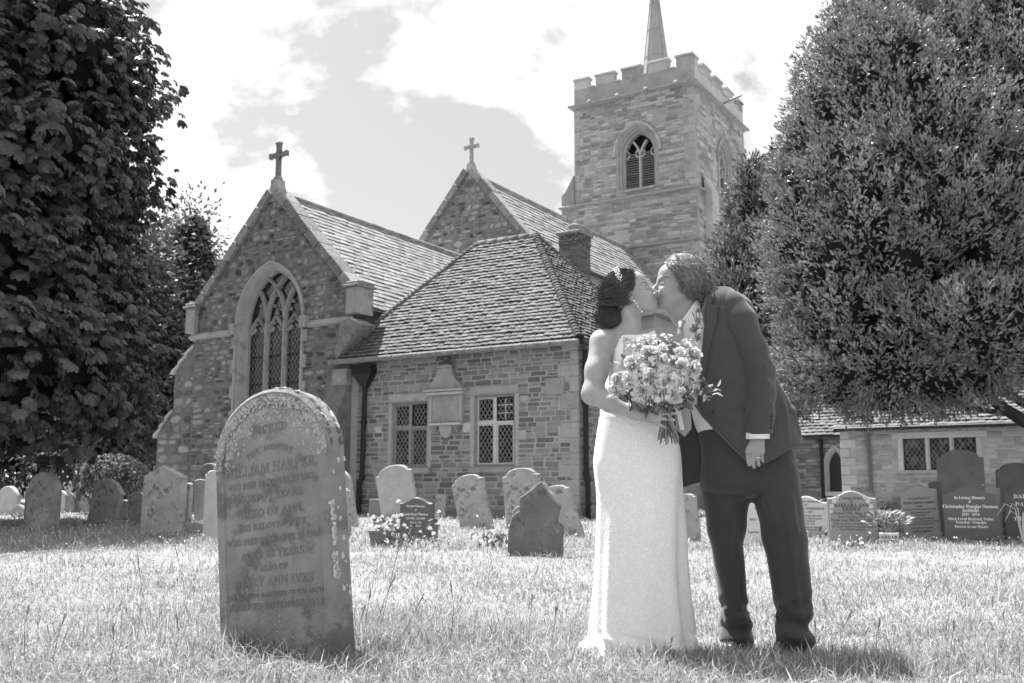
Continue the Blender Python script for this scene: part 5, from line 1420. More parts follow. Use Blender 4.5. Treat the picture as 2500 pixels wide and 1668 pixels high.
# ---- the others, left to right
def left_stones():
    g = M_gs
    headstone(18, 1257, 46, 1187, 'round', g['pale'], 'pale round headstone cut by the left edge of the frame', t=.12)
    headstone(45, 1262, 28, 1232, 'round', g['grey'], 'very small round headstone low beside the left edge', t=.08, roll=3)
    headstone(72, 1268, 20, 1195, 'shoulder', g['dark'], 'dark narrow headstone half hidden behind the big round one', t=.08)
    headstone(103, 1290, 58, 1153, 'tallround', g['grey'], 'plain grey round topped headstone with a footstone before it, far left', t=.16)
    headstone(93, 1295, 28, 1238, 'round', g['grey'], 'small round footstone leaning against the big round headstone', t=.06, tilt=-6)
    headstone(147, 1254, 26, 1198, 'round', g['pale'], 'small pale round headstone right of the big round one', t=.1)
    headstone(170, 1252, 24, 1203, 'gothic', g['dark'], 'small dark pointed headstone, left of the one with a carved cross', t=.08)
    R, w, h, t = headstone(201, 1251, 36, 1198, 'gothic', g['grey'], 'grey pointed headstone carved with a small cross', t=.1)
    m = MB(); m.box(-.03, .03, -t / 2 - .02, -t / 2 + .001, h * .2, h * .62); m.box(-.12, .12, -t / 2 - .018, -t / 2 + .001, h * .42, h * .5); m.build('carved_cross', g['pale'], R)
    headstone(248, 1281, 60, 1166, 'apexshoulder', g['grey'], 'grey shouldered headstone leaning to the right before the weeping tree', t=.10, roll=14, tilt=0)
    headstone(299, 1270, 26, 1220, 'camber', g['grey'], 'little pale capped headstone between two tall leaning ones', t=.10)
    headstone(338, 1250, 30, 1183, 'gothic', g['dark'], 'dark pointed headstone far behind the spotted gabled one', t=.1)
    headstone(336, 1272, 40, 1200, 'ogee', g['grey'], 'grey wavy topped headstone tucked behind the spotted gabled one', t=.1, roll=-3)
    headstone(345, 1282, 26, 1250, 'camber', g['dark'], 'short dark footstone beside the spotted gabled headstone', t=.08)
    headstone(395, 1308, 88, 1137, 'apex', g['grey'], 'big spotted headstone with shallow gabled top left of the foreground stone', t=.12, roll=1.2)
    headstone(448, 1275, 30, 1178, 'camber', g['grey'], 'slim headstone against the chancel wall behind the gabled one', t=.1)
    headstone(490, 1272, 26, 1170, 'camber', g['pale'], 'slim pale headstone at the chancel wall, left of the foreground stone', t=.1, roll=-1)
    headstone(508, 1272, 50, 1131, 'round', g['dark'], 'dark round headstone mostly hidden by the foreground stone', t=.1)
    headstone(522, 1318, 40, 1148, 'shoulder', g['pale'], 'pale shouldered headstone cut off by the left edge of the foreground stone', t=.12)
    headstone(838, 1283, 66, 1143, 'round', g['grey'], 'tilted grey headstone with bright arched rim right of the foreground stone', t=.09, roll=-12)
    headstone(834, 1312, 40, 1190, 'shoulder', g['grey'], 'narrow shouldered headstone just behind the foreground stone', t=.1, roll=-4)
left_stones()
def mid_stones():
    g = M_gs
    headstone(916, 1262, 28, 1218, 'camber', g['dark'], 'low rounded footstone against the vestry wall under the left window', t=.08, roll=3)
    headstone(978, 1268, 84, 1134, 'shoulder', g['pale'], 'pale shouldered headstone under the left vestry window, leaning left', t=.11, roll=-11, tilt=1)
    headstone(1073, 1265, 26, 1206, 'camber', g['grey'], 'narrow grey footstone leaning right against the vestry wall', t=.08, roll=6)
    headstone(1112, 1262, 24, 1215, 'camber', g['dark'], 'small dark footstone hidden behind the tilted spotted headstone', t=.08)
    headstone(1208, 1262, 24, 1213, 'camber', g['dark'], 'small footstone showing right of the tilted spotted headstone', t=.08, roll=5)
    headstone(1166, 1292, 74, 1156, 'shoulder', g['grey'], 'spotted shouldered headstone below the tablet, leaning left', t=.11, roll=-14, tilt=1)
    headstone(1283, 1292, 86, 1142, 'shoulder', g['grey'], 'spotted shouldered headstone under the right vestry window behind the broken one', t=.11, roll=-5)
    headstone(1385, 1310, 78, 1181, 'shoulder', g['grey'], 'spotted shouldered headstone right of the broken one, leaning strongly left', t=.1, roll=-19)
    headstone(1272, 1330, 34, 1235, 'round', g['dark'], 'dark round headstone half hidden left of the broken one', t=.1)
    R, w, h, t = headstone(1306, 1357, 128, 1176, 'broken', g['stained'], 'dark broken gothic headstone with stepped shoulders in front of the vestry', t=.10, roll=0, group='weathered headstones')
    R, w, h, t = headstone(1018, 1318, 78, 1214, 'ogee', g['black'], 'dark polished headstone with pale lettering behind the flower pots', t=.09, yaw=-22, group='modern memorials')
    lines(R, t, w, h, [('Precious Memories', .79, .085), ('of', .70, .07), ('Lynda Susan Thurman', .60, .095), ('22.9.1946 - 12.5.2009', .50, .075), ('Together With', .41, .07), ('In Our Hearts', .33, .07)], M_ink_w)
    for row in R.children:
        if row.name.startswith('inscription'): row.scale.x = .8
    R, w, h, t = headstone(1690, 1322, 40, 1205, 'shoulder', g['grey'], 'plain grey headstone seen in the gap between bride and groom', t=.1, roll=-5)
mid_stones()
def right_stones():
    g = M_gs
    R, w, h, t = headstone(1842, 1330, 60, 1180, 'ogee', g['white'], 'pale headstone glimpsed between the legs of the groom', t=.08, yaw=-24, group='modern memorials')
    lines(R, t, w, h, [('1915', .86, .12, 0, .2), ('ELVIS', .72, .12), ('1934', .60, .12, 0, .2), ('2012', .42, .12), ('Together', .22, .12)], M_ink)
    R, w, h, t = headstone(1972, 1312, 96, 1211, 'ogee', g['white'], 'white headstone with dark lettering right behind the groom', t=.08, yaw=-22, group='modern memorials')
    lines(R, t, w, h, [('CHERISHED MEMORIES', .86, .075), ('OF', .78, .07), ('LEONARD GOODMAN', .69, .095), ('1945 - 1997', .61, .07), ('LOVED HUSBAND OF ANN', .52, .065), ('DEAR FATHER, STEP-FATHER', .45, .06), ('STEP-GRANDAD', .39, .06), ('A SPECIAL MAN', .33, .06), ('IN THE HEARTS OF THOSE', .24, .06), ('LOVE IS NOT TO DIE', .18, .06)], M_ink)
    for o in R.children:
        if o.name.startswith('inscription'): o.scale.x = .86
    m = MB(); m.bbox(-w * .56, w * .56, -.13, .1, -.1, h * .12, .012); m.build('plinth', g['granite'], R)
    R, w, h, t = headstone(2018, 1300, 44, 1217, 'ogee', g['black'], 'black headstone half hidden behind the white lettered one', t=.08, yaw=-20, group='modern memorials')
    lines(R, t, w, h, [('IN', .88, .14, 0, .25), ('ES', .74, .16, 0, .25), ('1937', .5, .12, 0, .22), ('2003', .38, .12, 0, .22)], M_ink_w)
    R, w, h, t = headstone(2084, 1326, 112, 1198, 'ogee', g['granite'], 'speckled granite headstone with carved corner roses and dark lettering', t=.11, yaw=-24, group='modern memorials')
    lines(R, t, w, h, [('In Loving Memory', .855, .085, True), ('of', .79, .075, True), ('BARBARA ANN', .715, .115), ('BROWN', .64, .115), ('A Devoted Wife, Mum & Nan', .565, .08), ('Born 3rd May 1955', .50, .075), ('Passed Away 30th March 2017', .435, .075), ('Gone are the days we used to share', .37, .058, True), ('But in our hearts you are always there', .315, .058, True), ('Good Night God Bless', .26, .062, True)], M_ink)
    for o in R.children:
        if o.name.startswith('inscription'): o.scale.x = .86
    for s in (-1, 1):
        for q, (dx, dz, r) in enumerate(((.34, .80, .055), (.40, .70, .05), (.28, .87, .045), (.42, .60, .04))):
            m = MB(); n = 10; c = (s * dx * w, h * dz)
            m.add([(c[0], -t / 2 - .006, c[1])] + [(c[0] + r * w * (1 + .25 * math.cos(5 * i * 6.283 / n)) * math.cos(i * 6.283 / n), -t / 2 - .002, c[1] + r * w * (1 + .25 * math.cos(5 * i * 6.283 / n)) * math.sin(i * 6.283 / n)) for i in range(n)], [(0, i + 1, (i + 1) % n + 1) for i in range(n)]); m.build('carved_rose', g['white'], R)
        m = MB(); m.tube([(s * .44 * w, -t / 2 - .002, h * .25), (s * .44 * w, -t / 2 - .002, h * .6)], .004, 4); m.build('border_line', g['white'], R)
    headstone(2112, 1300, 50, 1190, 'round', g['grey'], 'rounded grey headstone showing just above the granite one with roses', t=.08)
    R, w, h, t = headstone(2254, 1316, 84, 1182, 'ogee', g['dark'], 'grey engraved headstone with dark wavy border left of the dark speckled one', t=.09, yaw=-22, tilt=0, roll=-3, group='modern memorials')
    m = MB(); slab(m, [(x * .93, z * .965) for x, z in top_outline('ogee', w, h)], .012, .003); o = m.build('face_panel', g['granite'], R); o.location = (-.01 * w, -t / 2 - .004, 0)
    lines(R, t, w, h, [('In Loving Memory Of', .74, .08, True), ('EILEEN VERONICA MORRIS', .66, .085), ('NICKIES', .595, .06), ('WHO DIED 15TH JUNE 1990 AGED 65 YEARS', .54, .055), ('A LOVING WIFE AND AUNTIE', .48, .055), ('IS NOW AT REST', .43, .055), ('FOR EACH OF US SHE DID HER BEST', .37, .055), ('HER LOVE WAS GREAT HER HEART WAS KIND', .32, .055), ('A BEAUTIFUL MEMORY LEFT BEHIND', .27, .055), ('ALSO HER DEVOTED HUSBAND', .20, .055), ('RODNEY MORRIS', .14, .08)], M_ink, dy=-.0105)
    for o in R.children:
        if o.name.startswith('inscription'): o.scale.x = .72
    headstone(2290, 1305, 30, 1175, 'ogee', g['black'], 'black edge of a headstone just behind the grey engraved one', t=.08, yaw=-22, group='modern memorials')
    headstone(2354, 1290, 104, 1098, 'shoulder', g['dark'], 'tall dark weathered headstone before the mullioned hall window', t=.13, yaw=-20)
    R, w, h, t = headstone(2374, 1326, 118, 1188, 'ogee', g['black'], 'dark speckled granite headstone with white lettering at the right', t=.11, yaw=-24, group='modern memorials')
    lines(R, t, w, h, [('In Loving Memory', .80, .085), ('of', .73, .075), ('Christopher Douglas Norman', .645, .095), ('Archbold', .575, .095), ('1941 - 2014', .505, .075), ('Much Loved Husband, Father', .425, .078), ('Grandad / Grandpa', .365, .078), ('Forever in our Hearts', .29, .078)], M_ink_w)
    for o in R.children:
        if o.name.startswith('inscription'): o.scale.x = .84
    headstone(2430, 1318, 34, 1192, 'square', g['granite'], 'grey block headstone edge right of the dark lettered granite', t=.14, yaw=-20, group='modern memorials')
    headstone(2492, 1290, 92, 1130, 'shoulder', g['dark'], 'dark weathered headstone standing at the right edge', t=.13, yaw=-20)
    R, w, h, t = headstone(2520, 1318, 110, 1185, 'ogee', g['black'], 'black headstone with white lettering cut by the right edge', t=.11, yaw=-22, group='modern memorials')
    lines(R, t, w, h, [('BARNET', .80, .13, 0, -.05), ('DAVID', .66, .12, 0, -.1), ('THOMAS', .40, .11, 0, -.1)], M_ink_w)
    # little stone cross and grave vases
    P = at_ground(2192, 1292); R = empty('small_cross', P, YAW, 'small pale stone cross on a stepped base between two headstones', 'cross')
    m = MB(); m.bbox(-.05, .05, -.04, .04, 0, .50, .01); m.bbox(-.15, -.051, -.04, .04, .32, .41, .01); m.bbox(.051, .15, -.04, .04, .32, .41, .01); m.build('shaft', M_gs['grey'], R)
    m = MB(); m.bbox(-.22, .22, -.15, .15, -.1, .10, .02); m.build('base', M_gs['dark'], R)
right_stones()
# ================================================================= people: signed-distance modelling, meshed with surface nets
random.seed(131); RNG = np.random.default_rng(131)
class Field:
    def __init__(s, lo, hi, h):
        s.lo = np.array(lo, float); s.h = h
        s.n = np.ceil((np.array(hi) - s.lo) / h).astype(int) + 1
        s.D = np.full(s.n, 1.0, np.float32)
    def block(s, lo, hi):
        a = np.clip(np.floor((np.array(lo) - s.lo) / s.h).astype(int), 0, s.n - 1); b = np.clip(np.ceil((np.array(hi) - s.lo) / s.h).astype(int) + 1, 1, s.n)
        sl = tuple(slice(i, j) for i, j in zip(a, b))
        ax = [s.lo[i] + s.h * np.arange(a[i], b[i]) for i in range(3)]
        return sl, ax[0][:, None, None].astype(np.float32), ax[1][None, :, None].astype(np.float32), ax[2][None, None, :].astype(np.float32)
    def op(s, fn, lo, hi, k=.01, mode='add'):
        m = k * 2 + s.h * 3
        sl, X, Y, Z = s.block(np.array(lo) - m, np.array(hi) + m)
        d = fn(X, Y, Z)
        if mode == 'and':
            s.D[sl] = np.maximum(s.D[sl], d); return
        A = s.D[sl]
        if mode == 'sub': d = -d; 
        if k > 0:
            h = np.clip(k - np.abs(A - d), 0, None) / k; q = h * h * k * .25
        else: q = 0
        s.D[sl] = (np.minimum(A, d) - q) if mode == 'add' else (np.maximum(A, d) + q)
    # primitives
    def ell(s, c, r, R=None, k=.01, mode='add'):
        c = np.array(c, float); r = np.array(r, float); mr = r.max() * 1.02
        R_ = np.eye(3) if R is None else np.array(R, float)     # rows: local axes in world
        def fn(X, Y, Z):
            x, y, z = X - c[0], Y - c[1], Z - c[2]
            l = [(R_[i, 0] * x + R_[i, 1] * y + R_[i, 2] * z) / r[i] for i in range(3)]
            q = np.sqrt(l[0] ** 2 + l[1] ** 2 + l[2] ** 2); g = np.sqrt((l[0] / r[0]) ** 2 + (l[1] / r[1]) ** 2 + (l[2] / r[2]) ** 2)
            return q * (q - 1) / np.maximum(g, 1e-5)
        s.op(fn, c - mr, c + mr, k, mode)
    def cone(s, a, b, ra, rb, k=.01, mode='add', flat=None):
        a = np.array(a, float); b = np.array(b, float); ab = b - a; L2 = max((ab ** 2).sum(), 1e-9); m = max(ra, rb)
        def fn(X, Y, Z):
            t = np.clip(((X - a[0]) * ab[0] + (Y - a[1]) * ab[1] + (Z - a[2]) * ab[2]) / L2, 0, 1)
            dx, dy, dz = X - a[0] - ab[0] * t, Y - a[1] - ab[1] * t, Z - a[2] - ab[2] * t
            if flat is not None:
                e, f = flat; p = dx * e[0] + dy * e[1] + dz * e[2]; p = p * (f - 1); dx, dy, dz = dx + e[0] * p, dy + e[1] * p, dz + e[2] * p
            return np.sqrt(dx * dx + dy * dy + dz * dz) - (ra + (rb - ra) * t)
        s.op(fn, np.minimum(a, b) - m * 1.3, np.maximum(a, b) + m * 1.3, k, mode)
    def chain(s, pts, rad, k=.01, flat=None):
        for i in range(len(pts) - 1): s.cone(pts[i], pts[i + 1], rad[i], rad[i + 1], k, flat=flat)
    def zloft(s, rows, k=.01, power=2.0, fold=None, mode='add', soft=.0):
        """rows: (z, x0, x1, yc, ry) from low to high z"""
        R = np.array(sorted(rows)); z0, z1 = R[0, 0], R[-1, 0]
        lo = (R[:, 1].min() - .06, (R[:, 3] - R[:, 4]).min() - .06, z0); hi = (R[:, 2].max() + .06, (R[:, 3] + R[:, 4]).max() + .06, z1)
        def fn(X, Y, Z):
            z = Z.ravel(); I = lambda c: smooth_interp(z, R[:, 0], c)[None, None, :].astype(np.float32)
            cx = I((R[:, 1] + R[:, 2]) / 2); rx = I((R[:, 2] - R[:, 1]) / 2); cy = I(R[:, 3]); ry = I(R[:, 4])
            u, v = (X - cx) / rx, (Y - cy) / ry
            q = (np.abs(u) ** power + np.abs(v) ** power) ** (1 / power)
            d = (q - 1) * np.minimum(rx, ry)
            if fold is not None: d = d - fold(X, Y, Z, np.arctan2(v, u))
            return np.maximum(d, np.maximum(z0 - Z, Z - z1))
        s.op(fn, lo, hi, k, mode)
    def clip_poly(s, poly, keep=True, ysel=None):
        """intersect with a polygon in x,z extruded along y"""
        X = s.lo[0] + s.h * np.arange(s.n[0]); Z = s.lo[2] + s.h * np.arange(s.n[2])
        d = poly_sdf(poly, X[:, None], Z[None, :]).astype(np.float32)
        if not keep: d = -d
        s.D = np.maximum(s.D, d[:, None, :])
    def front(s, x, z):
        """first surface met from the camera side (along +y) at x,z (arrays)"""
        i = np.clip(np.round((x - s.lo[0]) / s.h).astype(int), 0, s.n[0] - 1); k = np.clip(np.round((z - s.lo[2]) / s.h).astype(int), 0, s.n[2] - 1)
        col = s.D[i, :, k]; neg = col < 0; j = np.argmax(neg, axis=1); ok = neg.any(1) & (j > 0)
        j = np.maximum(j, 1); a = col[np.arange(len(j)), j - 1]; b = col[np.arange(len(j)), j]; t = a / np.maximum(a - b, 1e-6)
        y = s.lo[1] + s.h * (j - 1 + t)
        return np.where(ok, y, np.nan)
    def mesh(s, name, matl, parent, off, smooth=1, dec=.36):
        V, Q = surface_nets(s.D)
        V = V * s.h + s.lo
        for _ in range(smooth): V = relax(V, Q)
        o = np_mesh(name, V - np.array(off), Q, matl, parent, smooth=True)
        if len(Q) > 9000:
            md = o.modifiers.new('reduce', 'DECIMATE'); md.ratio = dec
            dg = bpy.context.evaluated_depsgraph_get(); me = bpy.data.meshes.new_from_object(o.evaluated_get(dg)); old = o.data; o.modifiers.clear(); o.data = me; bpy.data.meshes.remove(old); me.name = name
            me.shade_smooth()
        return o
def smooth_interp(z, zs, v):
    """monotone-ish cubic through samples"""
    n = len(zs); m = np.zeros(n); d = np.diff(v) / np.diff(zs)
    m[1:-1] = (d[:-1] + d[1:]) / 2; m[0], m[-1] = d[0], d[-1]
    i = np.clip(np.searchsorted(zs, z) - 1, 0, n - 2); h = zs[i + 1] - zs[i]; t = np.clip((z - zs[i]) / h, 0, 1)
    return (2 * t ** 3 - 3 * t ** 2 + 1) * v[i] + (t ** 3 - 2 * t ** 2 + t) * h * m[i] + (-2 * t ** 3 + 3 * t ** 2) * v[i + 1] + (t ** 3 - t ** 2) * h * m[i + 1]
def poly_sdf(P, X, Z):
    P = [np.array(p, float) for p in P]; d = np.full(np.broadcast(X, Z).shape, 1e9); sg = np.ones(d.shape)
    for i in range(len(P)):
        a, b = P[i - 1], P[i]; e = b - a; wx, wz = X - a[0], Z - a[1]
        t = np.clip((wx * e[0] + wz * e[1]) / max((e ** 2).sum(), 1e-12), 0, 1)
        d = np.minimum(d, (wx - e[0] * t) ** 2 + (wz - e[1] * t) ** 2)
        c1, c2, c3 = Z >= a[1], Z < b[1], e[0] * wz > e[1] * wx
        fl = (c1 & c2 & c3) | (~c1 & ~c2 & ~c3); sg = np.where(fl, -sg, sg)
    return sg * np.sqrt(d)
def surface_nets(D):
    S = D < 0
    c = [S[i:S.shape[0] - 1 + i, j:S.shape[1] - 1 + j, k:S.shape[2] - 1 + k] for i in (0, 1) for j in (0, 1) for k in (0, 1)]
    tot = sum(q.astype(np.int8) for q in c); act = (tot > 0) & (tot < 8)
    I, J, K = np.nonzero(act); n = len(I); idx = np.full(act.shape, -1, np.int32); idx[I, J, K] = np.arange(n)
    acc = np.zeros((n, 3)); cnt = np.zeros(n)
    for ax in range(3):
        for a in (0, 1):
            for b in (0, 1):
                o = [0, 0, 0]; oth = [q for q in range(3) if q != ax]; o[oth[0]] = a; o[oth[1]] = b; p = o[:]; p[ax] = 1
                d0 = D[I + o[0], J + o[1], K + o[2]]; d1 = D[I + p[0], J + p[1], K + p[2]]
                m = (d0 < 0) != (d1 < 0); t = d0 / np.where(m, d0 - d1, 1)
                pos = np.array(o, float)[None].repeat(n, 0); pos[:, ax] = t
                acc[m] += pos[m]; cnt[m] += 1
    V = np.stack([I, J, K], 1) + acc / np.maximum(cnt, 1)[:, None]
    Q = []
    for ax in range(3):
        o1, o2 = [q for q in range(3) if q != ax]
        sl0 = [slice(None)] * 3; sl1 = [slice(None)] * 3; sl0[ax] = slice(0, -1); sl1[ax] = slice(1, None)
        A, B = S[tuple(sl0)], S[tuple(sl1)]; ch = A != B
        e = np.array(np.nonzero(ch)).T
        ok = (e[:, o1] > 0) & (e[:, o2] > 0) & (e[:, o1] < act.shape[o1]) & (e[:, o2] < act.shape[o2]); e = e[ok]
        def g(d1, d2):
            f = e.copy(); f[:, o1] -= d1; f[:, o2] -= d2; return idx[f[:, 0], f[:, 1], f[:, 2]]
        q = np.stack([g(1, 1), g(0, 1), g(0, 0), g(1, 0)], 1)
        fl = A[e[:, 0], e[:, 1], e[:, 2]]
        if ax == 1: fl = ~fl
        q[~fl] = q[~fl][:, ::-1]; Q.append(q)
    Q = np.concatenate(Q); Q = Q[(Q >= 0).all(1)]
    return V, Q
def relax(V, Q):
    acc = np.zeros_like(V); cnt = np.zeros(len(V))
    for a, b in ((0, 1), (1, 2), (2, 3), (3, 0)):
        np.add.at(acc, Q[:, a], V[Q[:, b]]); np.add.at(cnt, Q[:, a], 1)
        np.add.at(acc, Q[:, b], V[Q[:, a]]); np.add.at(cnt, Q[:, b], 1)
    return V * .5 + .5 * acc / np.maximum(cnt, 1)[:, None]
from mathutils.geometry import delaunay_2d_cdt
def drape(name, field, poly, off, thick, matl, parent, base, step=.008, lift=None):
    """cloth piece cut to a polygon in x,z and laid on the camera side of a field"""
    B = []
    for i in range(len(poly)):
        a, b = Vector(poly[i]), Vector(poly[(i + 1) % len(poly)]); n = max(1, int((b - a).length / step))
        B += [a + (b - a) * k / n for k in range(n)]
    xs = [p.x for p in B]; zs = [p.y for p in B]; I = []
    X, Z = np.meshgrid(np.arange(min(xs), max(xs), step), np.arange(min(zs), max(zs), step))
    d = poly_sdf([(p.x, p.y) for p in B], X, Z); I = [Vector((x, z)) for x, z in zip(X[d < -step * .5], Z[d < -step * .5])]
    nb = len(B)
    vs, es, fs, *_ = delaunay_2d_cdt(B + I, [(i, (i + 1) % nb) for i in range(nb)], [], 1, 1e-5)
    x = np.array([v.x for v in vs]); z = np.array([v.y for v in vs]); y = field.front(x, z)
    bad = np.isnan(y)
    if bad.any():
        g = np.where(~bad)[0]
        for i in np.where(bad)[0]: y[i] = y[g[np.argmin((x[g] - x[i]) ** 2 + (z[g] - z[i]) ** 2)]]
    y = y - off
    if lift is not None: y = y - lift(x, z)
    n = len(x); V = np.concatenate([np.stack([x, y - thick, z], 1), np.stack([x, y + .004, z], 1)])
    m = MB(); m.add(V - np.array(base), [tuple(f) for f in fs] + [tuple(i + n for i in reversed(f)) for f in fs] + [(i, (i + 1) % nb, (i + 1) % nb + n, i + n) for i in range(nb)])
    return m.build(name, matl, parent, True)
def fnoise(X, Y, Z, s, ph):
    return np.sin(X * s + ph) * np.sin(Y * s * 1.3 + ph * 2.1 + 1.7 * np.sin(Z * s * .6 + ph)) + .6 * np.sin(Z * s * 1.7 + 2.2 * np.sin(X * s * .9 + ph) + ph * .7)

# ---- materials of the couple
def skin_mat(name, v):
    m = mat(name, v, contrast=0.22, scale=26, rough=0.5, spec=0.35, bump=0.16, bump_scale=220)
    b = m.node_tree.nodes['Principled BSDF']; b.inputs['Subsurface Weight'].default_value = .12; b.inputs['Subsurface Radius'].default_value = (.01, .01, .01); b.inputs['Subsurface Scale'].default_value = .5
    return m
M_skin_b = skin_mat('bride_skin', 0.345); M_skin_g = skin_mat('groom_skin', 0.31)
M_lip = mat('lips', 0.19, rough=0.4, spec=0.5); M_lip_g = mat('groom_lips', 0.27, rough=0.5, spec=0.4)
M_hair_b = mat('dark_brown_hair', 0.060, contrast=0.5, scale=60, rough=0.35, spec=0.55, var=0.5)
M_hair_g = mat('fair_wavy_hair', 0.19, contrast=0.5, scale=60, rough=0.38, spec=0.5, var=0.6)
M_lash = mat('eyelash', 0.02, rough=0.8); M_brow = mat('eyebrow', 0.09, rough=0.8)
M_suit = mat('wool_suit', 0.068, contrast=0.25, scale=240, rough=0.9, spec=0.12, bump=0.12, bump_scale=500)
M_trouser = mat('wool_trousers', 0.054, contrast=0.25, scale=240, rough=0.9, spec=0.12, bump=0.12, bump_scale=500)
for _m in (M_suit, M_trouser):
    _b = _m.node_tree.nodes['Principled BSDF']; _b.inputs['Sheen Weight'].default_value = .25; _b.inputs['Sheen Roughness'].default_value = .45
M_shirt = mat('white_shirt', 0.72, rough=0.7, spec=0.2); M_tie = mat('silver_tie', 0.27, contrast=.15, scale=200, rough=0.45, spec=0.4)
M_shoe = mat('black_leather', 0.02, rough=0.35, spec=0.5); M_button = mat('horn_button', 0.015, rough=0.4)
M_bead = mat('crystal_bead', 0.55, rough=0.3, spec=0.6)
M_silver = mat('silver', 0.75, rough=0.2, metal=1.0); M_pearl = mat('pearl', 0.85, rough=0.25, spec=0.6); M_nail = mat('nail_polish', 0.62, rough=0.2, spec=0.6)
def lace_mat(name, base=0.86, holes=0.0):
    m = bpy.data.materials.new(name); m.use_nodes = True; nt = m.node_tree; b = nt.nodes['Principled BSDF']; L = nt.links.new
    b.inputs['Roughness'].default_value = .8; b.inputs['Specular IOR Level'].default_value = .15
    b.inputs['Sheen Weight'].default_value = .2
    co = _n(nt, 'ShaderNodeTexCoord').outputs['Object']
    no = _n(nt, 'ShaderNodeTexNoise'); no.inputs['Scale'].default_value = 22; no.inputs['Detail'].default_value = 3; L(co, no.inputs['Vector'])
    mx = _n(nt, 'ShaderNodeVectorMath', operation='MULTIPLY_ADD'); L(no.outputs['Color'], mx.inputs[0]); mx.inputs[1].default_value = (.05, .05, .05); L(co, mx.inputs[2])
    vo = _n(nt, 'ShaderNodeTexVoronoi', feature='DISTANCE_TO_EDGE'); vo.inputs['Scale'].default_value = 70; L(mx.outputs[0], vo.inputs['Vector'])
    v2 = _n(nt, 'ShaderNodeTexVoronoi'); v2.inputs['Scale'].default_value = 38; L(mx.outputs[0], v2.inputs['Vector'])
    r1 = _n(nt, 'ShaderNodeMapRange'); r1.inputs[1].default_value = .02; r1.inputs[2].default_value = .12; r1.inputs[3].default_value = 1; r1.inputs[4].default_value = 0; L(vo.outputs['Distance'], r1.inputs[0])
    r2 = _n(nt, 'ShaderNodeMapRange'); r2.inputs[1].default_value = .15; r2.inputs[2].default_value = .42; r2.inputs[3].default_value = .6; r2.inputs[4].default_value = 0; L(v2.outputs['Distance'], r2.inputs[0])
    mm = _n(nt, 'ShaderNodeMath', operation='MAXIMUM'); L(r1.outputs[0], mm.inputs[0]); L(r2.outputs[0], mm.inputs[1])
    cr = _n(nt, 'ShaderNodeMapRange'); cr.inputs[3].default_value = base * (.86 if not holes else holes); cr.inputs[4].default_value = base; L(mm.outputs[0], cr.inputs[0]); L(cr.outputs[0], b.inputs['Base Color'])
    bp = _n(nt, 'ShaderNodeBump'); bp.inputs['Strength'].default_value = .38; bp.inputs['Distance'].default_value = .004; L(mm.outputs[0], bp.inputs['Height']); L(bp.outputs[0], b.inputs['Normal'])
    return m
M_lace = lace_mat('ivory_lace'); M_lace_open = lace_mat('open_lace', .74, .55); M_band = mat('satin_band', 0.86, rough=0.5, spec=0.3)

def XZ(x, y, Y): p = at_Y(x, y, Y); return (p.x, p.z)
def P3(x, y, Y): p = at_Y(x, y, Y); return np.array([p.x, p.y, p.z])
def axes(tilt, face, yaw=0.0, roll=0.0):
    """face=+1 looks right, -1 looks left; tilt back in degrees; yaw towards the camera"""
    t = math.radians(tilt); f = np.array([face * math.cos(t), 0, math.sin(t)]); u = np.array([-face * math.sin(t), 0, math.cos(t)]); s = np.cross(u, f)
    if yaw:
        a = math.radians(yaw); c, q = math.cos(a), math.sin(a); Rz = np.array([[c, -q, 0], [q, c, 0], [0, 0, 1]]); f, u, s = Rz @ f, Rz @ u, Rz @ s
    if roll:
        a = math.radians(roll); u, s = u * math.cos(a) + s * math.sin(a), s * math.cos(a) - u * math.sin(a)
    return f, s, u
def head(F, c, ax, male=False):
    f, s, u = ax; R = np.stack([f, s, u]); c = np.array(c); k_ = 1.06 if male else 1.0
    W = lambda a, b, d: c + (f * a + s * b + u * d) * k_
    E = lambda p, r, k=.01, mode='add', R_=R: F.ell(W(*p), np.array(r) * k_, R_, k, mode)
    E((-.014, 0, .028), (.095, .074, .084))
    E((.036, 0, -.030), (.054, .060, .080), .03)
    E((.046, 0, -.082), (.040, .046 if not male else .050, .036 if not male else .040), .025)
    E((.070, 0, -.106), (.019, .022 if not male else .026, .016 if not male else .018), .016)
    E((.054, 0, .036), (.040, .056, .046), .02)
    F.cone(W(.082, -.028, .004), W(.082, .028, .004), .010 * (1.2 if male else 1), .010 * (1.2 if male else 1), .014)
    F.cone(W(.086, 0, -.004), W(.108, 0, -.046), .0085, .0105 * (1.15 if male else 1), .010)
    for q in (-1, 1):
        E((.097, q * .0125, -.050), (.010, .0075, .0075), .006)
        E((.060, q * .040, -.046), (.025, .020, .026), .02)
        # jaw line
        F.cone(W(-.008, q * .058, -.055), W(.055, q * .030, -.104), .016, .014, .022)
        # ear
        e_ = np.stack([f * .94 - u * .34, s, u * .94 + f * .34])
        E((-.016, q * .072, -.016), (.0155, .0065, .027), .004, 'add', e_)
        E((-.012, q * .080, -.013), (.0085, .0065, .015), .003, 'sub', e_)
        E((-.004, q * .077, -.020), (.004, .004, .006), .003, 'add', e_)
        E((-.014, q * .074, -.040), (.008, .005, .008), .004, 'add', e_)
    for q in (-1, 1):
        E((.090, q * .042, -.012), (.022, .022, .0125), .010, 'sub')
        E((.0725, q * .036, -.0150), (.0140, .0165, .0120), .003)
    E((.0885, 0, -.0715), (.0115, .023, .0075), .005)
    E((.0865, 0, -.0835), (.0105, .020, .0080), .005)
    F.cone(W(.091, -.016, -.0775), W(.091, .016, -.0775), .0022, .0022, .003, 'sub')
    return W
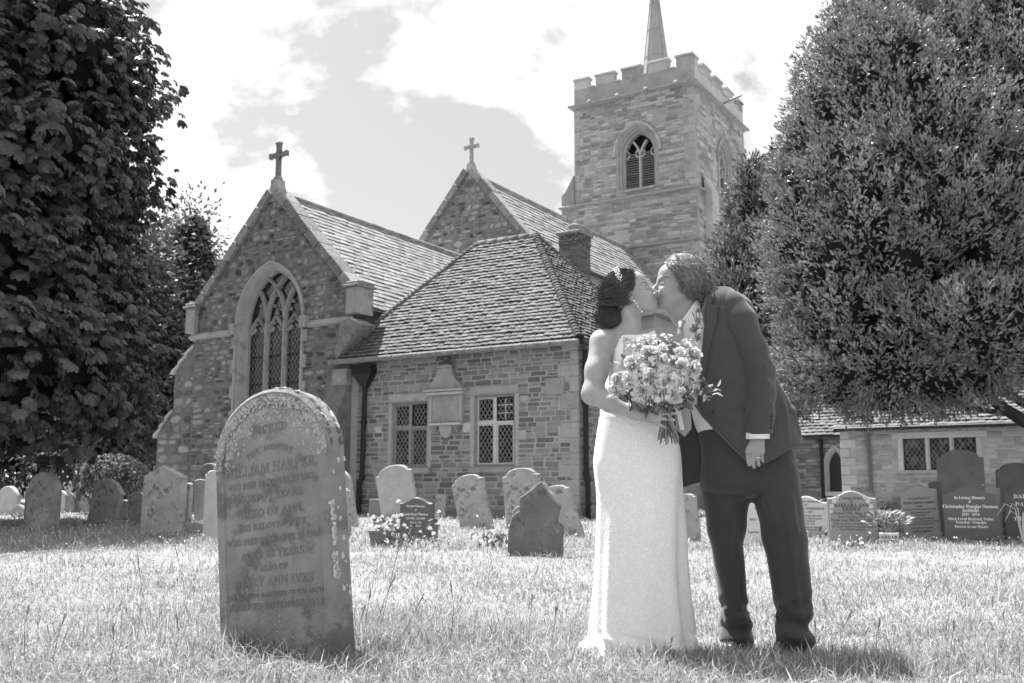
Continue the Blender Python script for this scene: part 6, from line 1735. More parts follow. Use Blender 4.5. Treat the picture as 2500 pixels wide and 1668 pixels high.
def fingers(F, knuckles, dirs, lens, rads, curl, curl_axis):
    """each finger: three phalanges bending about curl_axis"""
    tips = []
    for kn, d, L, r, cu in zip(knuckles, dirs, lens, rads, curl):
        p = np.array(kn, float); d = np.array(d, float) / np.linalg.norm(d); r0 = r
        for j, fr in enumerate((.44, .32, .24)):
            q = p + d * L * fr; F.cone(p, q, r0, r0 * .90, .004); p = q; r0 *= .90
            d = rot(d, curl_axis, cu)
        tips.append((p, d, r0))
    return tips
def rot(v, ax, deg):
    ax = np.array(ax, float) / np.linalg.norm(ax); a = math.radians(deg)
    return v * math.cos(a) + np.cross(ax, v) * math.sin(a) + ax * (ax @ v) * (1 - math.cos(a))
def strands(name, paths, rad, matl, parent, off, seg=4):
    """many hair locks as thin tapering tubes in one mesh"""
    V = []; T = []; R = []; b = 0
    for p in paths:
        p = np.asarray(p, np.float32); n = len(p)
        t = np.gradient(p, axis=0); t /= np.maximum(np.linalg.norm(t, axis=1, keepdims=True), 1e-6)
        a = np.cross(t, [.3, .9, .2]); a /= np.maximum(np.linalg.norm(a, axis=1, keepdims=True), 1e-6); c = np.cross(t, a)
        w = rad * RNG.uniform(.6, 1.3) * np.sin(np.linspace(.25, math.pi - .08, n))[:, None] ** .7
        for k in range(seg):
            an = 2 * math.pi * k / seg; V.append(p + (a * math.cos(an) + c * math.sin(an)) * w)
        I = b + np.arange(n - 1)
        for k in range(seg):
            m = (k + 1) % seg; T.append(np.stack([I + k * n, I + m * n, I + m * n + 1, I + k * n + 1], 1))
        R.append(np.full((n - 1) * seg, RNG.uniform())); b += n * seg
    o = np_mesh(name, np.concatenate(V) - np.array(off, np.float32), np.concatenate(T), matl, parent, rnd=np.concatenate(R), smooth=True)
    return o
def ball(name, c, r, matl, parent, off, seg=10):
    m = MB(); m.lathe([(r * math.sin(math.pi * i / 6) + 1e-4, -r * math.cos(math.pi * i / 6)) for i in range(7)], np.array(c) - np.array(off), seg); return m.build(name, matl, parent, True)
def ridge(F, pts, r, Y0, k=.022, sink=.62):
    """soft cloth fold laid on the camera side of a field"""
    Q = []
    for x, y in pts:
        X, Z = XZ(x, y, Y0); yy = F.front(np.array([X]), np.array([Z]))[0]
        if np.isnan(yy): continue
        Q.append(np.array([X, yy + r * sink, Z]))
    for i in range(len(Q) - 1): F.cone(Q[i], Q[i + 1], r * (1 if i == 0 else .85), r * (.85 if i + 2 < len(Q) else .4), k)
def draw_on(name, F, W, pts, rad, matl, parent, off, side):
    """thin line (lash, brow) laid on the camera side of the face"""
    P = []
    for a, d in pts:
        p = np.array(W(a, side * .04, d)); y = F.front(np.array([p[0]]), np.array([p[2]]))[0]
        if not np.isnan(y): P.append(np.array([p[0], y + .0002, p[2]]) - off)
    if len(P) < 2: return
    mb = MB(); mb.tube(P, rad[:len(P)], 5); mb.build(name, matl, parent, True)
LASH = [(.058, -.0160), (.064, -.0195), (.071, -.0225), (.079, -.0225), (.086, -.0195)]; LASH_R = [.0005, .0011, .0014, .0013, .0006]
BROW = [(.052, .0060), (.062, .0120), (.074, .0130), (.084, .0095), (.091, .0050)]; BROW_R = [.0006, .0014, .0020, .0020, .0010]
# ================================================================= the bride
def bride():
    Y0 = 4.42; px = Y0 / F_PX
    base = P3(1560, 1592, Y0); base[2] = ground_z(base[0], base[1])
    R = empty('person', base, 0, 'bride in a long ivory lace gown holding a bouquet, face lifted to kiss', 'person', 'the wedding couple'); off = base
    F = Field((.24, Y0 - .30, .82), (.80, Y0 + .24, 1.72), .0031)
    hc = P3(1537, 718, Y0); ax = axes(26, 1)
    f, s, u = ax
    # torso and neck
    rows = []
    for y, x0, x1, dy, ry in ((1075, 1462, 1640, 0, .105), (1010, 1478, 1622, 0, .095), (960, 1486, 1618, 0, .090), (915, 1488, 1632, -.005, .098), (880, 1490, 1636, -.01, .105), (850, 1486, 1632, 0, .090), (828, 1482, 1626, .01, .062), (812, 1500, 1602, .015, .045)):
        z = at_Y(1550, y, Y0).z; rows.append((z, at_Y(x0, y, Y0).x, at_Y(x1, y, Y0).x, Y0 + dy, ry))
    F.zloft(rows, .02)
    F.cone(P3(1528, 760, Y0), P3(1534, 822, Y0 + .01), .052, .056, .03)
    F.cone(P3(1545, 758, Y0), P3(1538, 800, Y0 - .01), .035, .045, .03)
    F.chain([P3(1500, 822, Y0), P3(1472, 835, Y0 - .04)], [.045, .052], .04)
    F.chain([P3(1592, 826, Y0 + .02), P3(1622, 850, Y0 + .06)], [.042, .046], .04)
    # sternomastoid cord
    F.cone(P3(1527, 752, Y0 - .045), P3(1553, 812, Y0 - .05), .010, .010, .025)
    W = head(F, hc, ax)
    # near arm
    S, E, Wr = P3(1470, 838, Y0 - .05), P3(1447, 962, Y0 - .10), P3(1545, 1003, Y0 - .205)
    F.chain([S, (S * .45 + E * .55) + np.array([-.002, -.006, 0]), E], [.052, .0475, .043], .03)
    F.chain([E, E * .55 + Wr * .45 + np.array([0, 0, -.004]), Wr], [.044, .040, .0265], .03)
    # far arm disappears behind the groom
    F.chain([P3(1625, 852, Y0 + .07), P3(1648, 930, Y0 + .15)], [.047, .042], .03)
    # hand round the stems
    A, Bk = Wr, P3(1606, 1012, Y0 - .232)
    for q, (dz, r) in enumerate(((.020, .017), (.004, .017), (-.012, .016), (-.026, .0135))):
        F.cone(A + np.array([0, 0, dz * .55]), Bk + np.array([0, .002 * q, dz]), .021, r, .016)
    F.ell(P3(1592, 1012, Y0 - .205), (.034, .022, .030), None, .02)
    kn = [P3(1606, y, Y0 - .236 + .003 * q) for q, y in enumerate((1001, 1010, 1021, 1031))]
    kn[3] = P3(1600, 1032, Y0 - .225)
    dr = [np.array([1, -.08, .14]), np.array([1, -.05, .02]), np.array([1, -.05, -.10]), np.array([.8, -.02, -.42])]
    tips = fingers(F, kn, dr, (.072, .078, .072, .058), (.0092, .0094, .0090, .0078), (16, 15, 15, 12), (0, 0, 1))
    F.chain([A + np.array([.02, .03, .02]), P3(1598, 995, Y0 - .16), P3(1632, 992, Y0 - .165)], [.018, .0125, .0095], .012)
    o = F.mesh('body', M_skin_b, R, off, 1)
    for p, d, r in tips:
        F2 = Field(p - .016, p + .016, .0013); F2.ell(p - d * .001 + np.array([0, -r * .55, r * .1]), (.0075, .0032, .0055), np.stack([d, np.cross([0, 0, 1.], d), np.array([0, 0, 1.])]), 0); F2.mesh('nail', M_nail, R, off, 0)
    # lips, closed eyes, brows
    def smear(name, pts, rad, m):
        mb = MB(); mb.tube([W(*p) - off for p in pts], rad, 6); mb.build(name, m, R, True)
    smear('upper_lip', [(.086, -.020, -.0745), (.0975, -.010, -.0715), (.0995, 0, -.0720), (.0975, .010, -.0715), (.086, .020, -.0745)], [.001, .0035, .004, .0035, .001], M_lip)
    smear('lower_lip', [(.086, -.018, -.0795), (.0945, -.009, -.0835), (.0965, 0, -.0845), (.0945, .009, -.0835), (.086, .018, -.0795)], [.001, .0035, .0042, .0035, .001], M_lip)
    draw_on('eyelashes', F, W, LASH, LASH_R, M_lash, R, off, -1); draw_on('eyebrow', F, W, BROW, BROW_R, M_brow, R, off, -1)
    draw_on('lid_crease', F, W, [(.060, -.008), (.068, -.0055), (.076, -.0055), (.084, -.0085)], [.0003, .0007, .0007, .0003], M_brow, R, off, -1)
    # ---- hair
    Hs = Field(hc - .16, hc + .15, .0035)
    Rm = np.stack([f, s, u])
    Hs.ell(hc + f * -.022 + u * .032, (.099, .0800, .089), Rm, 0)
    Hs.ell(hc + f * .008 + u * .066, (.060, .058, .036), Rm, .02)
    Hs.ell(hc + f * -.050 - u * .030, (.058, .070, .056), Rm, .02)
    # cut away the face: plane in front of the hairline, and below the ear
    def plane(p0, n):
        n = np.array(n) / np.linalg.norm(n); Hs.op(lambda X, Y, Z: (X - p0[0]) * n[0] + (Y - p0[1]) * n[1] + (Z - p0[2]) * n[2], hc - .2, hc + .2, 0, 'and')
    plane(hc + f * .060 + u * .062, f * 1.0 - u * .55); plane(hc - f * .005 - u * .012, f * .55 - u * .85)
    hair = Hs.mesh('hair', M_hair_b, R, off, 2)
    ch = P3(1484, 777, Y0 - .01)
    paths = []
    e0 = hc + f * -.022 + u * .032; er = np.array([.1015, .0825, .0915])
    def onto(g, h=0.0):
        l = np.array([(g - e0) @ v for v in (f, s, u)]) / (er + h); rr = np.linalg.norm(l)
        return e0 + (f * l[0] * (er[0] + h) + s * l[1] * (er[1] + h) + u * l[2] * (er[2] + h)) / max(rr, .3) if rr < 1.0 else g
    HL = [(.064, .092, .0), (.060, .075, .045), (.046, .045, .068), (.026, .012, .076), (.006, .000, .080), (-.022, -.030, .078), (-.040, -.052, .070)]
    for i in range(1050):                      # locks combed from the hairline back to the chignon
        hq = RNG.uniform(0, 5.99); j0 = int(hq); w_ = hq - j0; ff, uu, ss = [HL[j0][q] * (1 - w_) + HL[j0 + 1][q] * w_ for q in range(3)]
        sd = -1 if RNG.uniform() < .8 else 1; bk = RNG.uniform(0, 1) ** 2 * .09
        p0 = onto(hc + f * (ff - bk) + s * sd * ss * 1.15 + u * (uu + bk * .35)); p3 = ch + np.array([RNG.normal() * .014 + .012, .02 * sd, .030 + RNG.normal() * .008])
        hh = RNG.uniform(0, .006); bul = RNG.uniform(.03, .07); n = 12; q = []; ph = RNG.uniform(0, 6.3)
        for j in range(n):
            t = j / (n - 1); g = p0 * (1 - t) + p3 * t + (u * .6 - f * .8) * bul * math.sin(math.pi * t) + s * sd * .012 * math.sin(math.pi * t)
            g = onto(g, hh * math.sin(math.pi * min(1, t * 1.3))) + (u + f) * .0018 * math.sin(ph + 6 * t); q.append(g)
        paths.append(q)
    for i in range(480):                       # coiled chignon
        w = RNG.uniform(0, 6.283); r = RNG.uniform(.003, .058); tl = RNG.uniform(-.5, .5); a0 = RNG.uniform(0, 6.28); ln = RNG.uniform(1.5, 3.6)
        q = []
        for j in range(14):
            a = a0 + ln * j / 13; rr = r + .006 * math.sin(j * .8 + w)
            q.append(ch + np.array([rr * math.cos(a) * 1.0, -.052 * math.sqrt(max(0, 1 - (r / .066) ** 2)) * (1 if i % 4 else -1) + .012 * math.sin(a + w) + tl * .01, rr * math.sin(a) * .92]))
        paths.append(q)
    strands('hair_locks', paths, .0013, M_hair_b, hair, off, 3)
    Cs = Field(ch - .085, ch + .085, .0035); Cs.ell(ch, (.054, .050, .050), None, 0); Cs.ell(ch + np.array([-.018, -.02, .012]), (.032, .034, .030), None, .01); Cs.ell(ch + np.array([.02, -.022, -.012]), (.030, .032, .030), None, .01); Cs.ell(ch + np.array([.004, .0, .038]), (.034, .040, .028), None, .015); Cs.mesh('chignon', M_hair_b, hair, off, 2)
    wis = []
    for i in range(46):                        # flyaway wisps
        a = RNG.uniform(-.9, .9); p = onto(hc + f * RNG.uniform(-.11, -.015) + s * (-.085 * RNG.uniform(.1, 1)) + u * RNG.uniform(-.02, .10)); d = RNG.normal(size=3) * .5 + u * .5 - f * .2; q = []
        for j in range(9): q.append(p + d * .004 * j + np.array([0, 0, -1]) * .0006 * j * j + RNG.normal(size=3) * .0012)
        wis.append(q)
    for i in range(16):
        p = hc + f * RNG.uniform(.055, .075) + u * RNG.uniform(.075, .1) + s * RNG.uniform(-.03, .03); d = u * .8 - f * .2 + RNG.normal(size=3) * .25
        wis.append([p + d * .0028 * j - f * .0007 * j * j for j in range(9)])
    strands('flyaway_hair', wis, .0007, M_hair_b, hair, off, 3)
    # jewelled hair band, earring, bracelet, ring
    mb = MB(); rs = random.Random(3)
    for i in range(170):
        a = rs.uniform(-.7, 1.35); wv = rs.uniform(-.012, .012)
        P = hc + f * (-.002 + wv - .018 * abs(a)) + s * (-.0935 * math.sin(a)) + u * (.032 + .1035 * math.cos(a))
        mb.lathe([(.0005, -.002), (.0026, 0), (.0005, .002)], P - off, 5)
    mb.build('hair_band', M_bead, R)
    ear = W(-.012, -.079, -.046); mb = MB()
    for j, r in enumerate((.0040, .0018, .0026, .0018, .0036, .0018, .0028, .0018, .0042)): mb.lathe([(r * math.sin(math.pi * i / 4) + 1e-4, -r * math.cos(math.pi * i / 4)) for i in range(5)], ear + np.array([.0042 * j, -.003, -.0062 * j]) - off, 7)
    mb.build('earring', M_pearl, R, True)
    bc = P3(1541, 1003, Y0 - .20); d = (Wr - E) / np.linalg.norm(Wr - E); e1 = np.cross(d, [0, 0, 1.0]); e1 /= np.linalg.norm(e1); e2 = np.cross(d, e1); mb = MB()
    for i in range(44):
        a = 6.283 * i / 44; mb.lathe([(.0003, -.0022), (.0022, 0), (.0003, .0022)], bc + (e1 * math.cos(a) + e2 * math.sin(a)) * .0305 - off, 5)
    mb.build('bracelet', M_silver, R)
    rc = kn[2] + np.array([.012, 0, -.001]); mb = MB(); mb.tube([rc + np.array([.001 * 0, .0105 * math.cos(a), .0105 * math.sin(a)]) - off for a in np.linspace(0, 6.283, 15)], .0014, 5); mb.build('ring', M_silver, R)
    # ---- gown: fitted bodice and straight skirt
    G = Field((.20, Y0 - .30, -.02), (.90, Y0 + .32, 1.45), .005)
    rows = []
    tr = [(800, 1492, 1606, .05, .02), (815, 1486, 1612, .052, .01), (850, 1484, 1634, .094, 0), (880, 1486, 1638, .112, -.008), (915, 1483, 1634, .104, -.004), (950, 1474, 1624, .098, 0), (985, 1470, 1628, .104, 0), (1021, 1463, 1640, .118, 0), (1060, 1457, 1653, .132, .005), (1098, 1452, 1661, .142, .01), (1130, 1449, 1664, .147, .012), (1170, 1453, 1665, .146, .01), (1208, 1457, 1667, .143, .008), (1290, 1457, 1672, .142, .0), (1365, 1456, 1676, .145, 0), (1444, 1452, 1683, .152, 0), (1500, 1448, 1690, .16, 0), (1545, 1443, 1694, .168, 0), (1580, 1440, 1694, .175, 0), (1600, 1438, 1692, .178, 0)]
    for y, x0, x1, ry, dy in tr:
        z = at_Y(1560, y, Y0).z; rows.append((z, at_Y(x0, y, Y0).x, at_Y(x1, y, Y0).x, Y0 + dy, ry))
    def fold(X, Y, Z, th):
        low = np.clip((.95 - Z) / .95, 0, 1); a = .019 * low ** 1.1
        w = np.sin(th * 5 + 1.2 * np.sin(Z * 2.2) + .4) * .7 + np.sin(th * 9 + 2.0 * np.sin(Z * 3.1 + 1) + 2) * .45 + np.sin(th * 3 - Z * 1.5 + .5) * .6
        pud = np.clip((.10 - Z) / .10, 0, 1)
        bun = .016 * pud * np.sin(th * 7 + Z * 60) + .004 * pud * np.sin(Z * 150 + th * 4)
        waist = np.exp(-((Z - 1.06) / .05) ** 2) * .003 * np.sin(Z * 160 + th * 6)
        return a * w + bun + waist
    G.zloft(rows, 0, 2.15, fold)
    # train and hem puddle
    for x, y, rx, ry, rz, dy in ((1446, 1580, .055, .07, .020, .02), (1432, 1578, .03, .04, .016, .03), (1600, 1592, .12, .15, .022, -.02), (1670, 1588, .045, .06, .02, -.05), (1520, 1594, .10, .13, .02, -.02)):
        p = P3(x, y, Y0 + dy); p[2] = max(p[2], .018); G.ell(p, (rx, ry, rz), None, .03)
    nk = [(1492, 803), (1510, 804), (1522, 811), (1540, 818), (1560, 820), (1580, 816), (1597, 806), (1604, 812), (1609, 830), (1616, 856), (1632, 880), (1660, 940), (1720, 1000), (1740, 1640), (1380, 1640), (1400, 1010), (1440, 960), (1473, 930), (1486, 898), (1494, 868), (1498, 840), (1496, 820)]
    G.clip_poly([XZ(x, y, Y0) for x, y in nk])
    G.mesh('gown', M_lace, R, off, 2)
    # sheer sequinned yoke and the plain satin edges
    yoke = [(1513, 822), (1530, 829), (1560, 833), (1590, 824), (1600, 836), (1610, 864), (1608, 905), (1560, 915), (1510, 905), (1507, 870), (1512, 846)]
    drape('yoke_lace', G, [XZ(x, y, Y0) for x, y in yoke], .0015, .0015, M_lace_open, R, off)
    bands = [(1492, 804), (1510, 805), (1522, 812), (1540, 819), (1560, 821), (1580, 817), (1596, 808), (1602, 826), (1584, 833), (1560, 837), (1536, 834), (1519, 828), (1517, 834), (1518, 852), (1514, 878), (1506, 908), (1492, 925), (1487, 898), (1495, 868), (1499, 840), (1497, 820)]
    drape('satin_edge', G, [XZ(x, y, Y0) for x, y in bands], .003, .002, M_band, R, off)
    # sequins on the yoke
    rs = random.Random(8); mb = MB(); pts = []
    for i in range(420):
        x, y = rs.uniform(1510, 1606), rs.uniform(822, 905)
        pts.append(XZ(x, y, Y0))
    pa = np.array(pts); d = poly_sdf([XZ(x, y, Y0) for x, y in yoke], pa[:, 0], pa[:, 1]); pa = pa[d < -.004]; yy = G.front(pa[:, 0], pa[:, 1])
    for (x, z), y in zip(pa, yy):
        if not np.isnan(y): mb.lathe([(.0004, -.0018), (.0022, 0), (.0004, .0018)], np.array([x, y - .004, z]) - off, 5)
    mb.build('sequins', M_bead, R)['kind'] = 'stuff'
    return R
BR = bride()
# ================================================================= the groom
def groom():
    Y0 = 4.46
    base = P3(1850, 1590, Y0); base[2] = ground_z(base[0], base[1]); off = base
    R = empty('person', base, 0, 'groom in a dark suit with white collar leaning down to kiss', 'person', 'the wedding couple')
    hc = P3(1657, 696, Y0 + .015); ax = axes(9, -1, yaw=4); f, s, u = ax
    F = Field((.56, Y0 - .22, .02), (1.34, Y0 + .24, 1.78), .0038)
    W = head(F, hc, ax, True)
    F.cone(P3(1668, 742, Y0 + .015), P3(1706, 800, Y0 + .015), .056, .062, .03)
    F.cone(P3(1640, 752, Y0), P3(1672, 795, Y0), .030, .040, .03)
    F.ell(P3(1646, 770, Y0), (.014, .014, .014), None, .02)
    # torso, arm, legs inside the clothes
    F.chain([P3(1715, 815, Y0), P3(1760, 900, Y0), P3(1800, 1010, Y0), P3(1830, 1110, Y0)], [.075, .10, .095, .09], .03)
    S, E, Wr = P3(1792, 770, Y0 - .09), P3(1856, 905, Y0 - .13), P3(1848, 1066, Y0 - .17)
    F.chain([P3(1740, 800, Y0), S, E, Wr], [.07, .05, .042, .029], .02)
    for a, b, c in (((1777, 1130, .05), (1783, 1342, .06), (1806, 1555, .08)), ((1890, 1150, -.04), (1915, 1385, -.06), (1928, 1565, -.09))): F.chain([P3(a[0], a[1], Y0 + a[2]), P3(b[0], b[1], Y0 + b[2]), P3(c[0], c[1], Y0 + c[2])], [.06, .036, .028], .02)
    # near hand, hanging, back of the hand to the camera
    pal = P3(1843, 1094, Y0 - .178)
    for x, r in ((1826, .0135), (1838, .015), (1850, .015), (1860, .0135)):
        F.cone(Wr + np.array([(x - 1844) * .0008, 0, -.01]), P3(x, 1103, Y0 - .182), .019, r, .014)
    kn = [P3(1825, 1103, Y0 - .178), P3(1837, 1107, Y0 - .184), P3(1849, 1106, Y0 - .184), P3(1860, 1101, Y0 - .178)]
    dr = [np.array([.04, .10, -1]), np.array([.03, .06, -1]), np.array([.02, .04, -1]), np.array([-.02, .08, -1])]
    tips = fingers(F, kn, dr, (.062, .064, .058, .048), (.0100, .0104, .0100, .0088), (22, 20, 22, 24), (-1, 0, 0))
    F.chain([Wr + np.array([-.012, .012, -.02]), P3(1822, 1098, Y0 - .15), P3(1826, 1124, Y0 - .14)], [.015, .012, .010], .01)
    F.mesh('body', M_skin_g, R, off, 1)
    def smear(name, pts, rad, m):
        mb = MB(); mb.tube([W(*p) - off for p in pts], rad, 6); mb.build(name, m, R, True)
    smear('lips', [(.086, -.019, -.0755), (.0965, -.009, -.0745), (.0985, 0, -.0750), (.0965, .009, -.0745), (.086, .019, -.0755)], [.001, .003, .0035, .003, .001], M_lip_g)
    draw_on('eyelashes', F, W, LASH, LASH_R, M_lash, R, off, 1); draw_on('eyebrow', F, W, BROW, [q * 1.3 for q in BROW_R], M_brow, R, off, 1)
    mb = MB(); rc = kn[2] + np.array([.001, .001, -.020]); mb.tube([rc + np.array([.0112 * math.cos(a), .0112 * math.sin(a), 0]) - off for a in np.linspace(0, 6.283, 17)], .0026, 6); mb.build('wedding_ring', M_silver, R)
    # ---- hair: wavy, collar length
    Rm = np.stack([f, s, u]); k = 1.06
    Hs = Field(hc - .19, hc + .19, .004)
    Hs.ell(hc + (f * -.022 + u * .030) * k, np.array([.101, .080, .090]) * k, Rm, 0)
    Hs.ell(hc - f * .052 - u * .032, (.066, .072, .062), Rm, .02)
    Hs.ell(hc + f * .020 + u * .078, (.070, .060, .036), Rm, .02)
    def plane(p0, n):
        n = np.array(n) / np.linalg.norm(n); Hs.op(lambda X, Y, Z: (X - p0[0]) * n[0] + (Y - p0[1]) * n[1] + (Z - p0[2]) * n[2], hc - .2, hc + .2, 0, 'and')
    Hs.ell(hc - f * .018 - u * .030, (.050, .082, .050), Rm, .02)
    plane(hc + f * .066 + u * .062, f * 1.0 - u * .34); plane(hc + f * .012 - u * .066, f * .30 - u * .95)
    hair = Hs.mesh('hair', M_hair_g, R, off, 2)
    sc0 = hc + (f * -.022 + u * .030) * k; rad = np.array([.108, .089, .098]) * k
    def onto(g, h=0.0):
        l = np.array([(g - sc0) @ v for v in (f, s, u)]) / (rad + h); rr = np.linalg.norm(l)
        if rr < 1: g = sc0 + (f * l[0] * (rad[0] + h) + s * l[1] * (rad[1] + h) + u * l[2] * (rad[2] + h)) / max(rr, .3)
        return g
    paths = []
    HL = [(.074, .094, .0), (.080, .080, .026), (.070, .060, .052), (.054, .036, .066), (.038, .010, .074), (.026, -.016, .078)]
    for i in range(2300):                     # locks swept back from the forehead, over the ear to the nape
        hq = RNG.uniform(0, 4.99); j0 = int(hq); w_ = hq - j0; ff, uu, ss = [(HL[j0][q] * (1 - w_) + HL[j0 + 1][q] * w_) * k for q in range(3)]
        sd = 1 if RNG.uniform() < .85 else -1; bk = RNG.uniform(0, 1) ** 1.5 * .12
        p0 = onto(hc + f * (ff - bk) + s * sd * ss * 1.12 + u * (uu + bk * .3))
        if RNG.uniform() < .6: p3 = hc - f * RNG.uniform(.0, .085) + s * sd * RNG.uniform(.062, .092) - u * RNG.uniform(.02, .062)
        else: p3 = hc - f * RNG.uniform(.075, .135) + s * sd * RNG.uniform(.0, .06) - u * RNG.uniform(-.02, .05)
        hh = RNG.uniform(.0, .015); ph = RNG.uniform(0, 6.28); am = RNG.uniform(.002, .0055); wl = RNG.uniform(5, 9); n = 11; q = []; bul = RNG.uniform(.02, .06)
        for j in range(n):
            t = j / (n - 1); g = p0 * (1 - t) + p3 * t + (u * .7 - f * .4) * bul * math.sin(math.pi * t) + s * sd * .02 * math.sin(math.pi * t)
            g = onto(g, hh * math.sin(math.pi * min(1, .25 + t))); wv = math.sin(ph + t * wl) * am * (.2 + t)
            q.append(g + (f * .6 + u * .8) * wv + s * sd * .4 * math.cos(ph + t * wl) * am * t)
        paths.append(q)
    for i in range(330):                      # curls thrown back at the nape and crown
        p = onto(hc - f * RNG.uniform(.055, .105) + s * RNG.uniform(-.05, .085) + u * RNG.uniform(-.06, .085)); q = []; ph = RNG.uniform(0, 6.28); rr = RNG.uniform(.005, .012); ln = RNG.uniform(.4, 1)
        for j in range(13):
            t = j / 12; q.append(p - f * (.006 + .042 * t) * ln - u * (.05 * t * t) * ln + (u * math.cos(ph + t * 6) - f * math.sin(ph + t * 6)) * rr * t + s * .008 * t)
        paths.append(q)
    for i in range(130):                      # loose waves over the temple and brow
        p = onto(sc0 + f * RNG.uniform(.02, .078) + s * RNG.uniform(.0, .06) + u * .10); q = []; ph = RNG.uniform(0, 6.28); L = RNG.uniform(.5, 1)
        for j in range(13):
            t = j / 12; q.append(onto(p + s * .055 * t * L + f * (.014 * math.sin(t * 2.6)) - u * (.085 * t ** 1.4) * L - f * .04 * t, .010) + (f * math.cos(ph + t * 5)) * .005 * t)
        paths.append(q)
    strands('hair_locks', paths, .0012, M_hair_g, hair, off, 3)
    wis = []
    for i in range(80):
        p = onto(sc0 + f * RNG.uniform(-.12, .05) + s * RNG.uniform(-.05, .09) + u * RNG.uniform(-.06, .12), .004); d = (p - sc0) / np.linalg.norm(p - sc0) * .6 - f * .7 + RNG.normal(size=3) * .35; ph = RNG.uniform(0, 6)
        wis.append([p + d * .0045 * j + np.array([0, 0, -1]) * .0005 * j * j + RNG.normal(size=3) * .001 for j in range(10)])
    strands('flyaway_hair', wis, .0007, M_hair_g, hair, off, 3)
    # ---- shirt: inner torso, collar, cuff
    row = lambda T, dy0=0.0: [(at_Y(1760, y, Y0).z, at_Y(a, y, Y0).x, at_Y(b, y, Y0).x, Y0 + dy, ry) for y, a, b, ry, dy in T]
    T = Field((.66, Y0 - .20, .72), (1.30, Y0 + .22, 1.50), .005)
    T.zloft(row([(768, 1672, 1770, .070, 0), (790, 1662, 1800, .11, 0), (820, 1657, 1815, .128, 0), (860, 1657, 1825, .135, 0), (900, 1664, 1832, .135, 0), (950, 1675, 1845, .132, 0), (1000, 1688, 1862, .13, 0), (1050, 1702, 1885, .128, 0), (1068, 1712, 1890, .11, 0)]), 0, 2.2)
    T.mesh('shirt', M_shirt, R, off, 2)
    drape('collar', F, [XZ(x, y, Y0) for x, y in ((1716, 718), (1700, 732), (1684, 752), (1670, 772), (1660, 786), (1664, 793), (1680, 790), (1694, 780), (1706, 758), (1718, 734))], .014, .004, M_shirt, R, off, .006)
    # tie hanging free of the chest
    def blade(name, pts, w, dep, par):
        V = []; n = len(pts); e = .0035
        for (x, y, dy), ww in zip(pts, w):
            p = P3(x, y, Y0 + dy) - off; V += [p + np.array([-ww, -dep * .2, 0]), p + np.array([-ww * .3, -dep, 0]), p + np.array([ww * .3, -dep, 0]), p + np.array([ww, -dep * .2, 0]), p + np.array([ww, e, 0]), p + np.array([-ww, e, 0])]
        Fq = [(i * 6 + q, i * 6 + (q + 1) % 6, i * 6 + 6 + (q + 1) % 6, i * 6 + 6 + q) for i in range(n - 1) for q in range(6)] + [tuple(range(6)), tuple((n - 1) * 6 + q for q in range(5, -1, -1))]
        mb = MB(); mb.add(V, Fq); return mb.build(name, M_tie, par)
    tie = blade('tie', [(1662, 797, -.120), (1661, 815, -.136), (1660, 850, -.142), (1661, 900, -.144), (1665, 960, -.144), (1668, 1020, -.146), (1669, 1046, -.147), (1671, 1066, -.147)], [.011, .016, .020, .024, .029, .034, .034, .003], .004, R)
    blade('tie_knot', [(1665, 782, -.105), (1664, 790, -.116), (1662, 800, -.126)], [.015, .014, .010], .008, tie)
    # ---- jacket
    J = Field((.60, Y0 - .26, .62), (1.44, Y0 + .26, 1.62), .0045)
    def jfold(X, Y, Z, th):
        a = .0016 * np.sin(Z * 34 + X * 18 + 1.1) * np.clip((1.25 - Z) * 2, 0, 1) + .0045 * np.sin((Z * .8 - X * 1.3) * 22) * np.exp(-((Z - .98) / .14) ** 2)
        return a + .002 * np.sin(X * 22 + Z * 9)
    J.zloft(row([(716, 1722, 1790, .060, 0), (728, 1690, 1812, .095, 0), (745, 1672, 1830, .120, 0), (770, 1658, 1840, .138, 0), (800, 1648, 1846, .150, 0), (850, 1645, 1852, .160, 0), (900, 1650, 1862, .163, 0), (945, 1658, 1900, .164, 0), (986, 1664, 1926, .168, 0), (1030, 1672, 1945, .174, 0), (1075, 1680, 1962, .180, 0), (1110, 1690, 1975, .184, 0), (1160, 1700, 1985, .186, 0), (1200, 1700, 1990, .188, 0)]), 0, 2.3, jfold)
    J.chain([P3(1725, 765, Y0 - .02), P3(1762, 752, Y0 - .05), P3(1792, 760, Y0 - .07)], [.078, .078, .072], .05)
    jp = [(1716, 735), (1728, 718), (1745, 705), (1768, 695), (1800, 697), (1835, 720), (1850, 770), (1862, 840), (1880, 890), (1906, 943), (1931, 985), (1946, 1030), (1957, 1066), (1956, 1076), (1934, 1087), (1895, 1106), (1862, 1126), (1836, 1139), (1815, 1134), (1798, 1124), (1766, 1091), (1731, 1052), (1706, 1021), (1690, 992), (1692, 940), (1697, 900), (1701, 860), (1706, 810), (1706, 770)]
    for pts, r in (([(1728, 1010), (1775, 998), (1822, 975)], .010), ([(1728, 1018), (1780, 1032), (1835, 1036)], .010), ([(1750, 770), (1752, 840), (1742, 905)], .010), ([(1895, 955), (1918, 1010), (1938, 1062)], .012), ([(1880, 930), (1894, 1000), (1898, 1080)], .010), ([(1735, 930), (1790, 945), (1815, 935)], .008), ([(1760, 1060), (1800, 1085), (1835, 1100)], .010)): ridge(J, pts, r, Y0)
    J.clip_poly([XZ(x, y, Y0) for x, y in jp])
    J.mesh('jacket', M_suit, R, off, 2)
    # far front of the jacket hanging open behind the bride
    Ff = Field((.62, Y0 - .06, .62), (1.16, Y0 + .22, 1.36), .005)
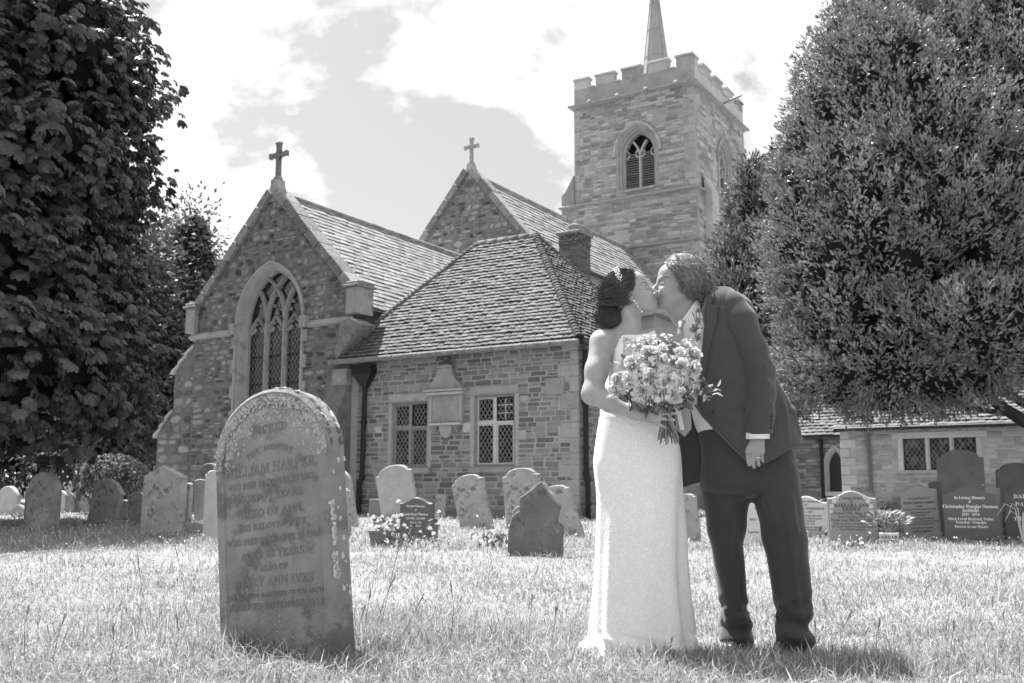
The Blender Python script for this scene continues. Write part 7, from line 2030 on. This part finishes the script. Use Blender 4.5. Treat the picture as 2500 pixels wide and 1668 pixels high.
    Ff.zloft(row([(880, 1625, 1760, .06, .10), (980, 1625, 1760, .06, .10), (1080, 1625, 1790, .07, .10), (1200, 1625, 1800, .07, .10)]), 0, 2.4, lambda X, Y, Z, th: .004 * np.sin(X * 60 + Z * 8))
    Ff.clip_poly([XZ(x, y, Y0) for x, y in ((1650, 880), (1690, 880), (1700, 985), (1738, 1060), (1775, 1100), (1760, 1165), (1715, 1177), (1690, 1184), (1672, 1191), (1640, 1191), (1640, 1000))])
    Ff.mesh('jacket_front', M_suit, R, off, 2)
    # sleeve as its own piece so that the armhole reads
    Sl = Field((.92, Y0 - .30, .80), (1.30, Y0 + .04, 1.62), .0045)
    Sl.chain([P3(1783, 752, Y0 - .080), P3(1804, 788, Y0 - .105), P3(1834, 855, Y0 - .120), P3(1855, 908, Y0 - .135), P3(1857, 960, Y0 - .150), P3(1855, 1010, Y0 - .165), P3(1853, 1054, Y0 - .175)], [.078, .075, .068, .062, .060, .058, .057], .03)
    Sl.op(lambda X, Y, Z: Z - at_Y(1853, 1062, Y0 - .17).z, (.9, Y0 - .3, .7), (1.3, Y0, .9), 0, 'and') if False else None
    for pts, r in (([(1824, 900), (1850, 893), (1880, 880)], .011), ([(1824, 914), (1850, 922), (1880, 936)], .011), ([(1812, 868), (1840, 858), (1868, 838)], .009), ([(1826, 935), (1850, 952), (1878, 975)], .010), ([(1828, 985), (1850, 996), (1882, 1002)], .008), ([(1836, 905), (1842, 950), (1838, 1000)], .008)): ridge(Sl, pts, r * 1.25, Y0)
    zc = at_Y(1853, 1064, Y0 - .17).z
    Sl.op(lambda X, Y, Z: (zc + (X - .98) * .05) - Z + 0 * X + 0 * Y, (.85, Y0 - .4, .7), (1.4, Y0 + .2, .95), 0, 'and')
    Sl.mesh('sleeve', M_suit, R, off, 2)
    Cu = Field((1.0, Y0 - .27, .80), (1.22, Y0 - .06, .98), .003)
    Cu.cone(P3(1851, 1040, Y0 - .173), P3(1848, 1085, Y0 - .176), .052, .050, 0)
    z1 = at_Y(1848, 1073, Y0 - .175).z; Cu.op(lambda X, Y, Z: z1 - Z + 0 * X + 0 * Y, (.9, Y0 - .4, .7), (1.4, Y0, 1.0), 0, 'and')
    Cu.cone(P3(1851, 1064, Y0 - .173), P3(1848, 1095, Y0 - .176), .046, .046, 0, 'sub')
    Cu.mesh('shirt_cuff', M_shirt, R, off, 1)
    for y in (1018, 1027, 1036, 1045):
        p = P3(1880, y, Y0 - .2); yy = Sl.front(np.array([p[0]]), np.array([p[2]]))[0]; ball('cuff_button', (p[0], (yy if not np.isnan(yy) else p[1]) - .001, p[2]), .0050, M_button, R, off, 8)
    # lapel, collar, pocket flap
    drape('lapel', J, [XZ(x, y, Y0) for x, y in ((1712, 738), (1722, 724), (1730, 724), (1728, 745), (1720, 757), (1736, 762), (1732, 800), (1718, 850), (1707, 910), (1698, 960), (1690, 990), (1692, 940), (1697, 900), (1701, 860), (1706, 810), (1706, 770))], .006, .004, M_suit, R, off)
    drape('pocket_flap', J, [XZ(x, y, Y0) for x, y in ((1788, 990), (1822, 978), (1824, 1001), (1794, 1009))], .003, .004, M_suit, R, off)
    p = P3(1718, 1013, Y0); yy = J.front(np.array([p[0] + .01]), np.array([p[2]]))[0]
    if not np.isnan(yy): ball('jacket_button', (p[0] + .01, yy - .002, p[2]), .006, M_button, R, off, 8)
    # ---- trousers
    Tr = Field((.78, Y0 - .30, -.01), (1.40, Y0 + .30, 1.08), .005)
    def wrinkle(ph):
        def g(X, Y, Z, th):
            low = np.clip((.26 - Z) / .2, 0, 1); kn_ = np.exp(-((Z - .50) / .12) ** 2); hip = np.exp(-((Z - .86) / .10) ** 2)
            return .012 * low * np.sin(Z * 62 + 1.6 * np.sin(th + ph) + ph) + .0035 * kn_ * np.sin(Z * 40 + th * 2 + ph) + .003 * hip * np.sin((Z + X) * 70) + .004 * np.exp(-(((th + 1.57 + math.pi) % 6.283 - math.pi) / .16) ** 2) * (1 - low) + .0015 * np.sin(th * 4 + Z * 12 + ph)
        return g
    Tr.zloft(row([(1046, 1703, 1925, .136, 0), (1090, 1712, 1932, .140, 0), (1130, 1715, 1937, .142, 0), (1176, 1716, 1941, .138, 0), (1196, 1726, 1938, .125, 0), (1210, 1770, 1905, .09, 0), (1219, 1805, 1875, .04, 0)]), 0, 2.3)
    Tr.zloft(row([(1095, 1742, 1812, .07, .05), (1150, 1718, 1834, .112, .05), (1215, 1722, 1834, .115, .05), (1271, 1731, 1829, .105, .055), (1342, 1743, 1822, .098, .06), (1416, 1756, 1827, .092, .065), (1484, 1768, 1831, .088, .07), (1515, 1772, 1836, .09, .075), (1543, 1766, 1848, .10, .08), (1562, 1770, 1846, .095, .08), (1574, 1774, 1842, .085, .08)]), .03, 2.2, wrinkle(.4))
    Tr.zloft(row([(1095, 1845, 1915, .07, -.04), (1150, 1826, 1938, .115, -.04), (1215, 1838, 1945, .12, -.045), (1290, 1852, 1956, .108, -.05), (1385, 1869, 1965, .098, -.06), (1444, 1877, 1968, .094, -.07), (1495, 1886, 1965, .092, -.08), (1520, 1889, 1960, .094, -.085), (1547, 1878, 1964, .102, -.09), (1566, 1884, 1969, .10, -.09), (1590, 1894, 1962, .085, -.09)]), .03, 2.2, wrinkle(2.1))
    # drawn folds: from the fly across the thigh, behind the knee
    for pts, r in (([(1826, 1172), (1790, 1186), (1750, 1205)], .008), ([(1838, 1192), (1800, 1215), (1760, 1242)], .010), ([(1856, 1222), (1872, 1265), (1885, 1310)], .012), ([(1905, 1215), (1915, 1290), (1908, 1370)], .010), ([(1790, 1262), (1790, 1330), (1795, 1400)], .008), ([(1888, 1470), (1920, 1450), (1955, 1436)], .010), ([(1890, 1500), (1925, 1490), (1958, 1472)], .010), ([(1776, 1490), (1800, 1478), (1826, 1470)], .009), ([(1780, 1520), (1808, 1508), (1832, 1500)], .010)): ridge(Tr, pts, r * 1.3, Y0)
    for pts in ([(1776, 1225), (1780, 1290), (1783, 1342), (1792, 1416), (1800, 1484)], [(1890, 1235), (1903, 1300), (1914, 1385), (1921, 1444), (1925, 1500)]): ridge(Tr, pts, .007, Y0, .010, .45)
    Tr.mesh('trousers', M_trouser, R, off, 2)
    # ---- shoes
    for (hx, hy, hd), (tx, ty, td) in (((1816, 1574, .09), (1786, 1582, -.03)), ((1938, 1590, -.06), (1893, 1608, -.20))):
        a, b = P3(hx, hy, Y0 + hd), P3(tx, ty, Y0 + td); ga, gb = ground_z(a[0], a[1]), ground_z(b[0], b[1]); a[2] = ga + .045; b[2] = gb + .028
        Sh = Field(np.minimum(a, b) - .09, np.maximum(a, b) + .1, .004); m_ = a * .45 + b * .55
        Sh.cone(a, m_, .044, .042, 0); Sh.cone(m_, b, .040, .028, .02); Sh.cone(a + np.array([0, 0, .01]), a + np.array([0, 0, .045]), .038, .036, .02)
        zg = min(ga, gb) + .012; Sh.op(lambda X, Y, Z: zg - Z + 0 * X + 0 * Y, np.minimum(a, b) - .1, np.maximum(a, b) + .1, 0, 'and')
        Sh.mesh('shoe', M_shoe, R, off, 2)
    return R, J, Y0, off
GR, GJ, GY, GOFF = groom()
# ================================================================= bouquet, buttonhole, grave flowers, wild flowers
random.seed(151); RNG = np.random.default_rng(151)
M_petal = mat('white_petal', 0.74, var=0.12, rough=0.7, spec=0.2, trans=0.25)
M_petal2 = mat('pale_pink_petal', 0.50, var=0.3, rough=0.7, spec=0.2, trans=0.25)
M_bleaf = mat('bouquet_leaf', 0.13, var=0.45, rough=0.5, spec=0.4, trans=0.15)
M_stem = mat('flower_stem', 0.20, var=0.4, rough=0.6)
M_rib = mat('ribbon', 0.62, rough=0.45, spec=0.3)
M_pot = mat('plastic_planter', 0.15, contrast=.2, scale=20, rough=0.6)
def petal(r, cup, w):
    """curved petal along +x: 6 quads"""
    V = []
    for i, t in enumerate((0, .4, .75, 1.0)):
        ww = w * (.35, .9, 1.0, .55)[i]; z = cup * t * t * r
        for q in (-1, 0, 1): V.append((r * t, q * ww * r, z + (abs(q) * .12 * r * t)))
    F = [(i * 3 + j, i * 3 + j + 1, i * 3 + j + 4, i * 3 + j + 3) for i in range(3) for j in range(2)]
    return V, F
def flower_mesh(name, kind, matl, seed):
    rs = random.Random(seed); m = MB()
    rings = {'carnation': [(16, .9, .35, .34), (13, .8, .9, .34), (10, .6, 1.6, .36), (7, .4, 2.6, .4)], 'daisy': [(13, 1.0, .10, .16)], 'rose': [(6, 1.0, .45, .55), (5, .8, 1.1, .55), (5, .6, 1.9, .5), (4, .4, 3.0, .45)], 'small': [(5, 1.0, .25, .42)]}[kind]
    for n, r, cup, w in rings:
        for k in range(n):
            a = 6.283 * (k + rs.uniform(-.25, .25)) / n; V, F = petal(r * rs.uniform(.85, 1.12), cup * rs.uniform(.7, 1.3), w * rs.uniform(.8, 1.2)); c, s = math.cos(a), math.sin(a)
            m.add([(x * c - y * s, x * s + y * c, z + rs.uniform(-.03, .03)) for x, y, z in V], F)
    me = m.mesh(name, matl, True); return me
def stamp(name, me, parent, P, d, r, spin=None):
    d = Vector(d).normalized(); q = d.to_track_quat('Z', 'Y'); M = Matrix.Translation(P) @ q.to_matrix().to_4x4() @ Matrix.Rotation(random.uniform(0, 6.28) if spin is None else spin, 4, 'Z') @ Matrix.Scale(r, 4)
    return inst(name, me, parent, M)
FL = {k: [flower_mesh(k, k, mt, i) for i in range(3)] for k, mt in (('carnation', M_petal), ('rose', M_petal), ('daisy', M_petal), ('small', M_petal))}
FP = {k: [flower_mesh(k, k, M_petal2, i + 9) for i in range(2)] for k in ('daisy', 'small', 'rose')}
def leaf_mesh(name, matl, curl=.25):
    m = MB(); V = []
    for t, w in ((0, .02), (.25, .17), (.55, .20), (.8, .12), (1, 0.0)):
        for q in (-1, 0, 1): V.append((t, q * w, curl * t * (1 - t) + abs(q) * .04 - .18 * t * t))
    m.add(V, [(i * 3 + j, i * 3 + j + 1, i * 3 + j + 4, i * 3 + j + 3) for i in range(4) for j in range(2)]); return m.mesh(name, matl, True)
LEAF = [leaf_mesh('leaf', M_bleaf, c) for c in (.2, .35, .05)]; LEAFP = [leaf_mesh('leaf', mat('pale_leaf', .42, var=.3, rough=.6, trans=.2), .25)]
def stamp_leaf(parent, P, d, L, pale=False):
    d = Vector(d).normalized(); up = Vector((random.gauss(0, .5), -.6 + random.gauss(0, .4), .6)); y = up.cross(d).normalized(); z = d.cross(y); M = Matrix.Identity(4)
    M.col[0][:3] = d * L; M.col[1][:3] = y * L; M.col[2][:3] = z * L; M.col[3][:3] = P
    inst('leaf', random.choice(LEAFP if pale else LEAF), parent, M)
def bouquet():
    Y = 4.208; c = P3(1606, 922, Y); base = P3(1632, 1020, Y - .0); off = Vector(base)
    R = empty('bouquet', base, 0, 'bouquet of white and pale garden flowers with trailing leaves held by the bride', 'bouquet')
    C = Vector(c) - off; tie = Vector((0, 0, 0)) + Vector((-.012, .022, .01))
    rs = random.Random(4); k = Y / F_PX
    spots = []
    big = [(1540, 905), (1575, 868), (1610, 862), (1650, 868), (1688, 870), (1528, 930), (1505, 928), (1580, 925), (1625, 935), (1655, 900), (1536, 895), (1610, 890), (1685, 905), (1560, 960), (1640, 975), (1500, 955), (1590, 870), (1668, 845)]
    for x, y in big:
        q = Vector(P3(x, y, Y)) - off; dx, dz = (q.x - C.x) / .18, (q.z - C.z) / .14
        dep = .12 * math.sqrt(max(.05, 1 - dx * dx - dz * dz)); P = Vector((q.x, C.y - dep, q.z)); spots.append((P, rs.uniform(.024, .034), rs.choice(['carnation', 'carnation', 'rose'])))
    for i in range(170):
        a, r = rs.uniform(0, 6.28), math.sqrt(rs.random()); x, z = .165 * r * math.cos(a), .125 * r * math.sin(a)
        dep = .13 * math.sqrt(max(.02, 1 - r * r)); P = C + Vector((x, -dep * rs.uniform(.85, 1.12), z))
        spots.append((P, rs.uniform(.008, .017), rs.choice(['daisy', 'small', 'small', 'small', 'rose'])))
    for i in range(60):
        a, r = rs.uniform(.3, 2.3), rs.uniform(.9, 1.2); P = C + Vector((.165 * r * math.cos(a) - .01, -.04 * rs.random(), .155 * r * math.sin(a))); spots.append((P, rs.uniform(.005, .010), 'small'))
    lx, lz = XZ(1514, 905, Y)
    for P, r, kd in spots:
        if P.x + off.x < lx and P.z + off.z > lz: continue
        if P.x + off.x < lx + .03 and P.z + off.z > lz + .05: continue
        d = (P - C); d.y -= .06; d = d.normalized() + Vector((rs.gauss(0, .2), -.35, rs.gauss(0, .2) + .15))
        pool = FP[kd] if (kd in FP and rs.random() < .35) else FL[kd]; stamp('flower', rs.choice(pool), R, P, d, r)
        if r > .02:
            m = MB(); m.tube([P - d.normalized() * .004, P * .55 + tie * .45 + Vector((0, .03, -.01)), tie], .0022, 4); m.build('flower_stalk', M_stem, R)
    for i in range(150):
        a, r = rs.uniform(0, 6.28), math.sqrt(rs.random()) * 1.08; P = C + Vector((.16 * r * math.cos(a), -.09 * math.sqrt(max(0, 1.2 - r * r)) + .02, .145 * r * math.sin(a) - .012))
        stamp_leaf(R, P, (P - C).normalized() + Vector((rs.gauss(0, .5), -.3, rs.gauss(0, .5))), rs.uniform(.022, .046), rs.random() < .2)
    # leafy skirt and the trailing spray to the right
    for x, y, n in ((1530, 968, 9), (1560, 985, 10), (1600, 990, 10), (1640, 985, 10), (1668, 965, 9)):
        for q in range(n): stamp_leaf(R, Vector(P3(x + rs.gauss(0, 14), y + rs.gauss(0, 8), Y - .05 + rs.gauss(0, .02))) - off, (rs.gauss(.1, .7), -.4, rs.gauss(-.5, .4)), rs.uniform(.03, .055))
    for path in ([(1650, 960), (1680, 955), (1705, 950), (1730, 945), (1745, 957)], [(1660, 965), (1690, 962), (1715, 965), (1722, 978)], [(1650, 950), (1680, 940), (1700, 935), (1716, 930)]):
        pts = [Vector(P3(x, y, Y - .06)) - off for x, y in path]; m = MB(); m.tube(pts, .0016, 4); m.build('flower_stalk', M_stem, R)
        for p in pts[1:]:
            for q in range(5): stamp_leaf(R, p + Vector((rs.gauss(0, .008), rs.gauss(0, .008), rs.gauss(0, .008))), (rs.gauss(.5, .6), -.3, rs.gauss(0, .7)), rs.uniform(.02, .036), rs.random() < .6)
    for i in range(14):                                   # tall wispy tips
        x = rs.uniform(1500, 1700); y = rs.uniform(815, 845); p = Vector(P3(x, y, Y)) - off; m = MB(); m.tube([C + (p - C) * .6, p], .0012, 4); m.build('flower_stalk', M_stem, R)
        for q in range(5): stamp('flower', rs.choice(FP['small']), R, p + Vector((rs.gauss(0, .005), rs.gauss(0, .005), -.008 * q)), (rs.gauss(0, 1), -.5, 1), rs.uniform(.004, .007))
    # bound stems below the hand
    for i in range(34):
        a = 6.283 * i / 34; rr = math.sqrt((i % 7 + 1) / 7) ; x1 = 1604 + 58 * rs.random(); y1 = 1066 + 22 * rs.random()
        b = Vector(P3(x1, y1, Y - .012 + .035 * math.sin(a))) - off; t = tie + Vector((.014 * rr * math.cos(a), .012 * rr * math.sin(a), 0)); t0 = t + (t - b) * .5
        m = MB(); m.tube([t0, t, b], [.0030, .0030, .0026], 6); m.build('stem', M_stem, R)
    m = MB(); m.lathe([(.020, -.012), (.022, .0), (.020, .014)], tie, 14); m.build('stem_binding', M_rib, R, True)
    for x0, x1, w in ((1650, 1672, .010),):
        m = MB(); pts = [Vector(P3(x0, 985, Y + .05)) - off, Vector(P3(x0 + 8, 1010, Y + .05)) - off, Vector(P3(x1 - 6, 1050, Y + .06)) - off]
        V = [];
        for p in pts: V += [p + Vector((-w, 0, 0)), p + Vector((w, .003, 0))]
        m.add(V, [(0, 1, 3, 2), (2, 3, 5, 4)]); m.build('ribbon', M_rib, R)
bouquet()
def buttonhole():
    off = P3(1697, 790, GY - .19); R = empty('buttonhole', off, 0, 'sprig of white flowers and leaves pinned to the lapel of the groom', 'flower'); rs = random.Random(6); O = Vector(off)
    for x, y, r, kd in ((1694, 804, .020, 'rose'), (1704, 826, .018, 'carnation'), (1692, 822, .012, 'small'), (1700, 782, .013, 'small'), (1708, 790, .010, 'small'), (1688, 800, .008, 'small'), (1708, 808, .011, 'daisy'), (1700, 838, .010, 'small')):
        x0, z0 = XZ(x, y, GY); yy = GJ.front(np.array([max(x0, .845)]), np.array([z0]))[0]; yy = GY - .12 if np.isnan(yy) else yy
        stamp('flower', rs.choice(FL[kd] if rs.random() < .7 or kd not in FP else FP[kd]), R, Vector(P3(x, y, yy - .018)) - O, (rs.gauss(-.2, .3), -1, .3), r)
    for i in range(26):
        x, y = rs.gauss(1702, 7), rs.uniform(756, 840); stamp_leaf(R, Vector(P3(x, y, GY - .155)) - O, (rs.gauss(0, .6), -.3, .8 if y < 790 else rs.gauss(0, .6)), rs.uniform(.014, .026))
    for i in range(8):
        m = MB(); m.tube([Vector(P3(1702, 800, GY - .15)) - O, Vector(P3(1704 + rs.gauss(0, 8), 762 + rs.uniform(-12, 12), GY - .158)) - O], .0012, 4); m.build('sprig', M_stem, R)
buttonhole()
def grave_flowers():
    rs = random.Random(14)
    def planter(x, y, wpx, hpx, label, nfl, hgt, dark=False):
        P = at_ground(x, y); k = P.y / F_PX; w, h = wpx * k / 2, hpx * k
        R = empty('planter', P, YAW * .6, label, 'planter', 'planters on a grave')
        m = MB(); m.add([(sx * w * a, sy * .10 * a, z) for a, z in ((.85, -.02), (1.0, h * .82), (1.08, h * .84), (1.08, h), (.98, h)) for sx, sy in ((-1, -1), (1, -1), (1, 1), (-1, 1))],
            [(i * 4 + q, i * 4 + (q + 1) % 4, i * 4 + 4 + (q + 1) % 4, i * 4 + 4 + q) for i in range(4) for q in range(4)] + [(3, 2, 1, 0), (16, 17, 18, 19)]); m.build('pot', M_pot, R)
        for i in range(nfl * 2): stamp_leaf(R, Vector((rs.uniform(-w, w), rs.uniform(-.05, .09), h + rs.uniform(.01, hgt * .7))), (rs.gauss(0, .7), -.3 + rs.gauss(0, .5), .5), rs.uniform(.05, .09))
        for i in range(nfl):
            p = Vector((rs.uniform(-w, w) * 1.05, rs.uniform(-.11, .09), h + rs.uniform(.0, hgt))); stamp('flower', rs.choice((FP if dark else FL)[rs.choice(['small', 'rose', 'daisy'])]), R, p, (rs.gauss(0, .5), -.6, .6), rs.uniform(.018, .034))
    planter(934, 1332, 52, 36, 'dark rectangular planter of pale flowers, left of the pair', 34, .16)
    planter(1040, 1318, 50, 36, 'dark planter of flowers, right one before the polished headstone', 34, .16, True)
    def bush(x, y, n, r, h, label, kd='small'):
        P = at_ground(x, y); R = empty('flowering_plant', P, 0, label, 'plant')
        for i in range(n): stamp_leaf(R, Vector((rs.gauss(0, r), rs.gauss(0, r * .7), abs(rs.gauss(0, h * .6)))), (rs.gauss(0, .7), -.3, rs.gauss(.4, .5)), rs.uniform(.04, .09))
        for i in range(n // 4): stamp('flower', rs.choice(FL[kd]), R, Vector((rs.gauss(0, r), rs.gauss(0, r * .6) - .03, abs(rs.gauss(0, h)))), (rs.gauss(0, .4), -.5, .7), rs.uniform(.015, .03))
        for i in range(6):
            m = MB(); m.tube([(0, 0, -.02), (rs.gauss(0, r * .6), rs.gauss(0, r * .4), h * rs.uniform(.6, 1.2))], .006, 5); m.build('stem', M_stem, R)
    bush(982, 1335, 90, .17, .24, 'leafy flowering plant between the two planters', 'rose')
    bush(1215, 1340, 70, .16, .16, 'low leafy weed left of the broken headstone')
    bush(1188, 1352, 0, .1, .1, 'x') if False else None
    bush(1930, 1322, 40, .12, .12, 'small leafy plant at the foot of the white headstone behind the groom')
    bush(2042, 1318, 50, .10, .16, 'dark leafy plant between the white and the granite headstones')
    bush(2145, 1290, 60, .12, .28, 'flowering plant by the little stone cross', 'rose')
    bush(2235, 1290, 50, .14, .22, 'pale flowers left of the engraved grey headstone', 'daisy')
    bush(2455, 1312, 80, .16, .30, 'dark leafy plant at the right edge between headstones')
    bush(2100, 1338, 24, .10, .06, 'white flowers lying at the foot of the granite headstone', 'rose')
    P = at_ground(2172, 1332); k = P.y / F_PX; w = 44 * k / 2; h = 30 * k
    R = empty('flower_vase', P, YAW * .7, 'white square lettered flower vase between granite headstones', 'vase')
    m = MB(); m.bbox(-w, w, -w * .8, w * .8, -.02, h, .008); m.build('box', M_gs['white'], R)
    text(R, 'BARBARA', .055, 0, h * .66, -w * .8 - .002, M_ink); text(R, 'BROWN', .055, 0, h * .30, -w * .8 - .002, M_ink)
    for i in range(30):
        a = rs.uniform(-1.2, 1.2); m = MB(); t = Vector((math.sin(a) * .28, rs.gauss(0, .08), h + .20 * math.cos(a) + rs.uniform(0, .06))); m.tube([(rs.gauss(0, .03), 0, h), t * .6 + Vector((0, 0, h * .45)), t], .004, 4); m.build('stalk', M_stem, R)
        for q in range(4): stamp_leaf(R, t * (.6 + .13 * q) + Vector((0, 0, h * .3 * (1 - q / 4))), (math.sin(a) + rs.gauss(0, .5), -.3, .5), rs.uniform(.04, .07), rs.random() < .5)
    P = at_ground(2498, 1330); R = empty('ornamental_grass', P, 0, 'arching pale stems at the right edge before the black headstone', 'plant')
    for i in range(16):
        a = rs.uniform(-2.6, .3); m = MB(); L = rs.uniform(.25, .45); m.tube([(0, 0, 0), (math.cos(a) * L * .25, -.02, L), (math.cos(a) * L * .7, -.04, L * 1.15), (math.cos(a) * L * 1.1, -.05, L * .8)], [.006, .005, .004, .002], 5); m.build('stem', M_rib, R)
grave_flowers()
# ---- tall flowering grass stems near the camera, daisies
M_straw = mat('grass_seed_stem', 0.22, var=.4, rough=.8)
def tall_stems():
    rs = random.Random(19)
    spots = [(425, 1322, 470, 1560, .9), (335, 1350, 330, 1600, 1), (560, 1490, 575, 1620, 1), (690, 1420, 640, 1600, 1), (745, 1370, 660, 1600, 1), (720, 1450, 700, 1590, 1), (770, 1470, 735, 1600, 1), (655, 1500, 650, 1600, 1), (980, 1310, 920, 1560, 1), (965, 1405, 905, 1570, 1), (1035, 1450, 950, 1600, 1), (905, 1440, 880, 1590, 1), (1100, 1420, 1095, 1590, 1), (890, 1480, 872, 1600, 1), (70, 1480, 60, 1610, 1), (160, 1500, 120, 1650, 1), (275, 1530, 262, 1640, 1), (430, 1500, 410, 1640, 1), (1640, 1560, 1630, 1660, 1), (1990, 1520, 2000, 1640, 1), (2080, 1490, 2060, 1640, 1), (2150, 1510, 2150, 1650, 1), (2330, 1520, 2310, 1650, 1), (1300, 1450, 1290, 1600, 1), (1360, 1480, 1345, 1620, 1), (800, 1530, 790, 1610, 1), (840, 1500, 870, 1600, 1), (1560, 1590, 1550, 1650, 1)]
    names = ['left of the foreground stone, tallest and leaning left', 'thin and upright well left of the foreground stone', 'short, at the left foot of the foreground stone', 'before the lettering, left of three', 'before the lettering, longest and leaning right', 'before the lettering, middle one', 'before the lettering, rightmost', 'low and central before the foreground stone', 'long and arching below the flower planters', 'right of the foreground stone, beside the arching one', 'leaning right, in the open grass below the polished headstone', 'upright just right of the foreground stone', 'upright midway between foreground stone and bride', 'hugging the right edge of the foreground stone', 'near the left edge of the frame', 'low left, second from the frame edge', 'low left, third from the frame edge', 'low, left below the leaning one', 'at the hem of the gown', 'right of the right shoe of the groom', 'in the shadow of the groom, upright', 'right of the shadow of the groom', 'lower right corner', 'left of the bride, short', 'left of the bride, nearer the gown', 'at the foot of the foreground stone, right', 'at the right foot of the foreground stone, bent', 'in front of the gown']
    for nm, (tx, ty, bx, by, _) in zip(names, spots):
        b = at_ground(bx, by); t = at_Y(tx, ty, b.y + rs.uniform(-.1, .1))
        R = empty('grass_stem', b, 0, 'tall grass stem ' + nm, 'grass stem', 'tall seeding grass stems')
        d = t - b; m = MB(); mid = d * .55 + Vector((rs.gauss(0, .012), 0, .015)); m.tube([(0, 0, -.03), mid, d], [.0016, .0013, .0009], 5); m.build('stalk', M_straw, R)
        m = MB()
        for q in range(14):
            f = .78 + .22 * q / 14; p = mid + (d - mid) * ((f - .55) / .45) if f > .55 else mid; r = .0024 * math.sin(math.pi * (q + 1) / 15) + .0010
            m.tube([p, p + (d - mid).normalized() * .016 + Vector((rs.gauss(0, .004), rs.gauss(0, .004), 0))], [r * .7, r * .2], 5)
        m.build('seed_head', M_straw, R)
tall_stems()
def daisies():
    n = 4200; x, y = scatter_view(n, 9.0, 26, 1.0)
    dens = clump(x, y, .9, 2.2); keep = (RNG.uniform(0, 1, n) < .15 + .85 * dens * np.clip((y - 9) / 4, .05, 1)); x, y = x[keep], y[keep]; n = len(x)
    z = ground_np(x, y) + RNG.uniform(.05, .12, n); r = RNG.uniform(.006, .012, n) * np.clip(y / 12, .8, 1.3)
    a = np.arange(6) * math.pi / 3; tl = RNG.normal(0, .5, (n, 2))
    V = np.empty((n, 7, 3), np.float32); V[:, 0] = np.stack([x, y, z], 1)
    for k in range(6):
        dx, dy = r * math.cos(a[k]), r * math.sin(a[k]); V[:, k + 1, 0] = x + dx; V[:, k + 1, 1] = y + dy; V[:, k + 1, 2] = z + dx * tl[:, 0] + dy * (tl[:, 1] - .6)
    b = (np.arange(n) * 7)[:, None]; T = np.concatenate([b + np.array([[0, k + 1, (k + 1) % 6 + 1]]) for k in range(6)])
    o = np_mesh('daisies', V.reshape(-1, 3), T, M_petal); tag(o, 'white daisies and clover heads scattered through the turf', 'wild flowers', kind='stuff')
daisies()
